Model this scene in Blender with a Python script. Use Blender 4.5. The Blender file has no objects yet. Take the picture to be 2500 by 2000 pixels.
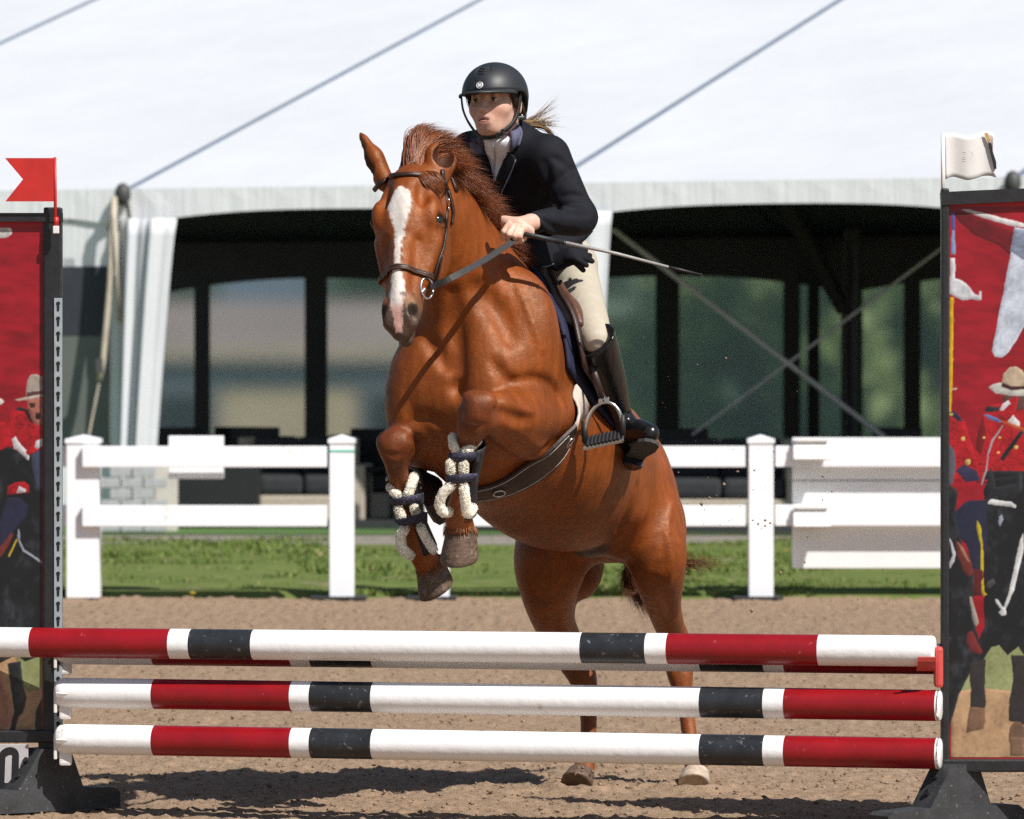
import bpy, bmesh, math, random
import numpy as np
from mathutils import Vector, Matrix

random.seed(7)
rng = np.random.default_rng(7)
scene = bpy.context.scene
COL = scene.collection

# ------------------------------------------------------------------ camera, sky, sun, exposure
F_PX, CX, HY, CH = 13889.0, 1250.0, 887.0, 1.43      # 200 mm lens, eye 1.43 m above the arena
cam_d = bpy.data.cameras.new("camera")
cam_d.lens = 200.0
cam_d.sensor_width = 36.0
cam_d.shift_y = -0.0452
cam_d.clip_start = 0.5
cam_d.clip_end = 2000.0
cam_d.dof.use_dof = True
cam_d.dof.focus_distance = 17.9
cam_d.dof.aperture_fstop = 8.0
cam = bpy.data.objects.new("camera", cam_d)
cam.location = (0, 0, CH)
cam.rotation_euler = (math.radians(90), 0, 0)
COL.objects.link(cam)
scene.camera = cam

SUN_EL, SUN_AZ = math.radians(48), math.radians(138)   # azimuth clockwise from the view direction
to_sun = Vector((math.sin(SUN_AZ) * math.cos(SUN_EL), math.cos(SUN_AZ) * math.cos(SUN_EL), math.sin(SUN_EL)))
world = bpy.data.worlds.new("World")
scene.world = world
world.use_nodes = True
wn = world.node_tree
sky = wn.nodes.new("ShaderNodeTexSky")
sky.sky_type = 'NISHITA'
sky.sun_disc = False
sky.sun_elevation = SUN_EL
sky.sun_rotation = SUN_AZ
bg = wn.nodes["Background"]
bg.inputs["Strength"].default_value = 0.068
wn.links.new(sky.outputs[0], bg.inputs["Color"])
sun_d = bpy.data.lights.new("sun", 'SUN')
sun_d.energy = 5.0
sun_d.angle = math.radians(0.53)
sun_d.color = (1.0, 0.965, 0.915)
sun = bpy.data.objects.new("sun", sun_d)
sun.rotation_euler = to_sun.to_track_quat('Z', 'Y').to_euler()
sun.location = (20, -10, 40)
COL.objects.link(sun)
scene.view_settings.view_transform = 'Standard'
scene.view_settings.look = 'None'
scene.view_settings.exposure = 0.32
scene.view_settings.gamma = 1.0
scene.cycles.use_denoising = False
scene.cycles.max_bounces = 8
scene.cycles.transparent_max_bounces = 12
scene.cycles.sample_clamp_indirect = 6.0


# ------------------------------------------------------------------ helpers
def W(px, py, d):
    """The place at distance d that lies at photo pixel (px, py)."""
    return np.array(((px - CX) / F_PX * d, d, CH - (py - HY) / F_PX * d))


def s2l(r, g, b):
    f = lambda c: (c / 255 / 12.92) if c <= 10 else ((c / 255 + 0.055) / 1.055) ** 2.4
    return (f(r), f(g), f(b))


def unit(v):
    v = np.asarray(v, float)
    return v / (np.linalg.norm(v) + 1e-12)


MATS = {}


def mat(name, col, rough=0.6, var=0.12, scale=12.0, bump=0.0, bscale=150.0, metal=0.0, spec=0.5, sheen=0.0,
        coat=0.0, attr=None, stretch=(1, 1, 1), col2=None, spots=None, spot_scale=40.0, spot_amt=0.6, trans=0.0, bdist=0.004):
    if name in MATS:
        return MATS[name]
    m = bpy.data.materials.new(name)
    m.use_nodes = True
    nt = m.node_tree
    N, L = nt.nodes, nt.links
    p = N["Principled BSDF"]
    tc = N.new("ShaderNodeTexCoord")
    mp = N.new("ShaderNodeMapping")
    mp.inputs["Scale"].default_value = stretch
    L.new(tc.outputs["Object"], mp.inputs["Vector"])
    nz = N.new("ShaderNodeTexNoise")
    nz.inputs["Scale"].default_value = scale
    nz.inputs["Detail"].default_value = 6
    nz.inputs["Roughness"].default_value = 0.6
    L.new(mp.outputs[0], nz.inputs["Vector"])
    rp = N.new("ShaderNodeMapRange")
    rp.inputs[1].default_value = 0.3
    rp.inputs[2].default_value = 0.7
    L.new(nz.outputs["Fac"], rp.inputs[0])
    mx = N.new("ShaderNodeMix")
    mx.data_type = 'RGBA'
    L.new(rp.outputs[0], mx.inputs["Factor"])
    if attr:
        at = N.new("ShaderNodeAttribute")
        at.attribute_name = attr
        lo = N.new("ShaderNodeVectorMath"); lo.operation = 'SCALE'; lo.inputs["Scale"].default_value = 1 - var
        hi = N.new("ShaderNodeVectorMath"); hi.operation = 'SCALE'; hi.inputs["Scale"].default_value = 1 + var
        L.new(at.outputs["Color"], lo.inputs[0]); L.new(at.outputs["Color"], hi.inputs[0])
        L.new(lo.outputs[0], mx.inputs["A"]); L.new(hi.outputs[0], mx.inputs["B"])
    else:
        c2 = col2 if col2 else tuple(min(1, c * (1 + var)) for c in col)
        c1 = col if col2 else tuple(c * (1 - var) for c in col)
        mx.inputs["A"].default_value = (*c1, 1)
        mx.inputs["B"].default_value = (*c2, 1)
    out = mx.outputs["Result"]
    if spots:
        n2 = N.new("ShaderNodeTexNoise")
        n2.inputs["Scale"].default_value = spot_scale
        n2.inputs["Detail"].default_value = 8
        n2.inputs["Roughness"].default_value = 0.7
        L.new(tc.outputs["Object"], n2.inputs["Vector"])
        r2 = N.new("ShaderNodeMapRange")
        r2.inputs[1].default_value = spot_amt
        r2.inputs[2].default_value = spot_amt + 0.06
        L.new(n2.outputs["Fac"], r2.inputs[0])
        m2 = N.new("ShaderNodeMix"); m2.data_type = 'RGBA'
        L.new(r2.outputs[0], m2.inputs["Factor"])
        L.new(out, m2.inputs["A"])
        m2.inputs["B"].default_value = (*spots, 1)
        out = m2.outputs["Result"]
    L.new(out, p.inputs["Base Color"])
    p.inputs["Roughness"].default_value = rough
    p.inputs["Metallic"].default_value = metal
    p.inputs["Specular IOR Level"].default_value = spec
    p.inputs["Sheen Weight"].default_value = sheen
    p.inputs["Coat Weight"].default_value = coat
    p.inputs["Coat Roughness"].default_value = 0.2
    if trans:
        p.inputs["Subsurface Weight"].default_value = trans
        p.inputs["Subsurface Radius"].default_value = (0.01, 0.004, 0.002)
    if bump:
        nb = N.new("ShaderNodeTexNoise")
        nb.inputs["Scale"].default_value = bscale
        nb.inputs["Detail"].default_value = 5
        L.new(mp.outputs[0], nb.inputs["Vector"])
        bp = N.new("ShaderNodeBump")
        bp.inputs["Strength"].default_value = bump
        bp.inputs["Distance"].default_value = bdist
        L.new(nb.outputs["Fac"], bp.inputs["Height"])
        L.new(bp.outputs[0], p.inputs["Normal"])
    MATS[name] = m
    return m


def me_from(name, V, Fc, smooth=False):
    m = bpy.data.meshes.new(name)
    if isinstance(Fc, np.ndarray):
        n, k = Fc.shape
        m.vertices.add(len(V))
        m.vertices.foreach_set("co", np.asarray(V, np.float32).ravel())
        m.loops.add(n * k)
        m.loops.foreach_set("vertex_index", Fc.astype(np.int32).ravel())
        m.polygons.add(n)
        m.polygons.foreach_set("loop_start", np.arange(0, n * k, k, dtype=np.int32))
        m.polygons.foreach_set("loop_total", np.full(n, k, np.int32))
        m.update(calc_edges=True)
    else:
        m.from_pydata([tuple(map(float, v)) for v in V], [], Fc)
        m.update()
    if smooth:
        m.polygons.foreach_set("use_smooth", np.ones(len(m.polygons), bool))
    return m


def obj(name, me, material=None, parent=None, kind=None, label=None, cat=None, group=None):
    o = bpy.data.objects.new(name, me)
    COL.objects.link(o)
    if material is not None and me is not None and not me.materials:
        me.materials.append(material)
    if parent is not None:
        o.parent = parent
        M = Matrix.Identity(4)
        q = parent
        while q is not None:
            if q.type == 'EMPTY':
                M = Matrix.Translation(q.location)
            q = q.parent
        o.matrix_parent_inverse = M.inverted() if parent.type == 'EMPTY' else Matrix.Identity(4)
    if kind: o["kind"] = kind
    if label: o["label"] = label
    if cat: o["category"] = cat
    if group: o["group"] = group
    return o


def thing(name, label, cat, loc=(0, 0, 0), group=None):
    o = bpy.data.objects.new(name, None)
    o.empty_display_size = 0.1
    o.location = tuple(map(float, loc))
    COL.objects.link(o)
    o["label"] = label
    o["category"] = cat
    if group: o["group"] = group
    return o


class MB:
    """collects simple solids into one mesh"""
    def __init__(s): s.V, s.F = [], []

    def add(s, V, F):
        n = len(s.V)
        s.V += [tuple(map(float, v)) for v in V]
        s.F += [tuple(i + n for i in f) for f in F]
        return s

    def box(s, c, size, R=None, bev=0.0):
        hx, hy, hz = [0.5 * a for a in size]
        if bev <= 0:
            P = [(x, y, z) for z in (-hz, hz) for y in (-hy, hy) for x in (-hx, hx)]
            F = [(0, 2, 3, 1), (4, 5, 7, 6), (0, 1, 5, 4), (2, 6, 7, 3), (0, 4, 6, 2), (1, 3, 7, 5)]
        else:
            bm = bmesh.new()
            bmesh.ops.create_cube(bm, size=1.0)
            for v in bm.verts:
                v.co = Vector((v.co.x * size[0], v.co.y * size[1], v.co.z * size[2]))
            bmesh.ops.bevel(bm, geom=list(bm.edges), offset=bev, segments=2, affect='EDGES', profile=0.6)
            bm.verts.index_update()
            P = [tuple(v.co) for v in bm.verts]
            F = [tuple(v.index for v in f.verts) for f in bm.faces]
            bm.free()
        P = np.array(P)
        if R is not None: P = P @ np.array(R)       # rows of R = box axes in the world
        return s.add(P + np.array(c), F)

    def bar(s, a, b, w, h, up=(0, 0, 1), bev=0.0):
        a, b = np.array(a, float), np.array(b, float)
        x = unit(b - a); y = unit(np.cross(up, x)); z = np.cross(x, y)
        return s.box((a + b) / 2, (np.linalg.norm(b - a), w, h), np.array([x, y, z]), bev)

    def tube(s, pts, rad, n=8, caps=True, closed=False):
        pts = [np.array(p, float) for p in pts]
        k = len(pts)
        rad = [rad] * k if np.isscalar(rad) else list(rad)
        V, F = [], []
        ref = None
        for i in range(k):
            t = unit(pts[(i + 1) % k] - pts[i - 1]) if closed else unit(pts[min(i + 1, k - 1)] - pts[max(i - 1, 0)])
            if ref is None:
                ref = np.array((0, 0, 1.0)) if abs(t[2]) < 0.9 else np.array((1.0, 0, 0))
            x = unit(ref - t * np.dot(ref, t)); y = np.cross(t, x); ref = x
            for j in range(n):
                a = 2 * math.pi * j / n
                V.append(pts[i] + rad[i] * (math.cos(a) * x + math.sin(a) * y))
        m = k if closed else k - 1
        for i in range(m):
            for j in range(n):
                a, b = i * n + j, i * n + (j + 1) % n
                c, d = ((i + 1) % k) * n + (j + 1) % n, ((i + 1) % k) * n + j
                F.append((a, b, c, d))
        if caps and not closed:
            F.append(tuple(range(n - 1, -1, -1)))
            F.append(tuple((k - 1) * n + j for j in range(n)))
        return s.add(V, F)

    def prism(s, poly, ex):
        """extrude a 3D polygon by vector ex"""
        P = [np.array(p, float) for p in poly]; n = len(P); ex = np.array(ex)
        V = P + [p + ex for p in P]
        F = [tuple(range(n)), tuple(range(2 * n - 1, n - 1, -1))] + [(i, (i + 1) % n + 0, (i + 1) % n + n, i + n) for i in range(n)]
        F[2:] = [(i, i + n, (i + 1) % n + n, (i + 1) % n) for i in range(n)]
        return s.add(V, F)

    def ell(s, c, R, rad, nu=12, nv=8):
        V, F = [], []
        R = np.array(R)
        for j in range(nv + 1):
            th = math.pi * j / nv
            for i in range(nu):
                ph = 2 * math.pi * i / nu
                l = np.array((rad[0] * math.sin(th) * math.cos(ph), rad[1] * math.sin(th) * math.sin(ph), rad[2] * math.cos(th)))
                V.append(np.array(c) + l @ R)
        for j in range(nv):
            for i in range(nu):
                F.append((j * nu + i, (j + 1) * nu + i, (j + 1) * nu + (i + 1) % nu, j * nu + (i + 1) % nu))
        return s.add(V, F)

    def mesh(s, name, smooth=False):
        m = me_from(name, s.V, s.F, smooth)
        bm = bmesh.new(); bm.from_mesh(m)
        bmesh.ops.recalc_face_normals(bm, faces=bm.faces)
        bm.to_mesh(m); bm.free()
        if smooth:
            m.polygons.foreach_set("use_smooth", np.ones(len(m.polygons), bool))
        return m

    def obj(s, name, material, parent=None, smooth=False, **k):
        return obj(name, s.mesh(name, smooth), material, parent, **k)


def vnoise(x, y, seed=0):
    """2D value noise on arrays"""
    xi, yi = np.floor(x).astype(np.int64), np.floor(y).astype(np.int64)
    fx, fy = x - xi, y - yi
    fx, fy = fx * fx * (3 - 2 * fx), fy * fy * (3 - 2 * fy)
    def h(a, b):
        n = (a * 374761393 + b * 668265263 + seed * 144269504) & 0x7fffffff
        n = ((n ^ (n >> 13)) * 1274126177) & 0x7fffffff
        return ((n ^ (n >> 16)) & 0xffff) / 65535.0
    return (h(xi, yi) * (1 - fx) + h(xi + 1, yi) * fx) * (1 - fy) + (h(xi, yi + 1) * (1 - fx) + h(xi + 1, yi + 1) * fx) * fy


# ------------------------------------------------------------------ soft solids: sculpting with blended volumes
class SDF:
    def __init__(s, lo, hi, h):
        s.lo = np.array(lo, float); s.h = h
        s.n = np.ceil((np.array(hi) - s.lo) / h).astype(int) + 1
        s.F = np.full(tuple(s.n), 0.5, np.float32)

    def win(s, lo, hi):
        a = np.clip(np.floor((np.array(lo) - s.lo) / s.h).astype(int), 0, s.n)
        b = np.clip(np.ceil((np.array(hi) - s.lo) / s.h).astype(int) + 1, 0, s.n)
        sl = tuple(slice(a[i], b[i]) for i in range(3))
        ax = [(s.lo[i] + s.h * np.arange(a[i], b[i])).astype(np.float32) for i in range(3)]
        return sl, ax[0][:, None, None], ax[1][None, :, None], ax[2][None, None, :]

    def blend(s, sl, d, k, sub):
        A = s.F[sl]
        if A.size == 0: return
        if sub:
            t = np.clip(0.5 - 0.5 * (A + d) / k, 0, 1)
            s.F[sl] = A * (1 - t) - d * t + k * t * (1 - t)
        else:
            t = np.clip(0.5 + 0.5 * (d - A) / k, 0, 1)
            s.F[sl] = d * (1 - t) + A * t - k * t * (1 - t)

    def cone(s, a, b, ra, rb, k=0.03, sub=False, flat=None, f=1.0):
        """tapered capsule; flat/f squeezes the section along an axis"""
        a, b = np.array(a, float), np.array(b, float)
        m = max(ra, rb) * max(1, f) + k * 1.5 + 2 * s.h
        sl, X, Y, Z = s.win(np.minimum(a, b) - m, np.maximum(a, b) + m)
        px, py, pz = X - a[0], Y - a[1], Z - a[2]
        ba = b - a
        t = np.clip((px * ba[0] + py * ba[1] + pz * ba[2]) / max(ba @ ba, 1e-9), 0, 1)
        qx, qy, qz = px - t * ba[0], py - t * ba[1], pz - t * ba[2]
        if flat is not None:
            g = unit(flat); w = (qx * g[0] + qy * g[1] + qz * g[2]) * (1 / f - 1)
            qx, qy, qz = qx + w * g[0], qy + w * g[1], qz + w * g[2]
        d = np.sqrt(qx * qx + qy * qy + qz * qz) - (ra + (rb - ra) * t)
        if flat is not None: d = d * min(1, 0.5 + 0.5 * f)
        s.blend(sl, d.astype(np.float32), k, sub)

    def chain(s, pts, k=0.03, flat=None, f=1.0, sub=False):
        """one smooth limb: a spline through the joints with a radius at each, blended in once"""
        A = np.array([np.append(p, r) for p, r in pts])
        A = spline(A, max(6, len(pts) * 4))
        m = A[:, 3].max() * max(1, f) + k * 1.5 + 2 * s.h
        sl, X, Y, Z = s.win(A[:, :3].min(0) - m, A[:, :3].max(0) + m)
        best = None
        g = unit(flat) if flat is not None else None
        for a, b in zip(A[:-1], A[1:]):
            px, py, pz = X - a[0], Y - a[1], Z - a[2]
            ba = b[:3] - a[:3]
            t = np.clip((px * ba[0] + py * ba[1] + pz * ba[2]) / max(ba @ ba, 1e-9), 0, 1)
            qx, qy, qz = px - t * ba[0], py - t * ba[1], pz - t * ba[2]
            if g is not None:
                w = (qx * g[0] + qy * g[1] + qz * g[2]) * (1 / f - 1)
                qx, qy, qz = qx + w * g[0], qy + w * g[1], qz + w * g[2]
            d = (np.sqrt(qx * qx + qy * qy + qz * qz) - (a[3] + (b[3] - a[3]) * t)).astype(np.float32)
            best = d if best is None else np.minimum(best, d)
        if g is not None: best = best * min(1, 0.5 + 0.5 * f)
        s.blend(sl, best, k, sub)

    def ell(s, c, R, rad, k=0.03, sub=False):
        c = np.array(c, float); R = np.array([unit(r) for r in R]); rad = np.array(rad, float)
        ext = np.sqrt(((R.T * rad) ** 2).sum(1)) + k * 1.5 + 2 * s.h
        sl, X, Y, Z = s.win(c - ext, c + ext)
        px, py, pz = X - c[0], Y - c[1], Z - c[2]
        u = [(px * R[i, 0] + py * R[i, 1] + pz * R[i, 2]) for i in range(3)]
        k0 = np.sqrt(sum((u[i] / rad[i]) ** 2 for i in range(3)))
        k1 = np.sqrt(sum((u[i] / rad[i] ** 2) ** 2 for i in range(3))) + 1e-6
        s.blend(sl, (k0 * (k0 - 1) / k1).astype(np.float32), k, sub)

    def sample(s, P):
        P = np.atleast_2d(P)
        q = (P - s.lo) / s.h
        q = np.clip(q, 0, s.n - 1.001)
        i = np.floor(q).astype(int); f = q - i
        r = 0
        for dx in (0, 1):
            for dy in (0, 1):
                for dz in (0, 1):
                    w = (f[:, 0] if dx else 1 - f[:, 0]) * (f[:, 1] if dy else 1 - f[:, 1]) * (f[:, 2] if dz else 1 - f[:, 2])
                    r = r + w * s.F[i[:, 0] + dx, i[:, 1] + dy, i[:, 2] + dz]
        return r

    def normal(s, P):
        P = np.array(P, float); e = s.h * 1.5
        g = np.array([(s.sample(P + d * e) - s.sample(P - d * e))[0] for d in np.eye(3)])
        return unit(g)

    def cast(s, o, dvec, L):
        """first surface point from o along dvec within L"""
        o = np.array(o, float); dvec = unit(dvec)
        t = np.arange(0, L, s.h * 0.5)
        v = s.sample(o + t[:, None] * dvec)
        w = np.where((v[:-1] > 0) & (v[1:] <= 0))[0]
        if len(w) == 0:
            return o + dvec * t[int(np.argmin(v))]
        i = w[0]
        tt = t[i] + (t[i + 1] - t[i]) * v[i] / (v[i] - v[i + 1])
        return o + dvec * tt

    def hit(s, px, py, d0, d1):
        a, b = W(px, py, d0), W(px, py, d1)
        return s.cast(a, b - a, np.linalg.norm(b - a))

    def mesh(s, smooth=2):
        Fv = s.F; h = s.h
        S = Fv < 0
        n = np.array(S.shape) - 1
        cnt = np.zeros(tuple(n), np.int8)
        for dx in (0, 1):
            for dy in (0, 1):
                for dz in (0, 1):
                    cnt += S[dx:n[0] + dx, dy:n[1] + dy, dz:n[2] + dz]
        C = np.argwhere((cnt > 0) & (cnt < 8))
        del cnt
        acc = np.zeros((len(C), 3)); num = np.zeros(len(C))
        cor = [(0, 0, 0), (1, 0, 0), (0, 1, 0), (1, 1, 0), (0, 0, 1), (1, 0, 1), (0, 1, 1), (1, 1, 1)]
        val = [Fv[C[:, 0] + c[0], C[:, 1] + c[1], C[:, 2] + c[2]].astype(float) for c in cor]
        for i in range(8):
            for j in range(i + 1, 8):
                if sum(abs(cor[i][q] - cor[j][q]) for q in range(3)) != 1: continue
                m = (val[i] < 0) != (val[j] < 0)
                t = np.where(m, val[i] / np.where(m, val[i] - val[j], 1), 0)
                p = np.array(cor[i]) + t[:, None] * (np.array(cor[j]) - np.array(cor[i]))
                acc += p * m[:, None]; num += m
        V = s.lo + h * (C + acc / num[:, None])
        idx = np.full(tuple(n), -1, np.int32)
        idx[C[:, 0], C[:, 1], C[:, 2]] = np.arange(len(C))
        Q = []
        for ax in range(3):
            o1, o2 = [(1, 2), (2, 0), (0, 1)][ax]
            sa = [slice(1, -1)] * 3; sb = [slice(1, -1)] * 3
            sa[ax] = slice(0, -1); sb[ax] = slice(1, None)
            A, B = S[tuple(sa)], S[tuple(sb)]
            E = np.argwhere(A != B)
            E[:, o1] += 1; E[:, o2] += 1
            fl = S[E[:, 0], E[:, 1], E[:, 2]]
            def at(d1, d2):
                q = E.copy(); q[:, o1] += d1; q[:, o2] += d2
                return idx[q[:, 0], q[:, 1], q[:, 2]]
            q4 = np.stack([at(-1, -1), at(0, -1), at(0, 0), at(-1, 0)], 1)
            q4[~fl] = q4[~fl][:, ::-1]
            Q.append(q4)
        Q = np.concatenate(Q)
        Q = Q[(Q >= 0).all(1)]
        for _ in range(smooth):
            a = np.zeros_like(V); c = np.zeros(len(V))
            for i in range(4):
                for j in (1, 3):
                    np.add.at(a, Q[:, i], V[Q[:, (i + j) % 4]]); np.add.at(c, Q[:, i], 1)
            V = V * 0.45 + 0.55 * a / np.maximum(c, 1)[:, None]
        return V, Q


def color_attr(me, C):
    a = me.color_attributes.new("coat", 'FLOAT_COLOR', 'POINT')
    a.data.foreach_set("color", np.concatenate([C, np.ones((len(C), 1))], 1).astype(np.float32).ravel())


def resample(pl, n):
    pl = np.array(pl, float)
    L = np.concatenate([[0], np.cumsum(np.linalg.norm(np.diff(pl[:, :2] if pl.shape[1] > 3 else pl, axis=0), axis=1))])
    t = np.linspace(0, L[-1], n)
    return np.stack([np.interp(t, L, pl[:, i]) for i in range(pl.shape[1])], 1)


def spline(pl, n):
    """Catmull-Rom through the points"""
    P = np.array(pl, float)
    P = np.concatenate([[2 * P[0] - P[1]], P, [2 * P[-1] - P[-2]]])
    out = []
    for t in np.linspace(0, len(P) - 3 - 1e-6, n):
        i = int(t); f = t - i
        a, b, c, d = P[i:i + 4]
        out.append(0.5 * (2 * b + (c - a) * f + (2 * a - 5 * b + 4 * c - d) * f * f + (3 * b - a - 3 * c + d) * f ** 3))
    return np.array(out)


def shell(G, Nn, off, thick):
    """grid of surface points G[n][m] with normals -> closed thin slab"""
    n, m = G.shape[:2]
    top = G + Nn * (off + thick); bot = G + Nn * off
    V = np.concatenate([top.reshape(-1, 3), bot.reshape(-1, 3)])
    k = n * m; F = []
    for i in range(n - 1):
        for j in range(m - 1):
            a, b, c, d = i * m + j, i * m + j + 1, (i + 1) * m + j + 1, (i + 1) * m + j
            F += [(a, b, c, d), (d + k, c + k, b + k, a + k)]
    rim = [j for j in range(m)] + [i * m + m - 1 for i in range(1, n)] + [(n - 1) * m + j for j in range(m - 2, -1, -1)] + [i * m for i in range(n - 2, 0, -1)]
    for a, b in zip(rim, rim[1:] + rim[:1]):
        F.append((b, a, a + k, b + k))
    return V, F


def strap(P, Nn, w, t, lift=0.0, mb=None):
    """flat strap along points P with surface normals Nn"""
    P, Nn = np.array(P, float), np.array(Nn, float)
    k = len(P); w = [w] * k if np.isscalar(w) else w
    G = np.zeros((k, 3, 3)); NN = np.zeros((k, 3, 3))
    for i in range(k):
        tg = unit(P[min(i + 1, k - 1)] - P[max(i - 1, 0)])
        sd = unit(np.cross(Nn[i], tg))
        for j, q in enumerate((-0.5, 0, 0.5)):
            G[i, j] = P[i] + sd * q * w[i]; NN[i, j] = unit(Nn[i] * 1.0)
        G[i, 1] += Nn[i] * t * 0.35
    V, F = shell(G, NN, lift, t)
    return (mb or MB()).add(V, F)


def strands(roots, tips, mids, w0, seg=5, seed=1, sides=3, wave=0.0):
    """hair: quadratic arcs as slim tapered three sided tubes, one numpy mesh"""
    r = np.random.default_rng(seed)
    n = len(roots)
    roots, tips, mids = map(np.asarray, (roots, tips, mids))
    T = np.linspace(0, 1, seg + 1)
    V = np.zeros((n, seg + 1, sides, 3))
    ph = r.random(n) * 6.28
    tan0 = tips - roots
    x = np.cross(tan0, r.normal(size=(n, 3))); x /= np.linalg.norm(x, axis=1)[:, None] + 1e-9
    y = np.cross(tan0, x); y /= np.linalg.norm(y, axis=1)[:, None] + 1e-9
    w = np.broadcast_to(w0, (n,))
    for i, t in enumerate(T):
        c = roots * (1 - t) ** 2 + mids * 2 * t * (1 - t) + tips * t * t
        if wave: c = c + (wave * t) * (np.sin(t * 7 + ph * 0.35)[:, None] * x + np.cos(t * 6 + ph * 0.35)[:, None] * y * 0.7)
        rad = w * (1 - 0.93 * t ** 1.5)
        for j in range(sides):
            a = 6.2832 * j / sides
            V[:, i, j] = c + rad[:, None] * (math.cos(a) * x + math.sin(a) * y)
    global STRAND_ROWS
    STRAND_ROWS = (seg + 1) * sides
    base = (np.arange(n) * (seg + 1) * sides)[:, None]
    Fq = []
    for i in range(seg):
        for j in range(sides):
            Fq.append(base + np.array([i * sides + j, i * sides + (j + 1) % sides, (i + 1) * sides + (j + 1) % sides, (i + 1) * sides + j]))
    return V.reshape(-1, 3), np.concatenate(Fq)



def hair_colors(me, n, col, seed, lo=0.55, hi=1.5, clump=None):
    """every hair a little lighter or darker than its neighbours, locks sharing a tone"""
    r = np.random.default_rng(seed)
    w = lo + (hi - lo) * r.random(n) ** 1.3
    if clump is not None: w = w * (0.7 + 0.6 * np.random.default_rng(seed + 1).random(200)[clump.astype(int) % 200])
    c = np.array(col)[None] * w[:, None] * (1 + 0.15 * r.normal(size=(n, 1)) * np.array((0, 1, 1.3)))
    color_attr(me, np.repeat(np.clip(c, 0, 1), STRAND_ROWS, 0))


def sst(a, b, x):
    t = np.clip((x - a) / (b - a), 0, 1)
    return t * t * (3 - 2 * t)


# ------------------------------------------------------------------ ground
def fbm(x, y, sc, oc=4, seed=0):
    r = 0; a = 1.0; tot = 0
    for i in range(oc):
        r = r + a * vnoise(x * sc, y * sc, seed + i); tot += a; a *= 0.55; sc *= 2.1
    return r / tot


def axis_pts(segs):
    out = []
    for a, b, st in segs:
        out += list(np.arange(a, b - 1e-6, st))
    out.append(segs[-1][1])
    return np.array(out)


FY = 34.95                                                # where the sand meets the grass
gx = axis_pts([(-80, -10, 5), (-10, -2.6, 0.2), (-2.6, 2.6, 0.016), (2.6, 10, 0.2), (10, 80, 5)])
gy = axis_pts([(-30, 10, 4), (10, 15.5, 0.25), (15.5, 21.5, 0.028), (21.5, 26, 0.06), (26, FY, 0.12)])
GX, GY = np.meshgrid(gx, gy, indexing='ij')
fade = np.clip((3.2 - np.abs(GX)) / 0.6, 0, 1) * np.clip((GY - 14.5) / 1.0, 0, 1)
n_big = fbm(GX, GY, 1.6, 3, 11) - 0.5
n_med = fbm(GX, GY, 9.0, 3, 5) - 0.5
n_fine = fbm(GX, GY, 34.0, 3, 8)
GZ = fade * (0.028 * n_big + 0.022 * n_med + 0.026 * np.clip(n_fine - 0.45, 0, 1) ** 1.0 * 1.5)
GZ -= fade * 0.012
for hx, hy in ((0.245, 19.26), (0.625, 19.26)):                # hooves press into the sand
    r2 = (GX - hx) ** 2 + ((GY - hy) * 0.8) ** 2
    GZ += 0.022 * np.exp(-((np.sqrt(r2) - 0.11) / 0.035) ** 2) * fade
def grid_mesh(name, X, Y, Z, smooth=True):
    n, m = X.shape
    V = np.stack([X, Y, Z], -1).reshape(-1, 3)
    i, j = np.meshgrid(np.arange(n - 1), np.arange(m - 1), indexing='ij')
    a = (i * m + j).ravel()
    return me_from(name, V, np.stack([a, a + m, a + m + 1, a + 1], 1), smooth)
M_sand = mat("arena_sand", (0.215, 0.145, 0.092), rough=0.95, col2=(0.375, 0.262, 0.175), scale=34, bump=1.0, bscale=190, bdist=0.007, spec=0.15, spots=(0.13, 0.085, 0.055), spot_scale=26, spot_amt=0.585)
obj("sand_arena", grid_mesh("sand_arena", GX, GY, GZ), M_sand, kind="structure")
# loose clods of sand
n = 38000
cy = 15.6 + 19 * rng.random(n) ** 1.5; cx = (rng.random(n) - 0.5) * 0.20 * cy
sz = 0.002 + 0.007 * rng.random(n) ** 4
octa = np.array([(1, 0, 0), (-1, 0, 0), (0, 1, 0), (0, -1, 0), (0, 0, 1), (0, 0, -1)], float)
of = np.array([(0, 2, 4), (2, 1, 4), (1, 3, 4), (3, 0, 4), (2, 0, 5), (1, 2, 5), (3, 1, 5), (0, 3, 5)])
ix = np.clip(np.searchsorted(gx, cx), 0, len(gx) - 1); iy = np.clip(np.searchsorted(gy, cy), 0, len(gy) - 1)
cz = GZ[ix, iy] + sz * 0.2
V = np.stack([cx, cy, cz], 1)[:, None, :] + octa[None] * sz[:, None, None] * (0.4 + 1.1 * rng.random((n, 6, 1))) * np.array((1.2, 1.2, 0.7))
obj("sand_clods", me_from("sand_clods", V.reshape(-1, 3), (of[None] + 6 * np.arange(n)[:, None, None]).reshape(-1, 3)), mat("sand_clod", (0.17, 0.115, 0.075), rough=1.0, col2=(0.32, 0.23, 0.16), scale=9, spec=0.1), kind="stuff",
    label="loose clods of tan sand lying all over the arena", cat="sand")
# grit thrown up by the hind feet
n = 330
fx = np.concatenate([1405 + 55 * rng.normal(size=150), 1750 + 160 * rng.normal(size=270)]); fy = np.concatenate([1895 - 30 * np.abs(rng.normal(size=150)), 1250 + 150 * rng.normal(size=270)])
fd = 19.0 + 0.5 * rng.random(n)
sz = 0.0012 + 0.006 * rng.random(n) ** 5
Pc = np.array([W(a, min(b, 1900), c) for a, b, c in zip(fx, fy, fd)])
V = Pc[:, None, :] + octa[None] * sz[:, None, None] * (0.6 + 0.8 * rng.random((n, 6, 1)))
obj("flying_grit", me_from("flying_grit", V.reshape(-1, 3), (of[None] + 6 * np.arange(n)[:, None, None]).reshape(-1, 3)), MATS["sand_clod"], kind="stuff",
    label="grains of sand kicked into the air behind the horse", cat="sand")

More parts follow.
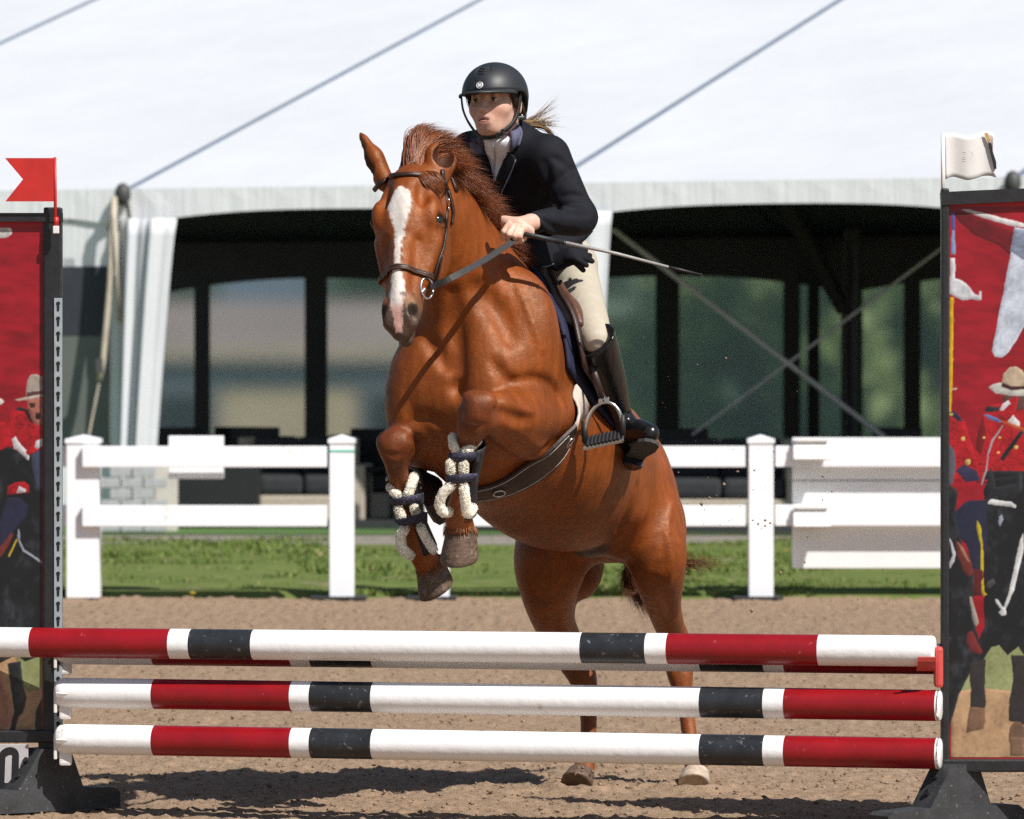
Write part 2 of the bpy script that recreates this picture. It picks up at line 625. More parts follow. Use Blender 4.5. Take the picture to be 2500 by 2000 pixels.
# grass bank, gravel strip, lawn, far field
M_soil = mat("grass_soil", (0.085, 0.115, 0.03), rough=0.95, col2=(0.14, 0.17, 0.05), scale=3.5, spots=(0.23, 0.18, 0.12), spot_scale=2.2, spot_amt=0.60, spec=0.1)
X, Y = np.meshgrid(np.concatenate([[-60], np.linspace(-6, 6, 120), [60]]), np.linspace(FY - 0.15, 44.0, 60), indexing='ij')
Z = 0.03 + 0.10 * (fbm(X, Y, 0.7, 3, 21) - 0.5) * np.clip((Y - FY) / 0.8, 0, 1) * np.clip((44 - Y) / 1.5, 0, 1)
Z[:, 0] = -0.05
obj("grass_bank", grid_mesh("grass_bank", X, Y, Z), M_soil, kind="structure")
X, Y = np.meshgrid(np.linspace(-60, 60, 40), np.linspace(43.9, 46.5, 8), indexing='ij')
obj("gravel_path", grid_mesh("gravel_path", X, Y, 0.026 + 0 * X), mat("gravel", (0.17, 0.15, 0.125), rough=0.95, col2=(0.28, 0.25, 0.21), scale=22, bump=0.8, bscale=60, bdist=0.02), kind="structure")
X, Y = np.meshgrid(np.linspace(-90, 90, 60), np.linspace(46.4, 76, 30), indexing='ij')
obj("lawn", grid_mesh("lawn", X, Y, 0.034 + 0 * X), mat("lawn_turf", (0.055, 0.12, 0.025), rough=0.9, col2=(0.085, 0.16, 0.04), scale=14, bump=0.6, bscale=80, bdist=0.02), kind="structure")
X, Y = np.meshgrid(np.linspace(-900, 900, 60), np.concatenate([np.linspace(75.9, 140, 20), np.linspace(160, 1500, 12)]), indexing='ij')
Z = -2.6 * sst(76, 105, Y) + 14.0 * sst(150, 420, Y)
obj("far_field", grid_mesh("far_field", X, Y, Z), mat("field_grass", (0.07, 0.115, 0.03), rough=0.95, col2=(0.14, 0.17, 0.055), scale=0.25), kind="structure")
# grass blades and clover leaves
n = 120000
by = FY - 0.06 + 10.4 * rng.random(n) ** 1.25; bx = (rng.random(n) - 0.5) * 0.215 * by
dens = 0.6 * fbm(bx, by, 0.9, 3, 33) + 0.4 * fbm(bx, by * 0.6, 2.6, 2, 34)
keep = dens + 0.16 * rng.random(n) > 0.60
bx, by = bx[keep], by[keep]; n = len(bx)
hgt = (0.02 + 0.045 * rng.random(n)) * (0.6 + 0.9 * fbm(bx, by, 1.6, 2, 37))
ang = rng.random(n) * 6.283; lean = rng.normal(size=(n, 2)) * 0.55
wd = 0.004 + 0.007 * rng.random(n)
b0 = np.stack([bx, by, np.full(n, 0.0)], 1)
dx = np.stack([np.cos(ang), np.sin(ang), 0 * ang], 1) * wd[:, None]
tipv = np.stack([lean[:, 0] * hgt, lean[:, 1] * hgt, hgt], 1)
V = np.stack([b0 - dx, b0 + dx, b0 + tipv * 0.6 + dx * 0.8 , b0 + tipv, b0 + tipv * 0.6 - dx * 0.8], 1)
me = me_from("grass_blades", V.reshape(-1, 3), (np.array([[0, 1, 2, 3, 4]]) + 5 * np.arange(n)[:, None]))
gc = np.array((0.070, 0.112, 0.020)) + rng.random((n, 1)) * np.array((0.075, 0.085, 0.02))
dry = rng.random(n) < 0.07; gc[dry] = (0.22, 0.19, 0.08)
color_attr(me, np.repeat(gc, 5, 0))
obj("grass", me, mat("grass_blade", (0.08, 0.14, 0.03), rough=0.6, attr="coat", var=0.15, spec=0.25), kind="stuff", label="rough green grass along the foot of the white fence", cat="grass")
for i, (x_, y_) in enumerate(((512, 1425), (470, 1448), (1918, 1345), (1925, 1352), (640, 1330))):
    f = MB()
    c = W(x_, y_, 13889 * 1.43 / (y_ + 12 - HY))
    f.tube([c - np.array((0, 0, 0.06)), c], 0.002, 5)
    for k in range(8):
        a = k * 0.785
        f.ell(c + np.array((math.cos(a) * 0.011, math.sin(a) * 0.011, 0.002)), np.eye(3), (0.009, 0.009, 0.004), 6, 4)
    f.obj("dandelion", mat("yellow_petal", (0.62, 0.42, 0.02), rough=0.7), smooth=True, label=("upper of two yellow flowers left of the gate post", "lower yellow flower at the sand's edge left of the gate post", "yellow flower just left of the white plank panel", "yellow flower touching the left edge of the plank panel", "highest yellow flower on the bank behind the left rails")[i], cat="flower", group="yellow flowers in the grass")

# ------------------------------------------------------------------ white fence
M_vinyl = mat("white_vinyl", (0.80, 0.80, 0.82), rough=0.35, var=0.02, scale=3, bump=0.05, bscale=5, spots=(0.60, 0.57, 0.52), spot_scale=8, spot_amt=0.63)
M_mat = mat("black_mat", (0.02, 0.02, 0.022), rough=0.9)
FD = 34.72


def fx_(px, d=FD): return (px - CX) / F_PX * d


def fence_post(px, root, w=0.15, d=FD, z=0.955):
    x = fx_(px, d)
    p = MB().box((x, d, z / 2), (w, w, z), None, 0.006).obj("post", M_vinyl, root)
    t = MB()
    h_ = w / 2 + 0.008
    P = [(x - h_, d - h_, z - 0.012), (x + h_, d - h_, z - 0.012), (x + h_, d + h_, z - 0.012), (x - h_, d + h_, z - 0.012)]
    t.add(P + [(a, b, c + 0.026) for a, b, c in P] + [(x, d, z + 0.04)], [(0, 1, 5, 4), (1, 2, 6, 5), (2, 3, 7, 6), (3, 0, 4, 7), (4, 5, 8), (5, 6, 8), (6, 7, 8), (7, 4, 8), (3, 2, 1, 0)])
    t.obj("post_cap", M_vinyl, p)
    return p


def rails(px0, px1, root, dy):
    for zc in (0.862, 0.502):
        MB().box(((fx_(px0) + fx_(px1)) / 2, FD + dy, zc), (fx_(px1) - fx_(px0), 0.045, 0.128), None, 0.005).obj("rail", M_vinyl, root)


fl = thing("rail_fence", "white two-rail vinyl fence section left of the horse", "fence", (fx_(500), FD, 0))
fence_post(205, fl, 0.20); pz = fence_post(835, fl)
rails(205, 800, fl, -0.13)
rails(-420, 196, fl, -0.005)
MB().box((fx_(835), FD, 0.895), (0.156, 0.156, 0.012)).obj("green_band", mat("green_tape", (0.05, 0.42, 0.30), rough=0.5), pz)
MB().box((fx_(828), FD - 0.05, 0.004), (0.34, 0.40, 0.012)).obj("post_mat", M_mat, fl)
fr = thing("rail_fence", "white two-rail vinyl fence section right of the horse", "fence", (fx_(1850), FD, 0))
fence_post(1067, fr); fence_post(1857, fr); fence_post(2660, fr)
rails(1100, 1818, fr, -0.10)
rails(1893, 2900, fr, -0.005)
MB().box((fx_(1055), FD - 0.05, 0.004), (0.30, 0.40, 0.012)).obj("post_mat", M_mat, fr)
MB().box((fx_(1848), FD - 0.05, 0.004), (0.30, 0.40, 0.012)).obj("post_mat", M_mat, fr)
# white boards hung behind the rails
M_oldwhite = mat("old_white_paint", (0.74, 0.74, 0.73), rough=0.6, var=0.05, scale=5, spots=(0.30, 0.26, 0.22), spot_scale=5.5, spot_amt=0.70, bump=0.2, bscale=30)
pn = thing("plank_filler", "big white plank panel hung on the fence at the right", "panel", (fx_(2150), FD + 0.10, 0))
pd = FD + 0.10
for z0, z1 in ((0.175, 0.44), (0.446, 0.71), (0.716, 0.975)):
    MB().box((fx_(2250, pd), pd, (z0 + z1) / 2), (fx_(2570, pd) - fx_(1938, pd), 0.035, z1 - z0), None, 0.004).obj("plank", M_oldwhite, pn)
for z_ in (0.90, 0.49):
    MB().box((fx_(1982, FD - 0.06), FD - 0.075, z_ + 0.005), (0.225, 0.020, 0.135), np.array([(1, 0, 0), (0, 0.9, -0.43), (0, 0.43, 0.9)]), 0.004).obj("hook_plate", M_oldwhite, pn)
    MB().box((fx_(1982, FD - 0.06), FD + 0.005, z_ + 0.062), (0.20, 0.19, 0.014)).obj("hook_arm", M_oldwhite, pn)
bx_ = thing("white_box", "plain white box board hung on the left fence rail", "box", (fx_(478), FD + 0.1, 0))
MB().box((fx_(478), FD + 0.06, 0.855), (0.335, 0.12, 0.262), None, 0.006).obj("panel", M_vinyl, bx_)
MB().box((fx_(478), FD - 0.005, 0.742), (0.335, 0.02, 0.035)).obj("lip", M_vinyl, bx_)

# ------------------------------------------------------------------ marquee
PH = math.radians(23)
te, tb = np.array((math.cos(PH), -math.sin(PH), 0)), np.array((math.sin(PH), math.cos(PH), 0))
TO = np.array(((310 - CX) / F_PX * 48.6, 48.6, 0.03))


def TP(t, r, z): return TO + t * te + r * tb + np.array((0, 0, z))


M_roof = mat("white_pvc", (0.545, 0.565, 0.585), rough=0.6, var=0.05, scale=0.5, bump=0.5, bscale=0.8, bdist=0.05, spec=0.2)
M_val = mat("white_valance", (0.86, 0.875, 0.885), rough=0.7, var=0.03, scale=2, bump=0.35, bscale=3.0, stretch=(6, 6, 0.4), bdist=0.02)
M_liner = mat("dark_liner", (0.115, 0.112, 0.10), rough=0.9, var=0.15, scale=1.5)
M_keder = mat("grey_keder", (0.15, 0.18, 0.23), rough=0.9, spec=0.1)
M_tpost = mat("dark_aluminium", (0.05, 0.052, 0.05), rough=0.6, var=0.1)
M_alu = mat("pale_aluminium", (0.42, 0.42, 0.40), rough=0.4, metal=0.6)
M_brace = mat("grey_webbing", (0.50, 0.50, 0.49), rough=0.8)
M_belt = mat("beige_strap", (0.42, 0.37, 0.29), rough=0.85, var=0.2, scale=8)
M_pane = bpy.data.materials.new("clear_vinyl"); M_pane.use_nodes = True
nt = M_pane.node_tree; nt.nodes.remove(nt.nodes["Principled BSDF"])
t1 = nt.nodes.new("ShaderNodeBsdfRefraction"); t1.inputs["Color"].default_value = (0.97, 0.99, 1.0, 1); t1.inputs["Roughness"].default_value = 0.20; t1.inputs["IOR"].default_value = 1.09
t2 = nt.nodes.new("ShaderNodeBsdfDiffuse"); t2.inputs[0].default_value = (0.62, 0.68, 0.68, 1)
t3 = nt.nodes.new("ShaderNodeBsdfTranslucent"); t3.inputs[0].default_value = (0.62, 0.70, 0.70, 1)
m1 = nt.nodes.new("ShaderNodeMixShader"); m1.inputs[0].default_value = 0.5
m2 = nt.nodes.new("ShaderNodeMixShader")
nzv = nt.nodes.new("ShaderNodeTexNoise"); nzv.inputs["Scale"].default_value = 1.1
mrv = nt.nodes.new("ShaderNodeMapRange"); mrv.inputs[3].default_value = 0.24; mrv.inputs[4].default_value = 0.38
nt.links.new(nzv.outputs["Fac"], mrv.inputs[0]); nt.links.new(mrv.outputs[0], m2.inputs[0])
nt.links.new(t2.outputs[0], m1.inputs[1]); nt.links.new(t3.outputs[0], m1.inputs[2])
nt.links.new(t1.outputs[0], m2.inputs[1]); nt.links.new(m1.outputs[0], m2.inputs[2])
nt.links.new(m2.outputs[0], nt.nodes["Material Output"].inputs[0])

tent = thing("marquee_tent", "long white marquee with open front behind the fence", "tent", TP(2, 8, 0))
bays = [-9.0, -4.5, 0.0, 3.9, 7.95, 11.9, 15.8]
EZ, RR, SL = 2.87, 8.6, 0.272


def rz(r): return EZ + SL * (r if r <= RR else 2 * RR - r)


for a, b in zip(bays[:-1], bays[1:]):
    for r0, r1 in ((0, RR), (RR, 2 * RR)):
        G = np.array([[TP(a + (b - a) * i / 10, r0 + (r1 - r0) * j / 10, rz(r0 + (r1 - r0) * j / 10) - 0.02 * math.sin(math.pi * i / 10) * math.sin(math.pi * j / 10)) for j in range(11)] for i in range(11)])
        NN = np.tile(np.array((0, 0, 1.0)), (11, 11, 1))
        MB().add(*shell(G, NN, 0, 0.006)).obj("roof_panel", M_roof, tent)
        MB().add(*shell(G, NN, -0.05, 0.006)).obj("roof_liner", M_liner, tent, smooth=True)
    # scalloped valance along the eave
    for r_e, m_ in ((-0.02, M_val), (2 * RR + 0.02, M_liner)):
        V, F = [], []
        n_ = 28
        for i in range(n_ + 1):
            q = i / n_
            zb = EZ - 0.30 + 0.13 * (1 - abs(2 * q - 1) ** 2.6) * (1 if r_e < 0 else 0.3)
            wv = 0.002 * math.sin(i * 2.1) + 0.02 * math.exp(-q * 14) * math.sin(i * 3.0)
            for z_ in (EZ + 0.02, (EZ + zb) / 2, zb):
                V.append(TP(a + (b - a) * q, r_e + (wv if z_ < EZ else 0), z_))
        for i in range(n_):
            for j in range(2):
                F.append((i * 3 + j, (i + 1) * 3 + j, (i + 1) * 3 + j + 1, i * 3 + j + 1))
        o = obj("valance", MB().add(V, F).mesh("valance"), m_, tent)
        o.modifiers.new("thick", 'SOLIDIFY').thickness = 0.004
for t_ in bays:
    MB().bar(TP(t_, -0.03, rz(-0.03) + 0.012), TP(t_, RR, rz(RR) + 0.012), 0.055, 0.012).obj("roof_rail", M_keder, tent)
    MB().bar(TP(t_, RR, rz(RR) + 0.012), TP(t_, 2 * RR, rz(2 * RR) + 0.012), 0.055, 0.012).obj("roof_rail", M_keder, tent)
    MB().tube([TP(t_, r, rz(r) - 0.14) for r in (0.05, RR, 2 * RR - 0.05)], 0.06, 6).obj("rafter", M_tpost, tent)
    MB().bar(TP(t_, 0.05, 0), TP(t_, 0.05, EZ - 0.02), 0.11, 0.11, (1, 0, 0)).obj("post", M_alu if t_ <= 0 else M_tpost, tent)
    MB().bar(TP(t_, 2 * RR - 0.05, 0), TP(t_, 2 * RR - 0.05, EZ - 0.06), 0.13, 0.13, (1, 0, 0)).obj("post", M_tpost, tent)
MB().bar(TP(-9.0, 0.05, 0.05), TP(15.8, 0.05, 0.05), 0.10, 0.07).obj("base_rail", M_tpost, tent)
MB().bar(TP(-9.0, 0.06, EZ - 0.06), TP(15.8, 0.06, EZ - 0.06), 0.07, 0.08).obj("eave_rail", M_tpost, tent)


# curtains gathered at the posts: rippled cloth hanging from the eave and pulled in low down
def curtain(t0, w_top, w_bot, zt, zb, seed, name="curtain", rip=0.05):
    rr = np.random.default_rng(seed)
    n_, m_ = 40, 18
    G = np.zeros((n_, m_, 3)); NN = np.zeros((n_, m_, 3))
    ph = rr.random(4) * 6
    for i in range(n_):
        q = i / (n_ - 1)
        for j in range(m_):
            s_ = j / (m_ - 1)
            w_ = w_top + (w_bot - w_top) * s_ ** 0.8
            fold = rip * (math.sin(q * 15 + ph[0]) + 0.5 * math.sin(q * 31 + ph[1] + s_)) * (0.5 + 0.5 * s_)
            G[i, j] = TP(t0 + w_ * q, -0.10 + fold - 0.10 * math.sin(q * 3.1), zt + (zb - zt) * s_)
            NN[i, j] = -tb
    return MB().add(*shell(G, NN, 0, 0.004)).obj(name, M_roof, tent, smooth=True)


curtain(-0.04, 0.56, 0.32, EZ - 0.24, 0.10, 3)
curtain(3.70, 0.80, 0.68, EZ - 0.22, 0.60, 4)
curtain(7.80, 0.40, 0.22, EZ - 0.22, 0.10, 5)
# side wall of the bay at the far left with a dark mesh window
for t0, t1_, z0, z1 in ((-3.75, -0.06, 2.22, 2.62), (-3.75, -0.06, 0.03, 0.62), (-3.75, -3.3, 0.62, 2.22), (-0.62, -0.50, 0.62, 2.30), (-2.2, -2.0, 0.62, 2.3), (-0.16, -0.06, 0.62, 2.3)):
    MB().bar(TP(t0, 0.0, (z0 + z1) / 2), TP(t1_, 0.0, (z0 + z1) / 2), 0.006, z1 - z0).obj("side_wall", M_val, tent)
M_mesh = mat("dark_mesh", (0.045, 0.05, 0.062), rough=0.9, var=0.1)
M_mesh2 = mat("grey_green_mesh", (0.16, 0.175, 0.16), rough=0.9, var=0.1, scale=2)
MB().bar(TP(-3.3, -0.012, 1.93), TP(-0.16, -0.012, 1.93), 0.004, 0.60).obj("mesh_window", M_mesh, tent)
MB().bar(TP(-3.3, -0.012, 1.125), TP(-0.16, -0.012, 1.125), 0.004, 1.01).obj("mesh_window", M_mesh2, tent)
# ratchet strap and guy on the corner post
sp = [TP(-0.05, -0.14, EZ - 0.05), TP(-0.08, -0.16, 2.1), TP(-0.13, -0.20, 1.4), TP(-0.15, -0.22, 1.25)]
MB().tube(sp, [0.03, 0.028, 0.026, 0.03], 6).obj("strap", M_belt, tent, smooth=True)
MB().tube([TP(-0.05, -0.16, EZ - 0.1), TP(0.02, -0.18, 1.75)], 0.02, 6).obj("strap", M_belt, tent, smooth=True)
MB().box(TP(-0.15, -0.22, 1.38), (0.06, 0.05, 0.12)).obj("ratchet", M_tpost, tent)
MB().tube([TP(-0.15, -0.22, 1.25), TP(-0.28, -0.5, 0.0)], 0.009, 5).obj("guy_line", M_belt, tent)
for t_ in (0.0, 7.95):
    MB().ell(TP(t_, -0.08, EZ - 0.03), np.eye(3), (0.07, 0.07, 0.10), 10, 8).obj("corner_fitting", M_tpost, tent, smooth=True)
    MB().tube([TP(t_ - 0.06, -0.1, EZ - 0.08), TP(t_ - 0.12, -0.12, EZ - 0.34)], 0.018, 6).obj("fitting_strap", M_belt, tent)
    MB().tube([TP(t_ + 0.05, -0.1, EZ - 0.08), TP(t_ + 0.10, -0.12, EZ - 0.34)], 0.018, 6).obj("fitting_strap", M_tpost, tent)
# wind bracing: two crossed straps behind the third bay, and a king post with a brace inside
for a, b, r in (((1497, 560), (2160, 1068), 0.022), ((2330, 583), (1690, 1062), 0.013)):
    MB().tube([W(*a, 48.2), W(*b, 48.2)], r, 6).obj("wind_brace", M_brace, tent)
MB().tube([W(1915, 495, 55), W(2062, 760, 55)], 0.075, 6).obj("knee_brace", M_tpost, tent)
MB().bar(W(2080, 560, 55), W(2080, 1290, 55), 0.20, 0.14, (1, 0, 0)).obj("king_post", M_tpost, tent)
MB().tube([W(2087, 600, 54.85), W(2087, 1290, 54.85)], 0.03, 6).obj("cable_tray", mat("blue_grey_metal", (0.035, 0.045, 0.06), rough=0.4), tent)
# back wall: arched clear windows between dark mullions
bb = [-12.85, -8.42, -4.02, 0.45, 4.9, 9.3]
RB = 2 * RR
for a, b in zip(bb[:-1], bb[1:]):
    c, hw_ = (a + b) / 2, (b - a) / 2
    n_ = 24
    V = []
    for i in range(n_ + 1):
        q = -1 + 2 * i / n_
        V += [TP(c + hw_ * q, RB, 2.40 - 0.20 * q * q), TP(c + hw_ * q, RB, EZ)]
    F = [(2 * i, 2 * i + 2, 2 * i + 3, 2 * i + 1) for i in range(n_)]
    o = obj("header", MB().add(V, F).mesh("header"), M_liner, tent); o.modifiers.new("thick", 'SOLIDIFY').thickness = 0.02
    k = hw_ / 2.15
    for m0, m1_ in ((-0.137, 0.137), (1.36, 1.55), (-1.55, -1.36), (2.03, 2.15), (-2.15, -2.03)):
        MB().bar(TP(c + k * (m0 + m1_) / 2, RB - 0.02, 0.0), TP(c + k * (m0 + m1_) / 2, RB - 0.02, 2.42), 0.03, k * (m1_ - m0), tuple(te)).obj("mullion", M_liner, tent)
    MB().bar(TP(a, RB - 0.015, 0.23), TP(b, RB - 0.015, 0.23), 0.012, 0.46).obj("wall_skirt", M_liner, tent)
    MB().bar(TP(a, RB + 0.03, 1.5), TP(b, RB + 0.03, 1.5), 0.004, 2.2).obj("window_pane", M_pane, tent)
X = np.array([TP(-12, 0.3, 0.012), TP(16, 0.3, 0.012), TP(16, RB - 0.2, 0.012), TP(-12, RB - 0.2, 0.012)])
obj("tent_floor", me_from("tent_floor", X, [(0, 1, 2, 3)]), mat("tent_flooring", (0.16, 0.155, 0.15), rough=0.8, var=0.15, scale=4), kind="structure")
for t_ in (-12.85, 15.8):
    MB().bar(TP(t_, 0, EZ / 2), TP(t_, RB, EZ / 2), 0.01, EZ).obj("end_wall", M_liner, tent)

# ------------------------------------------------------------------ furniture in the tent
M_cushion = mat("charcoal_cushion", (0.018, 0.020, 0.023), rough=0.85, var=0.2, scale=20)
M_wicker = mat("beige_wicker", (0.36, 0.315, 0.25), rough=0.8, var=0.25, scale=60, bump=0.5, bscale=90)
M_blackf = mat("black_frame", (0.010, 0.011, 0.012), rough=0.5)


def sofa(px, d, w, label, rz_=0.0, back=True):
    c = W(px, 1290, d); c[2] = 0.05
    root = thing("lounge_sofa", label, "sofa", c, "low sofas in the marquee")
    Rm = np.array([(math.cos(rz_), math.sin(rz_), 0), (-math.sin(rz_), math.cos(rz_), 0), (0, 0, 1)])
    def bx2(name, off, size, m, bev=0.02): MB().box(c + np.array(off) @ Rm, size, Rm, bev).obj(name, m, root)
    bx2("base", (0, 0, 0.14), (w, 0.78, 0.22), M_wicker)
    for s in (-1, 1): bx2("armrest", (s * (w / 2 - 0.06), 0, 0.36), (0.12, 0.78, 0.30), M_wicker)
    for i in range(2): bx2("seat_cushion", ((i - 0.5) * (w - 0.26) / 2, -0.03, 0.34), ((w - 0.26) / 2 - 0.01, 0.70, 0.17), M_cushion, 0.05)
    if back:
        bx2("backrest", (0, 0.36, 0.48), (w, 0.10, 0.52), M_wicker)
        for i in range(2): bx2("back_cushion", ((i - 0.5) * (w - 0.26) / 2, 0.24, 0.58), ((w - 0.26) / 2 - 0.01, 0.15, 0.34), M_cushion, 0.05)
    return root


def chair(px, d, label, face=0.0, m=None):
    c = W(px, 1290, d); c[2] = 0.05
    root = thing("cafe_chair", label, "chair", c, "black chairs in the marquee")
    m = m or M_blackf
    Rm = np.array([(math.cos(face), math.sin(face), 0), (-math.sin(face), math.cos(face), 0), (0, 0, 1)])
    def at(o): return c + np.array(o) @ Rm
    MB().box(at((0, 0, 0.46)), (0.44, 0.44, 0.05), Rm, 0.012).obj("seat", m, root)
    MB().box(at((0, 0.22, 0.64)), (0.44, 0.04, 0.34), Rm, 0.012).obj("backrest", m, root)
    for sx in (-1, 1):
        for sy in (-1, 1):
            MB().bar(at((sx * 0.2, sy * 0.2, 0)), at((sx * 0.2, sy * 0.2, 0.80 if sy > 0 else 0.44)), 0.03, 0.03, (1, 0, 0)).obj("leg", m, root)
    return root


sofa(735, 49.0, 1.05, "low beige sofa with charcoal cushions beside the gate post", 0.1)
sofa(925, 50.0, 1.0, "beige wicker sofa partly hidden by the horse's forelegs", 0.7)
sofa(1760, 47.6, 1.30, "beige wicker sofa seen between rails right of the horse", 0.0)
sofa(2060, 48.2, 1.2, "dark cushioned sofa behind the white plank panel", -0.2)
for px, d, f, l in ((455, 50.3, 0.4, "black chair standing behind the white box board"), (560, 50.8, -0.3, "black chair left of the dark post in the tent"),
                    (632, 50.5, 0.2, "black chair with square back seen above the left rail"), (880, 49.5, -0.5, "black chair right of the green banded post"),
                    (1690, 49.6, 0.3, "black chair just right of the horse's croup"), (2195, 50.2, 0.0, "black chair above the white plank panel near the banner")):
    chair(px, d, l, f)
# bar counter: dark front on beige wicker ends; block stack and pale column
bar = thing("bar_counter", "black fronted low counter behind the left fence section", "counter", W(535, 1300, 48.3) * np.array((1, 1, 0)))
for n_, px0, px1, d, z0, z1, m in (("front", 432, 632, 48.2, 0.06, 0.62, M_blackf), ("top", 425, 640, 48.2, 0.62, 0.66, M_blackf)):
    x0, x1 = fx_(px0, d), fx_(px1, d)
    MB().box(((x0 + x1) / 2, d + 0.25, (z0 + z1) / 2), (x1 - x0, 0.5, z1 - z0), None, 0.01).obj(n_, m, bar)
col_ = thing("plinth", "pale rendered plinth at the foot of the tent corner", "plinth", (fx_(390, 47.4), 47.4, 0))
MB().box((fx_(390, 47.4), 47.5, 0.30), (0.28, 0.30, 0.56), None, 0.01).obj("block", mat("pale_render", (0.52, 0.49, 0.43), rough=0.9, var=0.1, scale=8), col_)
st_ = thing("block_stack", "stack of grey concrete blocks weighting the tent corner", "block stack", (fx_(295, 46.8), 46.9, 0))
M_block = mat("concrete_block", (0.36, 0.37, 0.37), rough=0.9, var=0.15, scale=10, bump=0.4, bscale=60)
bm0 = MB().box((0, 0, 0), (0.176, 0.18, 0.082), None, 0.006).mesh("block")
for r in range(6):
    for k in range(3 if r % 2 == 0 else 2):
        o = obj("block", bm0, M_block, st_)
        o.location = (fx_(240, 46.8) + 0.09 + 0.186 * (k + (0.5 if r % 2 else 0)), 46.9, 0.085 + 0.090 * r)

# ------------------------------------------------------------------ beyond the tent: barns, trees
def barn(x, y, w, dpt, zb, hw, hr, mw, mr, label):
    root = thing("barn", label, "building", (x, y, zb), "low buildings beyond the tent")
    MB().box((x, y, zb + hw / 2), (w, dpt, hw)).obj("wall", mw, root)
    o = 0.25
    P = [(x - w / 2 - o, y - dpt / 2 - o, zb + hw - 0.25), (x + w / 2 + o, y - dpt / 2 - o, zb + hw - 0.25), (x + w / 2 - 1, y, zb + hw + hr), (x - w / 2 + 1, y, zb + hw + hr), (x + w / 2 + o, y + dpt / 2 + o, zb + hw - 0.25), (x - w / 2 - o, y + dpt / 2 + o, zb + hw - 0.25)]
    MB().add(P, [(0, 1, 2, 3), (3, 2, 4, 5), (0, 3, 5), (1, 4, 2), (0, 5, 4, 1)]).obj("roof", mr, root)
    MB().box((x, y - dpt / 2 - 0.03, zb + hw - 0.42), (w + 0.1, 0.05, 0.5)).obj("eave_shade_strip", M_roofb, root)  # dark strip standing in for the shade under the eave
    k = int(w // 3.2)
    for i in range(k):
        xx = x - w / 2 + (i + 0.5) * w / k
        f = MB().box((xx, y - dpt / 2 - 0.02, zb + hw * 0.48), (1.3, 0.08, hw * 0.75)).obj("stable_door", M_bdoor, root)
        MB().box((xx, y - dpt / 2 - 0.08, zb + hw * 0.66), (0.9, 0.04, hw * 0.3)).obj("door_opening", M_blackf, f)
    return root


M_tan = mat("tan_cladding", (0.47, 0.385, 0.25), rough=0.9, var=0.15, scale=0.8)
M_rooft = mat("pinkish_grey_roof", (0.285, 0.225, 0.205), rough=0.8, var=0.12, scale=0.6)
M_roofb = mat("blue_grey_roof", (0.10, 0.13, 0.17), rough=0.7, var=0.12, scale=0.6)
M_bdoor = mat("grey_door", (0.12, 0.13, 0.15), rough=0.7)
barn(-3.9, 104, 7.5, 9, -2.6, 4.3, 0.85, M_tan, M_rooft, "tan barn with pinkish roof seen through the leftmost tent window")
barn(2.6, 118, 9.5, 9, -2.6, 4.1, 1.1, M_tan, M_rooft, "tan barn behind the horse's head beyond the tent")
barn(-9.5, 142, 14, 10, -2.4, 4.6, 1.8, M_tan, M_roofb, "barn with blue grey roof farthest beyond the tent")
barn(1.5, 150, 12, 10, -2.4, 4.8, 1.6, mat("buff_cladding", (0.34, 0.28, 0.19), rough=0.9, var=0.1, scale=0.8), M_roofb, "buff barn with blue grey roof behind the middle barn")
vc = thing("parked_car", "small dark green car parked in front of the tan barn", "car", (-2.7, 98, -2.5))
M_green = mat("green_paint", (0.02, 0.11, 0.05), rough=0.3, coat=0.5)
cxx, cyy, czz = -2.75, 98.0, -2.45
MB().box((cxx, cyy, czz + 0.62), (3.9, 1.7, 0.62), None, 0.15).obj("car_body", M_green, vc, smooth=True)
MB().box((cxx + 0.1, cyy, czz + 1.12), (2.1, 1.5, 0.55), None, 0.2).obj("cabin", M_blackf, vc, smooth=True)
for sx in (-1.2, 1.2):
    for sy in (-0.8, 0.8):
        MB().tube([(cxx + sx, cyy + sy - 0.1, czz + 0.3), (cxx + sx, cyy + sy + 0.1, czz + 0.3)], 0.32, 14).obj("wheel", M_blackf, vc)

M_bark = mat("bark", (0.09, 0.065, 0.045), rough=0.95, var=0.3, scale=4)
M_leafA = mat("leaf_green", (0.17, 0.23, 0.06), rough=0.6, var=0.45, scale=0.6, col2=(0.25, 0.30, 0.11))
M_leafB = mat("leaf_dark_green", (0.10, 0.165, 0.07), rough=0.6, col2=(0.17, 0.23, 0.10), scale=0.5)
M_leafC = mat("leaf_blue_green", (0.12, 0.175, 0.12), rough=0.6, col2=(0.17, 0.225, 0.155), scale=0.5)


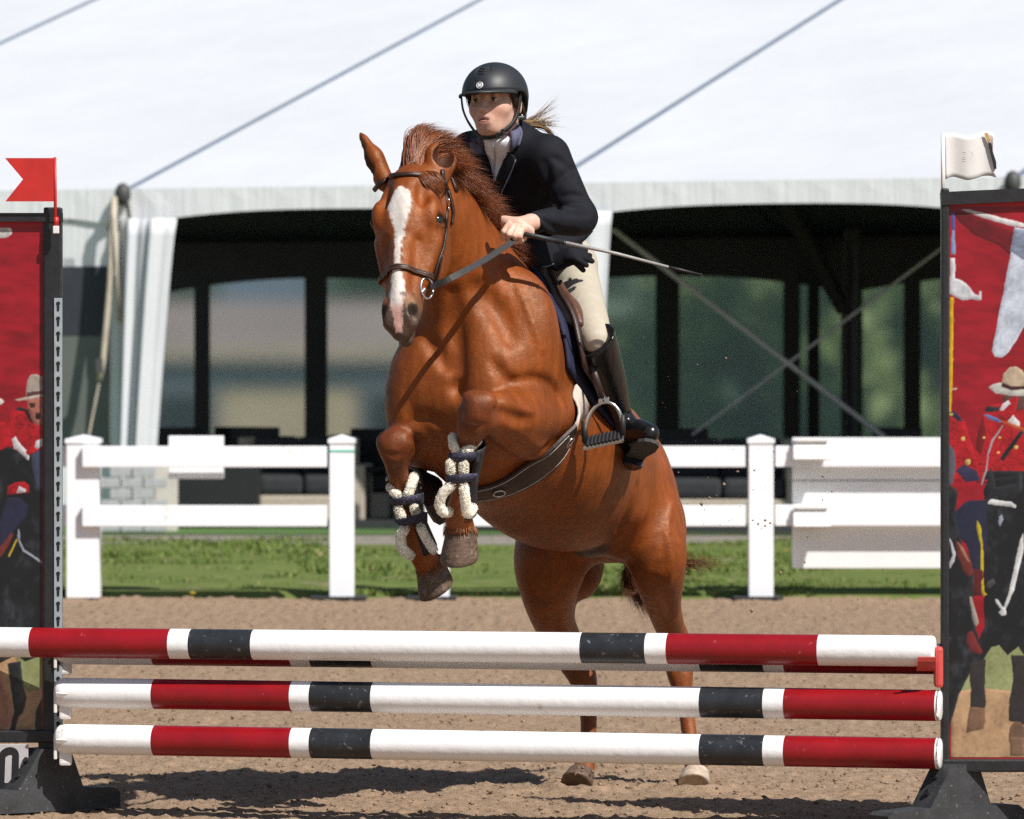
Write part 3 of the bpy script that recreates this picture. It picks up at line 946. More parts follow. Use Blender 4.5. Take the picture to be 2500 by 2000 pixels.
def tree(x, y, zb, h, w, m, seed, label):
    rr = np.random.default_rng(seed)
    root = thing("tree", label, "tree", (x, y, zb), "trees beyond the tent")
    tr = MB().tube([(x, y, zb), (x + 0.1, y, zb + h * 0.35), (x - 0.1, y, zb + h * 0.8)], [w * 0.055, w * 0.04, w * 0.012], 7)
    for k in range(6):
        a = rr.random() * 6.28; z0 = zb + h * (0.25 + 0.4 * rr.random())
        tr.tube([(x, y, z0), (x + math.cos(a) * w * 0.3, y + math.sin(a) * w * 0.3, z0 + h * 0.18)], [w * 0.022, w * 0.006], 5)
    tr.obj("trunk", M_bark, root, smooth=True)
    n_ = 3000
    k = 26
    cl = rr.normal(size=(k, 3)); cl /= np.linalg.norm(cl, axis=1)[:, None]; cl *= (0.45 + 0.5 * rr.random((k, 1)))
    cl = cl * np.array((w / 2, w / 2, h * 0.42)) + np.array((x, y, zb + h * 0.58))
    i = rr.integers(0, k, n_)
    dv = rr.normal(size=(n_, 3)); dv /= np.linalg.norm(dv, axis=1)[:, None]
    P = cl[i] + dv * (w * 0.17 * rr.random((n_, 1)) ** 0.4)
    a = rr.normal(size=(n_, 3)); a /= np.linalg.norm(a, axis=1)[:, None]
    b = np.cross(a, rr.normal(size=(n_, 3))); b /= np.linalg.norm(b, axis=1)[:, None]
    s = (0.16 + 0.20 * rr.random((n_, 1))) * (w / 5)
    V = np.stack([P - a * s, P + b * s * 0.6, P + a * s, P - b * s * 0.6], 1)
    obj("crown", me_from("crown", V.reshape(-1, 3), np.arange(4 * n_).reshape(-1, 4)), m, root)


k = 0
side = ["leftmost", "second from the left", "third from the left", "fourth from the left", "fifth from the left", "middle", "sixth from the right", "fifth from the right", "fourth from the right", "third from the right", "second from the right", "rightmost"]
spec = [(-8.2, 128, -2.5, 8.0, 6.0, M_leafC), (-2.0, 135, -2.5, 8.5, 6.5, M_leafB), (2.0, 94, -2.4, 6.4, 4.2, M_leafC), (3.6, 88, -1.6, 6.6, 4.6, M_leafA), (5.0, 97, -2.4, 7.6, 5.2, M_leafB), (6.3, 86, -1.5, 6.2, 4.4, M_leafA),
        (7.4, 99, -2.4, 7.8, 5.4, M_leafC), (8.4, 89, -1.7, 6.8, 4.8, M_leafB), (9.6, 101, -2.4, 7.9, 5.6, M_leafA), (3.0, 108, -2.6, 9.0, 6.0, M_leafB), (6.6, 112, -2.6, 9.5, 6.6, M_leafC), (10.8, 112, -2.6, 9.6, 6.6, M_leafB)]
order = sorted(range(len(spec)), key=lambda i: spec[i][0] / spec[i][1])
for rank, i in enumerate(order):
    x, y, zb, h_, w_, m = spec[i]
    tree(x, y, zb, h_, w_, m, 50 + i, "%s of the trees seen through the tent windows" % side[rank])
# ------------------------------------------------------------------ the jump
M_pw = mat("white_pole_paint", (0.80, 0.79, 0.78), rough=0.42, var=0.03, scale=6, spots=(0.46, 0.40, 0.32), spot_scale=15, spot_amt=0.635, bump=0.35, bscale=24, bdist=0.006)
M_pr = mat("red_pole_paint", (0.24, 0.0035, 0.007), rough=0.36, var=0.18, scale=8, spots=(0.42, 0.17, 0.15), spot_scale=34, spot_amt=0.655, bump=0.15, bscale=40)
M_pk = mat("black_pole_paint", (0.018, 0.020, 0.023), rough=0.40, var=0.4, scale=14, spots=(0.13, 0.14, 0.15), spot_scale=45, spot_amt=0.60, bump=0.15, bscale=40)
M_wear = mat("worn_wood", (0.42, 0.34, 0.25), rough=0.9, var=0.3, scale=30)
DL, DR = 18.15, 17.45


def pole(a, b, bands, label, r=0.0478, name="jump_pole"):
    """a round pole: lengths of paint butted end to end; bands = (fraction, material)"""
    a, b = np.array(a, float), np.array(b, float)
    root = thing(name, label, "pole", a * 0.5 + b * 0.5 - np.array((0, 0, r)), "striped jump poles")
    ax = unit(b - a); y = unit(np.cross((0, 0, 1), ax)); z = np.cross(ax, y)
    n = 28; L = np.linalg.norm(b - a)
    rr = np.random.default_rng(int(abs(a[2]) * 1e4))
    for i, (f0, f1, m, nm) in enumerate(bands):
        V, F = [], []
        st = [f0 + (f1 - f0) * q for q in np.linspace(0, 1, 5)]
        prof = [(f, r) for f in st]
        if f0 <= 0: prof = [(0, 0.0), (0, r * 0.72), (0.004, r * 0.93), (0.010, r)] + prof[1:]
        if f1 >= 1: prof = prof[:-1] + [(0.997, r), (0.999, r * 0.97), (1, r * 0.90), (1, 0.0)]
        for f, q in prof:
            for j in range(n):
                t_ = 2 * math.pi * j / n
                V.append(a + ax * L * f + q * (math.cos(t_) * y + math.sin(t_) * z))
        for k in range(len(prof) - 1):
            for j in range(n):
                F.append((k * n + j, k * n + (j + 1) % n, (k + 1) * n + (j + 1) % n, (k + 1) * n + j))
        me = MB().add(V, F).mesh(nm, True)
        obj(nm, me, m, root)
    return root


def fr(px, a, b):
    """fraction along the pole where it crosses photo column px"""
    x0, y0 = a[0], a[1]; dx, dy = b[0] - a[0], b[1] - a[1]; k = (px - CX) / F_PX
    return (k * y0 - x0) / (dx - k * dy)


def banded(a, b, cuts):
    out = []; prev = 0.0
    for px, c in cuts:
        f = 1.0 if px is None else min(1.0, max(0.0, fr(px, a, b)))
        if f > prev:
            out.append((prev, f, {'w': M_pw, 'r': M_pr, 'k': M_pk}[c], {'w': 'white_band', 'r': 'red_band', 'k': 'black_band'}[c]))
        prev = f
    return out


low = [(378, 'w'), (715, 'r'), (763, 'w'), (913, 'k'), (1713, 'w'), (1868, 'k'), (1918, 'w'), (2287, 'r'), (None, 'w')]
a, b = W(139, 1804, DL - 0.085), W(2297, 1840, DR - 0.06)
pole(a, b, banded(a, b, low), "lowest white red and black striped jump pole")
a, b = W(139, 1691, DL - 0.085), W(2297, 1723, DR - 0.06)
pole(a, b, banded(a, b, low), "striped jump pole second from the ground")
a, b = W(139, 1585, DL + 0.02), W(2302, 1609, DR + 0.035)
pole(a, b, banded(a, b, low), "striped jump pole mostly hidden behind the top pole")
a, b = W(-210, 1566, DL - 0.03), W(2282, 1590, DR - 0.075)
pole(a, b, banded(a, b, [(80, 'w'), (418, 'r'), (468, 'w'), (620, 'k'), (1422, 'w'), (1580, 'k'), (1632, 'w'), (2000, 'r'), (None, 'w')]), "top striped jump pole lying across in front of the left wing", 0.0475)

M_frame = mat("black_wing_paint", (0.012, 0.012, 0.013), rough=0.45, var=0.3, scale=20, spots=(0.36, 0.35, 0.33), spot_scale=30, spot_amt=0.70, bump=0.3, bscale=60)
M_foot = mat("dusty_black_foot", (0.030, 0.031, 0.033), rough=0.65, var=0.4, scale=14, spots=(0.22, 0.21, 0.19), spot_scale=70, spot_amt=0.62, bump=0.4, bscale=80)
M_track = mat("zinc_track", (0.30, 0.34, 0.36), rough=0.55, var=0.15, scale=30, metal=0.2)
M_hole = mat("slot_dark", (0.004, 0.004, 0.004), rough=0.8)
M_cup = mat("pale_plastic_cup", (0.66, 0.63, 0.60), rough=0.5, var=0.06, scale=20)
M_redc = mat("red_plastic_cup", (0.50, 0.06, 0.05), rough=0.5, var=0.12, scale=30)
PRINT = {}


def pm(rgb, var=0.10, stretch=(1, 1, 1), scale=14, spots=None):
    k = "print_%02x%02x%02x" % tuple(rgb)
    if k not in PRINT:
        PRINT[k] = mat(k, tuple(0.8 * c for c in s2l(*rgb)), rough=0.42, var=var, scale=scale, stretch=stretch, bump=0.12, bscale=12, bdist=0.01, spots=spots, spot_scale=40, spot_amt=0.68)
    return PRINT[k]


def wing(side, xin, d, width, label):
    """upright frame with printed banner; xin = photo column of the inner edge"""
    s = 1 if side == 'right' else -1
    x0 = (xin - CX) / F_PX * d
    root = thing("jump_wing", label, "jump wing", (x0 + s * width / 2, d, 0), "printed wings of the jump")
    zt = 1.43 + (HY - (545 if s < 0 else 500)) / F_PX * d
    zbm = 1.43 + (HY - (1797 if s < 0 else 1868)) / F_PX * d
    pw = 0.058 if s < 0 else 0.024
    MB().box((x0 + s * pw / 2, d, (zt + zbm) / 2 + 0.02), (pw, 0.052, zt - zbm + 0.06), None, 0.006).obj("inner_upright", M_frame, root)
    MB().box((x0 + s * (width - 0.028), d, (zt + zbm) / 2), (0.056, 0.052, zt - zbm), None, 0.006).obj("outer_upright", M_frame, root)
    tb_ = MB()
    pts = [(x0 + s * (0.0 + (width) * q), d, zt + 0.018 + 0.05 * math.sin(q * math.pi) * (0 if s < 0 else 0.3)) for q in np.linspace(0, 1, 9)]
    for p_, q_ in zip(pts[:-1], pts[1:]):
        tb_.bar(p_, q_, 0.06, 0.040 if s > 0 else 0.028)
    tb_.obj("top_bar", M_frame, root)
    MB().box((x0 + s * width / 2, d - 0.002, zbm), (width, 0.062, 0.040), None, 0.006).obj("bottom_bar", M_frame, root)
    # foot: a braced skid with a sloping gusset
    for off in (0.045, width - 0.10):
        xc = x0 + s * off
        f = MB()
        dv = unit((0.80, 0.60, 0)); pv = np.array((dv[1], -dv[0], 0))
        prof = [(-0.31, 0), (-0.31, 0.055), (-0.29, 0.065), (-0.14, 0.072), (-0.055, 0.20), (0.055, 0.20), (0.105, 0.072), (0.22, 0.066), (0.245, 0.05), (0.245, 0)]
        f.prism([np.array((xc, d, 0.002)) + dv * a_ + np.array((0, 0, h_)) - pv * 0.045 for a_, h_ in prof], pv * 0.09)
        ft = f.obj("foot", M_foot, root)
        for a_, h_ in ((-0.080, 0.162), (-0.112, 0.114)):
            c = np.array((xc, d, 0)) + dv * a_ + np.array((0, 0, h_))
            nn = unit(-dv * 0.83 + np.array((0, 0, 0.55))); u_ = unit(np.cross(nn, pv))
            MB().tube([c, c + nn * 0.010], 0.011, 8).obj("bolt", M_frame, ft)
        MB().box((xc, d, (0.19 + zbm) / 2), (0.06, 0.05, max(0.02, zbm - 0.19)), None, 0.004).obj("foot_post", M_frame, root)
    # banner sheet
    bx0, bx1 = x0 + s * pw, x0 + s * (width - 0.058)
    ban = MB().box(((bx0 + bx1) / 2, d - 0.004, (zt + zbm) / 2), (abs(bx1 - bx0), 0.004, zt - zbm + 0.02)).obj("banner", pm((196, 18, 38), 0.30, (0.5, 1, 5.5), 5), root)
    return root, ban, x0, zt, zbm, bx0, bx1


M_ban = mat("banner_print", (0.3, 0.02, 0.03), rough=0.40, attr="coat", var=0.04, scale=30, bump=0.10, bscale=9, bdist=0.012)


def inside(X, Y, pts):
    r = np.zeros(X.shape, bool)
    for (x0, y0), (x1, y1) in zip(pts, pts[1:] + pts[:1]):
        if y0 == y1: continue
        c = ((y0 <= Y) != (y1 <= Y)) & (X < x0 + (Y - y0) * (x1 - x0) / (y1 - y0))
        r ^= c
    return r


def flat(ban, d, polys, lim):
    """the printed picture: a fine sheet on the banner board, inked point by point"""
    vis = (max(lim[0], -30), min(lim[1], 2530))
    xs = np.unique(np.concatenate([np.arange(lim[0], lim[1], 14.0), np.arange(vis[0], vis[1], 1.8), [lim[1]]]))
    xs = xs[np.concatenate([[True], np.diff(xs) > 0.7])]
    y0, y1 = (556, 1795) if lim[1] < 1000 else (506, 1850)
    ys = np.arange(y0, y1 + 0.1, 1.8)
    X, Y = np.meshgrid(xs, ys, indexing='ij')
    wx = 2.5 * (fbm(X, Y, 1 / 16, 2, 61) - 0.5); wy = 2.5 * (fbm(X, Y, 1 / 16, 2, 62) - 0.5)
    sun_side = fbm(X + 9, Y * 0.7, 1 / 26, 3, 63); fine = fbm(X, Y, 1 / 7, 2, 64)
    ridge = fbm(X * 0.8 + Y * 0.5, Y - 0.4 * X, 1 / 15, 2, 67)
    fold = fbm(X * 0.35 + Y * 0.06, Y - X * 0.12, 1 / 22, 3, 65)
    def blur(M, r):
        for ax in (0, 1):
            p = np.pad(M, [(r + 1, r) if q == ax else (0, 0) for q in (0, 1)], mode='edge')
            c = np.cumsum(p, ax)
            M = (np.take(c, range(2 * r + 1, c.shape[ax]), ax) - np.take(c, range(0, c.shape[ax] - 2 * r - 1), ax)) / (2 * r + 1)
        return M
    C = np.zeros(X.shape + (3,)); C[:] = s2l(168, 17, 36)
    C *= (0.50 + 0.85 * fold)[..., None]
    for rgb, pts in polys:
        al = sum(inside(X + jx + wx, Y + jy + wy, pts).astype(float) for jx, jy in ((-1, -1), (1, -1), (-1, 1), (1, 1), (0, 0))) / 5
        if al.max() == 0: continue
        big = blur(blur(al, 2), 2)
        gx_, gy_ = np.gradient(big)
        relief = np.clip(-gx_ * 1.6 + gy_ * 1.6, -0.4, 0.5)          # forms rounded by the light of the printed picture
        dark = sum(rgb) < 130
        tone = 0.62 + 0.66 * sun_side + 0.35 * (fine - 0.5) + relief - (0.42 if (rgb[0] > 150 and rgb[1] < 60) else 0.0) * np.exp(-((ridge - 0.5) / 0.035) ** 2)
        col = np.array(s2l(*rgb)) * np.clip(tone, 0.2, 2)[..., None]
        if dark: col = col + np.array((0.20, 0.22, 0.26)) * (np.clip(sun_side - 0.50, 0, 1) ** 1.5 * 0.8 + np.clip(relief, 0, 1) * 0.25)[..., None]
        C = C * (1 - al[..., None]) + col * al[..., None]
    P = np.stack([(X - CX) / F_PX * (d - 0.0075), np.full(X.shape, d - 0.0075), CH - (Y - HY) / F_PX * (d - 0.0075)], -1)
    n, m = X.shape
    i, j = np.meshgrid(np.arange(n - 1), np.arange(m - 1), indexing='ij'); k = (i * m + j).ravel()
    me = me_from("printed_picture", P.reshape(-1, 3), np.stack([k, k + m, k + m + 1, k + 1][::-1], 1))
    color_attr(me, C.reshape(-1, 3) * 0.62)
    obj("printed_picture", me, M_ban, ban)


def circ(x, y, rx, ry, n=14, a0=0, a1=360): return [(x + rx * math.cos(math.radians(a)), y + ry * math.sin(math.radians(a))) for a in np.linspace(a0, a1, n, endpoint=(a1 - a0) < 360)]


RED, DRED, NAVY, BLK, SADDLE, TAN, GRN = (190, 22, 34), (120, 14, 22), (38, 40, 66), (22, 24, 28), (120, 46, 40), (196, 158, 120), (158, 164, 112)
# ---- left wing
wl, banL, x0, zt, zbm, bx0, bx1 = wing('left', 152, DL + 0.02, 0.95, "black framed jump wing with red printed banner at the left edge")
lim = (-520, 104)
flat(banL, DL + 0.02, [
    (TAN, [(-520, 1540), (104, 1540), (104, 1795), (-520, 1795)]),
    (GRN, [(40, 1600), (104, 1600), (104, 1680), (70, 1690), (45, 1660)]),
    ((225, 220, 215), circ(4, 566, 26, 16)),
    (BLK, [(-520, 1085), (20, 1075), (60, 1115), (104, 1060), (104, 1600), (60, 1615), (40, 1600), (-40, 1640), (-520, 1640)]),
    (RED, [(-520, 1000), (-30, 1035), (10, 1030), (32, 1000), (48, 993), (70, 1005), (88, 1040), (104, 1040), (104, 1080), (60, 1110), (20, 1090), (-20, 1110), (-520, 1100)]),
    ((30, 20, 24), [(34, 1000), (46, 993), (68, 1000), (84, 1035), (74, 1030), (60, 1005)]),
    ((178, 110, 96), [(66, 975), (104, 972), (104, 1036), (92, 1040), (80, 1030), (68, 1000)]),
    ((40, 14, 14), circ(93, 1016, 7, 9)), ((70, 34, 30), [(70, 984), (86, 984), (84, 996), (74, 996)]),
    ((186, 172, 160), [(63, 958), (66, 930), (75, 915), (88, 913), (104, 920), (104, 966), (64, 970)]),
    ((96, 60, 62), [(64, 958), (104, 954), (104, 966), (66, 968)]),
    ((200, 182, 166), [(36, 975), (104, 962), (104, 970), (60, 978), (42, 978)]),
    ((222, 214, 205), circ(-8, 980, 18, 9)),
    ((226, 218, 222), [(28, 1072), (38, 1066), (44, 1078), (52, 1088), (64, 1100), (72, 1115), (70, 1125), (58, 1115), (44, 1100), (34, 1096)]),
    ((210, 24, 40), [(62, 1105), (82, 1082), (104, 1075), (104, 1092), (80, 1108), (68, 1112)]),
    ((228, 226, 232), [(84, 1092), (88, 1078), (104, 1070), (104, 1090), (90, 1096)]),
    ((66, 72, 96), [(76, 1112), (104, 1092), (104, 1200), (90, 1190), (80, 1150)]),
    (RED, [(18, 1188), (36, 1178), (58, 1176), (70, 1185), (72, 1202), (40, 1206), (18, 1208)]),
    ((214, 206, 208), [(40, 1204), (46, 1186), (64, 1196), (62, 1202)]),
    (NAVY, [(-60, 1290), (0, 1270), (18, 1215), (48, 1215), (68, 1235), (64, 1260), (30, 1300), (10, 1330), (-60, 1380)]),
    (SADDLE, [(-20, 1350), (4, 1330), (28, 1300), (32, 1306), (22, 1330), (8, 1352), (-20, 1378)]),
    ((212, 180, 40), [(20, 1358), (40, 1315), (43, 1318), (24, 1360)]),
    ((168, 174, 186), [(42, 1310), (45, 1290), (48, 1300), (48, 1318), (60, 1342), (80, 1355), (104, 1372), (104, 1378), (78, 1360), (56, 1346), (45, 1322)]),
    ((30, 32, 36), [(18, 1620), (50, 1615), (58, 1680), (66, 1705), (56, 1742), (46, 1748), (36, 1788), (22, 1788), (34, 1738), (28, 1690)]),
    ((44, 36, 34), [(86, 1740), (104, 1700), (104, 1790), (86, 1780)]),
    ((182, 130, 104), [(-40, 1640), (0, 1640), (22, 1700), (28, 1760), (10, 1790), (-40, 1790)]),
], lim)
# adjustable cup track with keyhole slots
tx = W(142, 735, DL - 0.01)
tz0, tz1 = W(142, 1900, DL)[2] + 0.06, W(142, 728, DL)[2]
MB().box((tx[0], DL - 0.0085, (tz0 + tz1) / 2), (0.026, 0.005, tz1 - tz0), None, 0.001).obj("cup_track", M_track, wl)
kh = MB()
V = [(0.0065 * math.cos(a), 0, 0.009 + 0.0065 * math.sin(a)) for a in np.linspace(-0.9, math.pi + 0.9, 10)] + [(-0.0034, 0, -0.014), (0, 0, -0.017), (0.0034, 0, -0.014)]
khm = MB().prism(V, (0, 0.001, 0)).mesh("keyhole_slot")
py_ = 748
while py_ < 1880:
    c = W(142, py_, DL)
    o = obj("keyhole_slot", khm, M_hole, wl); o.location = (tx[0], DL - 0.0125, c[2])
    py_ += 36.6


def cup(px, py, d, root, m=M_cup):
    c = W(px, py, d)
    k = MB()
    V = []
    G = np.zeros((12, 5, 3)); NN = np.zeros((12, 5, 3))
    for i, a in enumerate(np.linspace(math.radians(200), math.radians(340), 12)):
        for j in range(5):
            G[i, j] = c + np.array((0.008 + 0.10 * j / 4, 0.056 * math.cos(a), 0.056 * math.sin(a) + 0.066 - 0.008 * j / 4)); NN[i, j] = np.array((0, -math.cos(a), -math.sin(a)))
    k.add(*shell(G, NN, -0.007, 0.007))
    k.box(c + np.array((0.035, -0.012, -0.016)), (0.040, 0.030, 0.050), None, 0.008)
    k.box(c + np.array((0.004, 0.0, 0.010)), (0.010, 0.075, 0.060), None, 0.003)
    return k.obj("pole_cup", m, root)


for py in (1607, 1716, 1829):
    cup(134, py + 8, DL + 0.02 if py < 1650 else DL - 0.085, wl)
# number plate between the feet: only its last figure shows
pl = MB().box(W(-30, 1880, DL - 0.02), (0.26, 0.006, 0.165), None, 0.002).obj("number_plate", mat("plate_grey", (0.40, 0.38, 0.38), rough=0.6), wl)
def oval(cx_, cy_, rx, ry, sk, d): return [W(cx_ + rx * math.cos(a) * (1) + sk * (-math.sin(a)) * -1 * 0 + sk * math.sin(a), cy_ - (ry - rx) * (1 if math.sin(a) > 0 else -1) * (abs(math.sin(a)) > 0.02) - rx * math.sin(a), d) for a in np.linspace(0, 2 * math.pi, 33)[:-1]]
MB().prism(oval(20, 1878, 26, 54, 5, DL - 0.0250), (0, 0.001, 0)).obj("figure_0", mat("figure_black", (0.008, 0.008, 0.009), rough=0.5), pl)
MB().prism(oval(20, 1878, 8, 34, 5, DL - 0.0262), (0, 0.001, 0)).obj("figure_0_counter", MATS["plate_grey"], pl)

# ---- right wing
wr, banR, x0, zt, zbm, bx0, bx1 = wing('right', 2297, DR, 0.95, "black framed jump wing with mounted riders printed on its banner at the right")
lim = (2315, 2880)
flat(banR, DR, [
    (GRN, [(2322, 1560), (2880, 1560), (2880, 1700), (2322, 1700)]),
    (TAN, [(2322, 1690), (2400, 1680), (2500, 1690), (2880, 1690), (2880, 1850), (2322, 1850)]),
    ((120, 12, 26), [(2325, 516), (2350, 514), (2460, 560), (2500, 575), (2500, 640), (2468, 625), (2440, 600), (2380, 575), (2340, 540)]),
    ((214, 222, 236), [(2478, 555), (2500, 560), (2700, 620), (2700, 780), (2560, 690), (2500, 800), (2462, 862), (2445, 873), (2428, 870), (2422, 855), (2440, 760), (2460, 660)]),
    ((150, 160, 184), [(2476, 558), (2560, 575), (2640, 600), (2640, 660), (2500, 635), (2466, 612)]),
    ((232, 228, 228), [(2345, 512), (2362, 511), (2500, 545), (2500, 556), (2470, 552), (2400, 532)]),
    ((86, 96, 176), [(2322, 520), (2330, 520), (2332, 560), (2327, 566), (2322, 555)]),
    ((150, 170, 220), [(2324, 562), (2330, 562), (2333, 622), (2322, 622)]),
    ((226, 226, 232), [(2320, 630), (2332, 630), (2332, 680), (2346, 684), (2358, 692), (2370, 704), (2378, 718), (2390, 722), (2392, 710), (2397, 712), (2397, 732), (2386, 734), (2372, 730), (2352, 734), (2334, 726), (2318, 716)]),
    ((232, 184, 20), [(2320, 726), (2328, 726), (2326, 910), (2322, 1010), (2322, 1010), (2316, 1010), (2318, 800)]),
    ((206, 176, 150), [(2322, 949), (2336, 946), (2336, 951), (2322, 953)]),
    # rider with broad hat
    (RED, [(2384, 1075), (2400, 1010), (2420, 990), (2440, 985), (2500, 985), (2700, 1000), (2700, 1180), (2385, 1180), (2372, 1130)]),
    (DRED, [(2384, 1075), (2400, 1012), (2408, 1060), (2396, 1110), (2384, 1100)]),
    ((30, 26, 34), [(2404, 1000), (2412, 992), (2440, 994), (2438, 1004), (2408, 1006)]),
    ((24, 22, 26), [(2404, 1150), (2500, 1150), (2700, 1150), (2700, 1172), (2404, 1172)]),
    ((24, 22, 26), [(2440, 1120), (2494, 1048), (2500, 1056), (2450, 1126)]),
    ((96, 64, 56), [(2446, 966), (2500, 966), (2500, 1000), (2470, 1005), (2452, 990)]),
    ((206, 204, 196), [(2414, 946), (2424, 938), (2446, 934), (2500, 950), (2600, 948), (2600, 966), (2470, 967), (2430, 960)]),
    ((208, 186, 158), [(2446, 940), (2450, 912), (2466, 897), (2480, 895), (2496, 904), (2510, 930), (2510, 946), (2470, 950)]),
    ((74, 26, 30), [(2446, 934), (2470, 944), (2510, 942), (2510, 950), (2468, 953), (2446, 944)]),
    (RED, [(2430, 1018), (2452, 985), (2480, 966), (2486, 972), (2480, 1010), (2470, 1030)]),
    ((226, 222, 224), [(2440, 1000), (2448, 985), (2462, 978), (2468, 986), (2456, 996), (2446, 1004)]),
    ((222, 218, 216), [(2460, 1030), (2474, 1014), (2490, 1030), (2490, 1046), (2470, 1040)]),
    ((196, 92, 36), [(2434, 1022), (2500, 1045), (2700, 1060), (2700, 1068), (2500, 1055), (2450, 1034)]),
    ((96, 124, 184), [(2402, 1012), (2412, 1012), (2436, 1022), (2448, 1030), (2440, 1032), (2414, 1024)]),
    ((178, 160, 170), [(2446, 1040), (2450, 1040), (2424, 1080), (2414, 1110), (2410, 1150), (2398, 1184), (2394, 1184), (2407, 1145), (2411, 1105), (2420, 1076)]),
    # cut-off rider at the banner's edge
    (RED, [(2314, 1020), (2340, 1010), (2356, 1030), (2368, 1070), (2386, 1130), (2394, 1165), (2350, 1180), (2314, 1170)]),
    ((44, 44, 74), [(2316, 1006), (2330, 1004), (2346, 1018), (2350, 1030), (2340, 1028), (2326, 1018)]),
    ((222, 190, 90), circ(2322, 1012, 5, 4)), ((222, 190, 110), circ(2351, 1071, 5, 5)), ((222, 190, 110), circ(2363, 1128, 7, 8)),
    ((222, 190, 110), circ(2402, 1069, 4, 3)), ((222, 190, 110), circ(2437, 1105, 4, 3)), ((222, 190, 110), circ(2480, 1092, 5, 5)), ((222, 190, 110), circ(2441, 1068, 3, 3)),
    ((52, 50, 84), [(2334, 1150), (2352, 1134), (2384, 1150), (2394, 1172), (2360, 1178)]),
    ((88, 88, 100), [(2314, 1080), (2330, 1100), (2334, 1140), (2326, 1180), (2314, 1190)]),
    (NAVY, [(2350, 1230), (2368, 1222), (2400, 1220), (2420, 1230), (2420, 1300), (2404, 1400), (2376, 1392), (2360, 1330), (2330, 1300), (2320, 1260)]),
    # black horses
    (BLK, [(2314, 1180), (2340, 1200), (2330, 1260), (2350, 1330), (2372, 1370), (2378, 1400), (2374, 1500), (2390, 1560), (2404, 1530), (2400, 1380), (2412, 1300), (2408, 1240), (2400, 1200), (2412, 1170), (2500, 1160), (2880, 1170), (2880, 1610), (2500, 1600), (2486, 1578), (2470, 1592), (2460, 1600), (2440, 1575), (2420, 1580), (2398, 1615), (2370, 1640), (2340, 1700), (2326, 1750), (2314, 1790)]),
    ((36, 38, 44), [(2410, 1190), (2412, 1160), (2418, 1140), (2426, 1160), (2430, 1190), (2480, 1180), (2488, 1150), (2494, 1160), (2496, 1200), (2470, 1220), (2430, 1215)]),
    ((226, 226, 224), [(2414, 1222), (2420, 1219), (2470, 1226), (2482, 1234), (2480, 1240), (2440, 1234), (2410, 1230)]),
    ((150, 160, 174), [(2438, 1262), (2446, 1257), (2450, 1268), (2442, 1286), (2438, 1278)]),
    ((206, 182, 40), [(2386, 1270), (2394, 1285), (2400, 1340), (2402, 1390), (2398, 1410), (2394, 1392), (2394, 1330), (2384, 1290)]),
    (SADDLE, [(2334, 1320), (2350, 1330), (2370, 1370), (2376, 1400), (2366, 1410), (2350, 1390), (2336, 1350)]),
    ((176, 120, 96), [(2338, 1322), (2352, 1338), (2368, 1372), (2362, 1374), (2346, 1346)]),
    ((96, 26, 30), [(2378, 1390), (2400, 1392), (2396, 1455), (2376, 1455)]),
    ((206, 182, 40), [(2396, 1420), (2402, 1410), (2402, 1444), (2410, 1452), (2402, 1456), (2396, 1448)]),
    ((76, 74, 74), [(2410, 1420), (2426, 1412), (2430, 1422), (2416, 1438), (2406, 1432)]),
    ((226, 226, 226), [(2490, 1320), (2498, 1300), (2500, 1340), (2476, 1440), (2456, 1486), (2450, 1484), (2462, 1450)]),
    ((226, 226, 226), [(2430, 1462), (2436, 1464), (2448, 1482), (2456, 1484), (2456, 1502), (2446, 1504), (2438, 1496), (2444, 1488), (2430, 1470)]),
    ((170, 160, 150), [(2366, 1458), (2372, 1456), (2384, 1500), (2390, 1520), (2384, 1530), (2376, 1520)]),
    ((124, 40, 44), [(2362, 1546), (2374, 1540), (2388, 1570), (2400, 1590), (2396, 1598), (2372, 1592), (2360, 1570)]),
    ((204, 204, 210), [(2316, 1310), (2322, 1320), (2334, 1352), (2330, 1370), (2320, 1388), (2316, 1378), (2326, 1356)]),
    # fading legs in the dust
    ((52, 48, 46), [(2366, 1620), (2406, 1610), (2404, 1680), (2408, 1715), (2404, 1730), (2368, 1728), (2370, 1690)]),
    ((128, 96, 74), [(2368, 1726), (2404, 1728), (2406, 1760), (2400, 1780), (2358, 1790), (2362, 1756)]),
    ((52, 48, 46), [(2468, 1600), (2540, 1600), (2520, 1700), (2500, 1770), (2462, 1760), (2464, 1710), (2474, 1660)]),
    ((120, 90, 70), circ(2484, 1795, 22, 34)), ((130, 100, 78), [(2466, 1800), (2500, 1800), (2500, 1846), (2466, 1846)]),
], lim)
c = W(2283, 1628, DR - 0.045)
rc = MB().box(c + np.array((0.010, 0, 0)), (0.026, 0.07, 0.125), None, 0.010).obj("cup_plate", M_redc, wr)
G = np.zeros((12, 4, 3)); NN = np.zeros((12, 4, 3))
for i, a in enumerate(np.linspace(math.radians(195), math.radians(345), 12)):
    for j in range(4):
        G[i, j] = W(2272, 1590, DR - 0.075) + np.array((-0.055 * j / 3 + 0.012, 0.055 * math.cos(a), 0.055 * math.sin(a))); NN[i, j] = np.array((0, -math.cos(a), -math.sin(a)))
MB().add(*shell(G, NN, -0.006, 0.006)).obj("pole_cup", M_redc, wr)

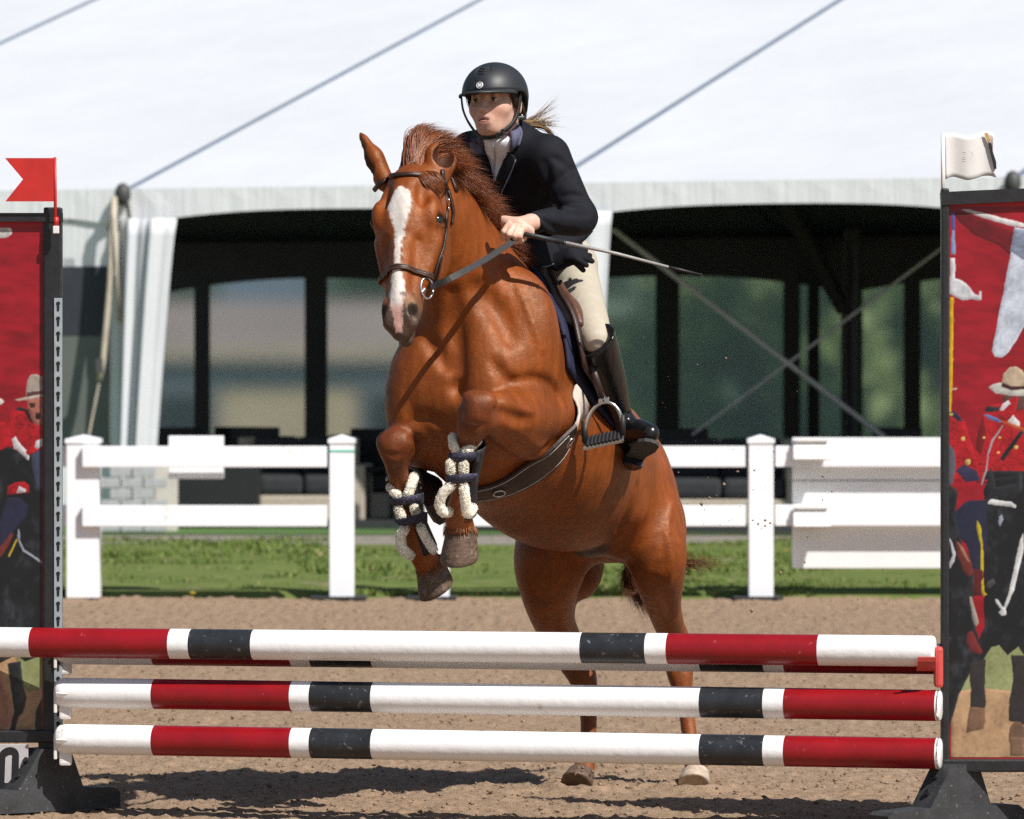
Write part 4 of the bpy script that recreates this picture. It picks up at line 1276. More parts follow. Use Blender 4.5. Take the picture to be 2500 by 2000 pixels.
# ---- flags clipped to the wings
M_rf = mat("red_flag_plastic", (0.45, 0.016, 0.012), rough=0.5, var=0.15, scale=10, spots=(0.45, 0.10, 0.09), spot_scale=50, spot_amt=0.70)
fl_ = thing("marker_flag", "red swallow-tailed flag on the left wing", "flag", W(135, 570, DL - 0.04), "course flags on the jump wings")
MB().tube([W(135, 568, DL - 0.04), W(135, 470, DL - 0.04), W(134, 384, DL - 0.04)], [0.006, 0.0048, 0.0045], 10).obj("staff", M_rf, fl_, smooth=True)
MB().prism([W(x, y, DL - 0.042) for x, y in ((134, 386), (12, 386), (56, 438), (13, 492), (134, 492))], (0, 0.003, 0)).obj("cloth", M_rf, fl_)
MB().box(W(137, 561, DL - 0.045), (0.019, 0.016, 0.024), None, 0.002).obj("clip", M_cup, fl_)
MB().tube([W(137, 530, DL - 0.04), W(137, 552, DL - 0.04)], 0.0085, 10).obj("sleeve", M_rf, fl_, smooth=True)
M_wf = mat("pale_flag_plastic", (0.62, 0.60, 0.58), rough=0.5, var=0.05, scale=12)
fw_ = thing("marker_flag", "off-white wavy flag with a burnt edge on the right wing", "flag", W(2302, 490, DR), "course flags on the jump wings")
MB().tube([W(2302, 495, DR), W(2302, 324, DR)], 0.0062, 10).obj("staff", mat("white_staff", (0.78, 0.76, 0.72), rough=0.5), fw_, smooth=True)
top = [(2306, 328), (2322, 324), (2340, 328), (2360, 332), (2382, 328), (2400, 321), (2416, 321), (2428, 328)]
bot = [(2308, 438), (2326, 432), (2344, 436), (2362, 440), (2382, 436), (2400, 430), (2418, 430), (2432, 434)]
G = np.zeros((24, 10, 3)); NN = np.zeros((24, 10, 3))
ts, bs_ = spline(top, 24), spline(bot, 24)
for i in range(24):
    for j in range(10):
        q = ts[i] + (bs_[i] - ts[i]) * j / 9
        bulge = 4 * math.sin(math.pi * j / 9) * (i / 23 > 0.93) * -1
        G[i, j] = W(q[0] + bulge, q[1], DR + 0.004 * math.sin(i * 0.45)); NN[i, j] = np.array((0, -1, 0))
cl_ = MB().add(*shell(G, NN, 0, 0.003)).obj("cloth", M_wf, fw_, smooth=True)
MB().prism([W(x, y, DR - 0.0095) for x, y in ((2412, 346), (2420, 350), (2424, 370), (2432, 395), (2433, 412), (2428, 414), (2424, 398), (2418, 372))], (0, 0.004, 0)).obj("burnt_edge", mat("char_black", (0.010, 0.009, 0.010), rough=0.8), cl_)
MB().prism([W(x, y, DR - 0.0095) for x, y in ((2403, 325), (2411, 325), (2420, 345), (2411, 347))], (0, 0.002, 0)).obj("scorch_mark", mat("scorched_tan", (0.42, 0.25, 0.10), rough=0.6, var=0.3, scale=80), cl_)
eb = MB()
for y in (370.5, 384, 388, 393):
    eb.box(W(2362, y, DR - 0.0066), (0.028 if y > 371 else 0.026, 0.0006, 0.0012))
for x, pts in ((2353, [(0, 10), (5, 10), (0, 0), (5, 0)]), (2359, [(0, 0), (2.5, 10), (5, 0)]), (2365, [(5, 10), (0, 10), (0, 5), (5, 4), (4, 0), (0, 0)]), (2371, [(5, 10), (0, 9), (5, 2), (0, 0)])):
    eb.tube([W(x + a_, 382 - b_, DR - 0.0066) for a_, b_ in pts], 0.0003, 4)
eb.obj("embossed_mark", M_wf, cl_)
# ------------------------------------------------------------------ the horse
HA = math.radians(27.0)                                   # heading: towards the camera and to the left
FW = np.array((-math.sin(HA), -math.cos(HA), 0.0))
LT = np.array((math.cos(HA), -math.sin(HA), 0.0))         # the horse's left
UP = np.array((0, 0, 1.0))
HO = np.array((0.438, 19.3, 0.0))


def B(u, v, z): return HO + u * FW + v * LT + z * UP


PT = math.radians(30.0)                                   # the trunk is pitched up
TA = FW * math.cos(PT) + UP * math.sin(PT)
TN = -FW * math.sin(PT) + UP * math.cos(PT)
WITH = B(0.95, 0, 1.70)


def T(p, q, v=0.0): return WITH + p * TA + q * TN + v * LT


TR = (TA, LT, TN)
H = SDF((-0.78, 16.95, -0.02), (0.98, 20.05, 2.42), 0.0075)
# trunk
H.ell(T(-0.06, -0.42), TR, (0.36, 0.25, 0.31), 0.05)
H.ell(T(-0.40, -0.405), TR, (0.48, 0.292, 0.272), 0.10)
H.ell(T(-0.66, -0.32), TR, (0.34, 0.215, 0.22), 0.10)
H.ell(T(-0.83, -0.25), TR, (0.31, 0.200, 0.205), 0.08)
H.ell(T(-1.00, -0.29), TR, (0.19, 0.15, 0.19), 0.08)
H.chain([(T(0.04, -0.045), 0.045), (T(-0.18, -0.075), 0.05), (T(-0.45, -0.115), 0.07), (T(-0.80, -0.10), 0.08)], 0.12)
H.ell(T(0.04, -0.43), TR, (0.22, 0.235, 0.27), 0.08)       # breast
for sg in (-1, 1):
    H.ell(T(0.02, -0.40, sg * 0.15), (TA * 0.9 + TN * 0.35, LT, TN), (0.18, 0.105, 0.30), 0.07)   # shoulder
    H.ell(T(-0.02, -0.20, sg * 0.07), TR, (0.12, 0.05, 0.14), 0.08)                               # shoulder blade
    H.ell(T(-0.73, -0.17, sg * 0.12), TR, (0.15, 0.06, 0.08), 0.07)                               # hip
# pectorals and the crease between them
H.ell(W(1036, 935, 18.10), (LT, FW, UP), (0.105, 0.085, 0.17), 0.09)
H.ell(W(1185, 915, 18.02), (LT, FW, UP), (0.115, 0.085, 0.18), 0.09)
H.ell(W(1270, 830, 18.10), (LT, FW, UP), (0.13, 0.10, 0.22), 0.10)
# neck
crest = [(B(0.97, 0, 1.69), 0.046), (B(1.13, 0, 1.775), 0.042), (B(1.29, 0.0, 1.87), 0.042), (B(1.45, 0, 1.965), 0.048), (B(1.575, 0, 2.03), 0.060)]
H.chain(crest, 0.10)
H.chain([(B(1.08, 0, 1.46), 0.21), (B(1.26, 0, 1.62), 0.165), (B(1.42, 0, 1.78), 0.12), (B(1.55, 0, 1.90), 0.095)], 0.11)
H.chain([(B(1.04, 0, 1.62), 0.115), (B(1.25, 0, 1.77), 0.105), (B(1.45, 0, 1.91), 0.085)], 0.08)
HT = SDF(H.lo, H.lo + 0.1, H.h); HT.n = H.n; HT.F = H.F.copy()     # trunk alone, for fitting the tack
# windpipe roll at the throat
H.cone(B(1.34, 0.0, 1.50), B(1.50, 0.0, 1.80), 0.07, 0.055, 0.05)

# ---- head frame: hs runs down the face, hf out of the face, hl to the horse's left
P0, P1 = W(989, 398, 17.70), W(964, 812, 17.46)
hs = unit(P1 - P0)
HPSI = math.radians(17)
hl = np.array((math.cos(HPSI), -math.sin(HPSI), 0.02)); hl = unit(hl - hs * (hl @ hs))
hf = np.cross(hl, hs)
if hf[1] > 0: hf = -hf
HL = np.linalg.norm(P1 - P0)


def D(s, f=0.0, l=0.0): return P0 + s * 0.945 * hs + f * hf + l * hl


HR = (hs, hf, hl)
H.ell(D(0.13, -0.085), HR, (0.155, 0.095, 0.092), 0.04)           # brain case
H.ell(D(0.19, -0.075), HR, (0.13, 0.075, 0.105), 0.04)            # forehead
H.cone(D(0.16, -0.068), D(0.50, -0.052), 0.068, 0.050, 0.04, flat=hl, f=0.95)
H.cone(D(0.22, -0.115), D(0.50, -0.085), 0.078, 0.050, 0.04)
for sg in (-1, 1):
    H.ell(D(0.215, -0.175, sg * 0.052), HR, (0.135, 0.115, 0.045), 0.035)     # cheek
    H.ell(D(0.168, -0.030, sg * 0.083), HR, (0.048, 0.026, 0.026), 0.02)      # brow
    H.ell(D(0.110, -0.015, sg * 0.058), HR, (0.045, 0.018, 0.018), 0.025, sub=True)   # hollow above the eye
    H.cone(D(0.255, -0.075, sg * 0.092), D(0.40, -0.075, sg * 0.066), 0.016, 0.011, 0.025)   # cheek crest
    H.ell(D(0.187, -0.052, sg * 0.112), HR, (0.030, 0.022, 0.014), 0.010, sub=True)   # eye socket
    H.cone(D(0.157, -0.034, sg * 0.100), D(0.177, -0.085, sg * 0.118), 0.009, 0.007, 0.008)   # upper lid
    H.cone(D(0.210, -0.046, sg * 0.104), D(0.200, -0.085, sg * 0.113), 0.006, 0.005, 0.008)   # lower lid
    H.cone(D(0.28, -0.015, sg * 0.052), D(0.46, -0.018, sg * 0.045), 0.012, 0.010, 0.02, sub=True)  # hollow beside the nose bone
    H.ell(D(0.525, -0.038, sg * 0.036), HR, (0.052, 0.034, 0.024), 0.02)      # nostril rim
    H.ell(D(0.545, -0.052, sg * 0.030), HR, (0.036, 0.032, 0.024), 0.016)
H.cone(D(0.30, -0.012), D(0.48, -0.018), 0.030, 0.024, 0.02)      # flat nose bone
H.ell(D(0.530, -0.065), HR, (0.062, 0.052, 0.040), 0.02)
H.ell(D(0.580, -0.060), HR, (0.036, 0.034, 0.030), 0.02)          # upper lip
H.ell(D(0.572, -0.112), HR, (0.040, 0.028, 0.027), 0.02)          # chin
for sg in (-1, 1):
    H.chain([(D(0.482, -0.004, sg * 0.036), 0.007), (D(0.515, -0.006, sg * 0.048), 0.013), (D(0.548, -0.030, sg * 0.050), 0.014)], 0.008, sub=True)   # nostril
H.cone(D(0.585, -0.092, -0.06), D(0.585, -0.092, 0.06), 0.005, 0.005, 0.008, sub=True)
H.cone(D(0.592, -0.02, 0.0), D(0.618, -0.05, 0.0), 0.003, 0.005, 0.008, sub=True)


EARS = []
def ear(base, mid, tip, open_dir, r=0.045):
    base, mid, tip = map(np.array, (base, mid, tip))
    ax = unit(tip - base); od = unit(open_dir - ax * (np.array(open_dir) @ ax))
    H.cone(base, mid, r * 0.9, r, 0.02, flat=od, f=0.75)
    H.cone(mid, mid * 0.3 + tip * 0.7, r, r * 0.52, 0.012, flat=od, f=0.62)
    H.cone(mid * 0.35 + tip * 0.65, tip, r * 0.55, 0.004, 0.012, flat=od, f=0.6)
    EARS.append((base * 0.30 + mid * 0.70 + od * r * 0.62, mid * 0.25 + tip * 0.75 + od * r * 0.36, r * 0.70, r * 0.25))
    H.cone(base * 0.30 + mid * 0.70 + od * r * 0.62, mid * 0.25 + tip * 0.75 + od * r * 0.36, r * 0.70, r * 0.25, 0.006, sub=True)


ear(W(937, 440, 17.84), W(913, 388, 17.86), W(879, 324, 17.88), -LT * 0.9 + FW * 0.6)
ear(W(1066, 425, 17.78), W(1076, 385, 17.80), W(1098, 336, 17.92), FW * 0.9 + LT * 0.75, 0.052)

# ---- fore legs
def leg(pts, k=0.02, **kw): H.chain([(W(*p[:3]), p[3]) for p in pts], k, **kw)


# left fore: forearm forward, cannon hanging
H.ell(W(1310, 1025, 18.17), (FW, LT, UP), (0.15, 0.085, 0.11), 0.03)
leg([(1325, 1010, 18.20, 0.105), (1268, 1018, 17.98, 0.085), (1205, 1003, 17.80, 0.062)], 0.018)
leg([(1318, 1085, 18.20, 0.062), (1262, 1060, 17.98, 0.064), (1195, 1022, 17.80, 0.048)], 0.015)   # muscle under the forearm
H.ell(W(1290, 978, 18.03), (FW, LT, UP), (0.13, 0.06, 0.052), 0.015)
H.ell(W(1158, 1002, 17.72), (LT, FW, UP), (0.056, 0.052, 0.062), 0.03)
H.cone(W(1130, 985, 17.72), W(1185, 985, 17.71), 0.036, 0.038, 0.02)
H.cone(W(1190, 1030, 17.74), W(1150, 1052, 17.74), 0.034, 0.038, 0.02)
leg([(1158, 1015, 17.73, 0.052), (1147, 1060, 17.76, 0.040), (1138, 1110, 17.80, 0.030), (1130, 1180, 17.85, 0.029), (1122, 1232, 17.89, 0.038),
     (1120, 1262, 17.92, 0.043), (1126, 1298, 17.96, 0.045)], 0.02)
H.cone(W(1152, 1100, 17.85), W(1140, 1225, 17.93), 0.018, 0.02, 0.015)                             # tendons
# right fore
H.ell(W(1050, 1065, 18.44), (FW, LT, UP), (0.13, 0.085, 0.09), 0.03)
leg([(1075, 1080, 18.46, 0.085), (1025, 1080, 18.26, 0.074), (972, 1078, 18.10, 0.055)], 0.02)
leg([(1060, 1110, 18.42, 0.050), (1025, 1098, 18.24, 0.052), (985, 1095, 18.10, 0.044)], 0.03)
H.ell(W(964, 1090, 18.04), (LT, FW, UP), (0.048, 0.048, 0.058), 0.025)
H.cone(W(942, 1078, 18.04), W(985, 1078, 18.03), 0.032, 0.034, 0.018)
leg([(964, 1098, 18.05, 0.047), (970, 1145, 18.08, 0.036), (980, 1200, 18.13, 0.028), (1000, 1270, 18.18, 0.028), (1018, 1325, 18.22, 0.037),
     (1031, 1352, 18.25, 0.043), (1052, 1387, 18.28, 0.045)], 0.02)
H.cone(W(995, 1185, 18.16), W(1030, 1310, 18.26), 0.017, 0.02, 0.015)

# ---- hind legs
# left hind
H.ell(W(1546, 1190, 19.12), (FW, LT, UP), (0.18, 0.10, 0.19), 0.07)
leg([(1542, 1130, 19.15, 0.10), (1576, 1235, 19.08, 0.115), (1600, 1340, 19.02, 0.105), (1608, 1400, 19.05, 0.088), (1620, 1480, 19.22, 0.060),
     (1642, 1550, 19.40, 0.048)], 0.06)
H.ell(W(1620, 1300, 19.28), (FW, LT, UP), (0.12, 0.065, 0.16), 0.06)
leg([(1642, 1550, 19.40, 0.048), (1655, 1600, 19.47, 0.054), (1661, 1650, 19.45, 0.044), (1670, 1700, 19.43, 0.030), (1682, 1780, 19.40, 0.0255),
     (1690, 1840, 19.37, 0.029), (1697, 1868, 19.34, 0.037), (1700, 1892, 19.30, 0.035)], 0.02)
H.cone(W(1650, 1560, 19.52), W(1682, 1830, 19.45), 0.020, 0.02, 0.02)
# right hind
H.ell(W(1400, 1200, 19.28), (FW, LT, UP), (0.24, 0.12, 0.22), 0.07)
leg([(1395, 1150, 19.26, 0.13), (1368, 1290, 19.14, 0.14), (1345, 1370, 19.08, 0.125), (1340, 1440, 19.16, 0.097), (1348, 1500, 19.30, 0.077),
     (1365, 1548, 19.42, 0.064)], 0.06)
leg([(1365, 1548, 19.42, 0.062), (1395, 1600, 19.50, 0.060), (1421, 1650, 19.47, 0.050), (1434, 1705, 19.44, 0.034), (1437, 1780, 19.40, 0.028),
     (1431, 1840, 19.37, 0.030), (1428, 1868, 19.34, 0.036), (1422, 1895, 19.30, 0.036)], 0.02)
H.ell(W(1420, 1370, 19.32), (FW, LT, UP), (0.10, 0.07, 0.13), 0.06)
# sheath and flank fold
H.ell(W(1438, 1342, 18.92), (LT, FW, UP), (0.045, 0.07, 0.026), 0.03)
H.cone(W(1545, 1250, 18.86), W(1520, 1330, 18.95), 0.035, 0.03, 0.07)
# folds where the forearms leave the chest

def groove(pts, r, k, d0=17.2, d1=19.4, add=False, sink=0.0):
    """a crease (or a raised vein) that follows the surface"""
    A = spline(pts, 4 * len(pts))
    L = []
    for x_, y_ in A:
        c_ = H.hit(x_, y_, d0, d1); L.append((c_ - H.normal(c_) * sink, r))
    f_ = np.sin(np.linspace(0.25, math.pi - 0.25, len(L)))
    H.chain([(c_, r_ * w_) for (c_, r_), w_ in zip(L, f_)][::2], k, sub=not add)


groove([(1108, 720), (1112, 800), (1116, 880), (1118, 960), (1116, 1030)], 0.016, 0.05)
groove([(1222, 945), (1265, 930), (1310, 926), (1350, 945), (1372, 990)], 0.013, 0.022)
groove([(1205, 885), (1228, 915), (1252, 935)], 0.012, 0.03)
groove([(1208, 1000), (1240, 1012), (1275, 1026), (1298, 1026)], 0.016, 0.022)
groove([(1225, 1062), (1265, 1085), (1305, 1112), (1345, 1085)], 0.010, 0.03)
groove([(1130, 1038), (1158, 1042), (1186, 1036)], 0.008, 0.014)
groove([(1150, 1050), (1146, 1085), (1142, 1110)], 0.007, 0.014)
groove([(944, 1108), (964, 1114), (984, 1110)], 0.007, 0.014)
groove([(1005, 1030), (1040, 1018), (1078, 1030)], 0.012, 0.03)
groove([(1000, 1068), (1030, 1078), (1060, 1082)], 0.010, 0.02)
groove([(1040, 830), (1068, 860), (1090, 900)], 0.012, 0.04)
groove([(1165, 700), (1215, 760), (1250, 840)], 0.012, 0.06)
groove([(1555, 1190), (1535, 1250), (1512, 1300)], 0.016, 0.04)
groove([(1605, 1420), (1625, 1470), (1645, 1520)], 0.010, 0.03)
groove([(1265, 700), (1300, 790), (1330, 870)], 0.005, 0.02, add=True)
groove([(1640, 1230), (1628, 1300), (1640, 1370), (1632, 1440)], 0.0055, 0.02, add=True)
groove([(1030, 620), (1042, 650), (1040, 680)], 0.005, 0.014, add=True)
groove([(1250, 985), (1280, 1000), (1310, 1008)], 0.005, 0.014, add=True)
# tail dock
tail_path = [T(-1.16, -0.10), T(-1.26, -0.16), T(-1.33, -0.30)]
H.chain([(tail_path[0], 0.05), (tail_path[1], 0.042), (tail_path[2], 0.03)], 0.05)

HV, HQ = H.mesh(2)
horse_me = me_from("horse_body", HV, HQ, True)
# coat colours: chestnut, white blaze, dark muzzle, redder knees and lower legs
base = np.array((0.188, 0.044, 0.0066))
C = np.tile(base, (len(HV), 1))
def mixc(C, c, w): return C * (1 - w[:, None]) + np.array(c) * w[:, None]
def sst(a, b, x):
    t = np.clip((x - a) / (b - a), 0, 1); return t * t * (3 - 2 * t)
n1 = vnoise(HV[:, 0] * 9 + HV[:, 1] * 4, HV[:, 2] * 9, 3)
C *= (0.88 + 0.26 * n1)[:, None]
pxv = CX + F_PX * HV[:, 0] / HV[:, 1]; pyv = HY + F_PX * (CH - HV[:, 2]) / HV[:, 1]
def near(p, r): return 1 - sst(r * 0.6, r, np.linalg.norm(HV - np.array(p), axis=1))
for p, r in ((W(1158, 1005, 17.72), 0.10), (W(964, 1095, 18.04), 0.11)):
    C = mixc(C, (0.105, 0.026, 0.010), near(p, r) * 0.75)
for p in (W(1140, 1090, 17.8), W(975, 1180, 18.1)):
    C = mixc(C, (0.12, 0.033, 0.012), near(p, 0.12) * 0.6)
# head coordinates
q = HV - P0
qs, qf, ql = q @ hs / 0.945, q @ hf, q @ hl
inhead = (np.abs(ql) < 0.16) & (qs > -0.05) & (qf > -0.28) & (qs < 0.66) & (np.linalg.norm(q - hs * 0.3, axis=1) < 0.45)
edge = (vnoise(ql * 260 + 7, qs * 110, 5) - 0.5) * 0.010
bs = [0.085, 0.105, 0.15, 0.20, 0.235, 0.30, 0.37, 0.42, 0.47, 0.515, 0.56, 0.60]
bw = [0.000, 0.022, 0.041, 0.030, 0.018, 0.011, 0.011, 0.017, 0.024, 0.020, 0.012, 0.008]
bc = [-.006, -.006, -.006, -.004, -.003, -.001, -.002, -.002, -.001, 0.000, 0.002, 0.002]
hw = np.interp(qs, bs, bw); cc = np.interp(qs, bs, bc)
bl = inhead & (qf > -0.07)
w = np.where(bl, 1 - sst(-0.003, 0.003, np.abs(ql - cc) - hw + edge), 0) * (qs > 0.088) * (qs < 0.60)
muz = np.where(inhead, sst(0.43, 0.52, qs + (np.abs(ql) - 0.03) * 0.7 + edge * 2), 0)
C = mixc(C, (0.15, 0.075, 0.038), muz * 0.8)
C = mixc(C, (0.045, 0.034, 0.030), np.where(inhead, sst(0.50, 0.545, qs + edge), 0) * 0.85)
for sg in (-1, 1):
    C = mixc(C, (0.012, 0.009, 0.008), np.where(inhead, 1 - sst(0.016, 0.026, np.linalg.norm(HV - D(0.525, -0.02, sg * 0.046), axis=1)), 0))
    C = mixc(C, (0.03, 0.014, 0.009), np.where(inhead, 1 - sst(0.018, 0.036, np.linalg.norm((HV - D(0.187, -0.055, sg * 0.105)) * np.array((1, 1, 1.25)), axis=1)), 0) * 0.8)
C = mixc(C, (0.60, 0.55, 0.50), w)
C = mixc(C, (0.46, 0.26, 0.22), w * sst(0.50, 0.53, qs))
C = mixc(C, (0.10, 0.085, 0.08), np.where(bl, 1 - sst(0.006, 0.010, np.hypot(qs - 0.478, ql - 0.020)), 0))
# ears: dark skin and hair inside, the hollow's shade painted in with it
for ea, eb_, r0_, r1_ in EARS:
    ab = eb_ - ea; tt = np.clip((HV - ea) @ ab / (ab @ ab), 0, 1)
    dist = np.linalg.norm(HV - ea - tt[:, None] * ab, axis=1)
    C = mixc(C, (0.030, 0.011, 0.006), (1 - sst(1.04, 1.20, dist / (r0_ + (r1_ - r0_) * tt))) * 0.9)
C = mixc(C, (0.42, 0.30, 0.20), near(W(1438, 1350, 18.92), 0.0001))
C = mixc(C, (0.05, 0.035, 0.03), near(W(1438, 1345, 18.9), 0.085))
# white coronet on the left hind
C = mixc(C, (0.60, 0.50, 0.40), near(W(1699, 1900, 19.26), 0.062))
C = mixc(C, (0.16, 0.055, 0.02), np.where((HV[:, 1] > 19.1) & (HV[:, 2] < 0.75), 0.35, 0.0))
color_attr(horse_me, C)

mott = fbm(HV[:, 0] * 1.0 + HV[:, 1] * 0.6, HV[:, 2], 22, 3, 71)
stk = vnoise(HV[:, 0] * 120 + HV[:, 1] * 90, HV[:, 2] * 26, 72)
C *= (0.80 + 0.40 * mott)[:, None] * (0.90 + 0.20 * stk)[:, None]
horse_me.color_attributes.remove(horse_me.color_attributes["coat"]); color_attr(horse_me, C)
M_coat = mat("horse_coat", base, rough=0.46, var=0.2, scale=34, attr="coat", bump=0.35, bscale=420, stretch=(1, 1, 0.22), spec=0.22, bdist=0.002)
nt = M_coat.node_tree; Pn = nt.nodes["Principled BSDF"]
r1 = nt.nodes.new("ShaderNodeTexNoise"); r1.inputs["Scale"].default_value = 55; r1.inputs["Detail"].default_value = 8; r1.inputs["Roughness"].default_value = 0.7
tcn = [n_ for n_ in nt.nodes if n_.type == 'TEX_COORD'][0]
nt.links.new(tcn.outputs["Object"], r1.inputs["Vector"])
rm = nt.nodes.new("ShaderNodeMapRange"); rm.inputs[1].default_value = 0.3; rm.inputs[2].default_value = 0.7; rm.inputs[3].default_value = 0.29; rm.inputs[4].default_value = 0.64
nt.links.new(r1.outputs["Fac"], rm.inputs[0]); nt.links.new(rm.outputs[0], Pn.inputs["Roughness"])
Pn.inputs["Specular IOR Level"].default_value = 0.46
Pn.inputs["Specular Tint"].default_value = (1.0, 0.78, 0.58, 1)
b1 = [n_ for n_ in nt.nodes if n_.type == 'BUMP'][0]
b2 = nt.nodes.new("ShaderNodeBump"); b2.inputs["Strength"].default_value = 0.55; b2.inputs["Distance"].default_value = 0.005
nt.links.new(r1.outputs["Fac"], b2.inputs["Height"]); nt.links.new(b1.outputs[0], b2.inputs["Normal"]); nt.links.new(b2.outputs[0], Pn.inputs["Normal"])
horse = thing("horse", "chestnut horse with a white blaze leaping over the striped poles", "horse", B(0, 0, 0))
obj("body", horse_me, M_coat, horse)

M_hoof = mat("hoof_horn", (0.10, 0.060, 0.038), rough=0.6, var=0.45, scale=55, stretch=(1, 1, 2.2), bump=0.5, bscale=60, spots=(0.20, 0.15, 0.11), spot_scale=30, spot_amt=0.56)
M_hoofp = mat("pale_hoof_horn", (0.42, 0.33, 0.25), rough=0.6, var=0.3, scale=50, bump=0.3, bscale=90)
M_eye = mat("horse_eye", (0.008, 0.005, 0.004), rough=0.08, var=0.1, spec=0.6, coat=0.6)


def hoof(top, bottom, toe, r0, r1, material, name="hoof"):
    """horn capsule: narrow at the coronet, wide and longer towards the toe at the sole"""
    top, bottom = np.array(top), np.array(bottom)
    ax = unit(bottom - top); toe = unit(toe - ax * (np.array(toe) @ ax)); sd = np.cross(ax, toe)
    V, F = [], []
    n = 20; rings = [(-0.1, 0.85), (0.0, 0.98), (0.12, 1.03), (0.22, 1.0), (0.55, 1.0), (0.82, 0.99), (0.93, 0.95), (0.985, 0.87), (1.0, 0.75), (0.93, 0.6), (0.93, 0.0)]
    L = np.linalg.norm(bottom - top)
    for i, (t, f) in enumerate(rings):
        r = (r0 + (r1 - r0) * t) * f
        for j in range(n):
            a = 2 * math.pi * j / n
            st = 1.12 if math.cos(a) > 0 else 0.92
            slope = toe * (t * L * 0.28)
            V.append(top + ax * (t * L) + slope + r * (math.cos(a) * toe * st + math.sin(a) * sd))
    for i in range(len(rings) - 1):
        for j in range(n):
            F.append((i * n + j, i * n + (j + 1) % n, (i + 1) * n + (j + 1) % n, (i + 1) * n + j))
    return MB().add(V, F).obj(name, material, horse, smooth=True)


hoof(W(1126, 1296, 17.955), W(1131, 1364, 17.985), FW * 1.0 + UP * -0.1, 0.048, 0.065, M_hoof)
hoof(W(1052, 1380, 18.28), W(1082, 1430, 18.31), FW * 0.6 - LT * 0.5 - UP * 0.5, 0.048, 0.066, M_hoof)
hoof(W(1422, 1888, 19.29), W(1414, 1924, 19.24), FW, 0.043, 0.056, M_hoof)
hoof(W(1700, 1886, 19.285), W(1702, 1922, 19.24), FW, 0.043, 0.056, M_hoofp)
for sg in (-1, 1):
    MB().ell(D(0.187, -0.066, sg * 0.092), HR, (0.023, 0.023, 0.021), 16, 10).obj("eye", M_eye, horse, smooth=True)

# ---- mane, forelock, tail
M_mane = mat("mane_hair", (0.26, 0.075, 0.022), rough=0.38, var=0.2, scale=70, spec=0.5, attr="coat")
M_tail = mat("tail_hair", (0.13, 0.038, 0.013), rough=0.5, var=0.5, scale=60, spec=0.35)
cr = spline([c[0] + UP * c[1] * 0.85 for c in crest] + [B(1.63, 0.0, 2.065)], 200)
n = 8500
t = rng.random(n)
ii = np.clip((t * 186 + 12).astype(int), 0, 199)
rt = cr[ii] + rng.normal(size=(n, 1)) * 0.012 * LT + rng.normal(size=(n, 3)) * 0.004
tang = unit(cr[150] - cr[40])
ln = (0.07 + 0.06 * rng.random(n)) * (0.85 + 0.4 * np.sin(t * 3.0))
clump = np.floor(t * 46)
cj = np.random.default_rng(3).normal(size=(60, 3))[clump.astype(int)]
dirv = LT * 0.66 + UP * 0.50 - tang * 0.55 + cj * 0.24 + rng.normal(size=(n, 3)) * 0.09
dirv /= np.linalg.norm(dirv, axis=1)[:, None]
mid = rt + (UP * 0.8 + LT * 0.25 + cj * 0.12) * (ln * 0.45)[:, None]
tp = rt + dirv * ln[:, None] - UP * (0.020 + 0.025 * rng.random(n))[:, None]
V, Fq = strands(rt, tp, mid, 0.0015, 6, 2, wave=0.007)
me = me_from("mane", V, Fq, True); hair_colors(me, n, (0.20, 0.055, 0.013), 81, clump=clump)
obj("mane", me, M_mane, horse)
# forelock: rises between the ears and is blown up and back over to the right
n = 3200
a = rng.random(n)
rx = 982 + 55 * a + rng.normal(size=n) * 4; ry = 426 - 16 * np.sin(a * 3.1) + rng.normal(size=n) * 5
rt = np.array([W(x, y, 17.80 - 0.05 * math.sin(q_ * 3.1)) for x, y, q_ in zip(rx, ry, a)])
b2 = rng.random(n)
cl = np.floor(b2 * 18); cj = np.random.default_rng(5).normal(size=(20, 2))[cl.astype(int)]
mx_ = 988 + 50 * b2 + 30 * a + cj[:, 0] * 14 + rng.normal(size=n) * 5; my_ = 303 + 72 * b2 + cj[:, 1] * 9 + rng.normal(size=n) * 5
ex_ = 1075 + 70 * b2 + cj[:, 0] * 18 + rng.normal(size=n) * 16; ey_ = 326 + 85 * b2 + cj[:, 1] * 9 + rng.normal(size=n) * 9
mid = np.array([W(x, y, 17.80) for x, y in zip(mx_, my_)])
tp = np.array([W(x, y, 17.86 + 0.06 * r_) for x, y, r_ in zip(ex_, ey_, b2)])
V, Fq = strands(rt, tp, mid, 0.0016, 9, 4, wave=0.012)
me = me_from("forelock", V, Fq, True); hair_colors(me, n, (0.22, 0.062, 0.015), 82, clump=cl)
obj("forelock", me, M_mane, horse)
n = 240                                                       # coronet hair over the front hooves
for c_, dn_ in ((W(1126, 1288, 17.95), UP * -1.0 + FW * 0.1), (W(1050, 1376, 18.275), W(1082, 1430, 18.31) - W(1052, 1380, 18.28))):
    dn_ = unit(dn_); x_ = unit(np.cross(dn_, LT)); y_ = np.cross(dn_, x_)
    a = rng.random(n) * 6.283
    rad_ = np.cos(a)[:, None] * x_ + np.sin(a)[:, None] * y_
    rt = c_ + rad_ * 0.044 + rng.normal(size=(n, 3)) * 0.003
    tp = rt + rad_ * 0.009 + dn_ * (0.014 + 0.014 * rng.random((n, 1)))
    V, Fq = strands(rt, tp, (rt + tp) / 2 + rad_ * 0.004, 0.0022, 3, 31)
    obj("coronet_hair", me_from("coronet_hair", V, Fq, True), mat("coronet_hair", (0.20, 0.075, 0.022), rough=0.6, var=0.3, scale=80), horse)
n = 260                                                       # locks that fall over the browband
a = rng.random(n)
rt = np.array([W(995 + 55 * q_, 428 - 8 * q_, 17.73) for q_ in a])
mid = np.array([W(1010 + 70 * q_, 412 + rng.normal() * 5, 17.66) for q_ in a])
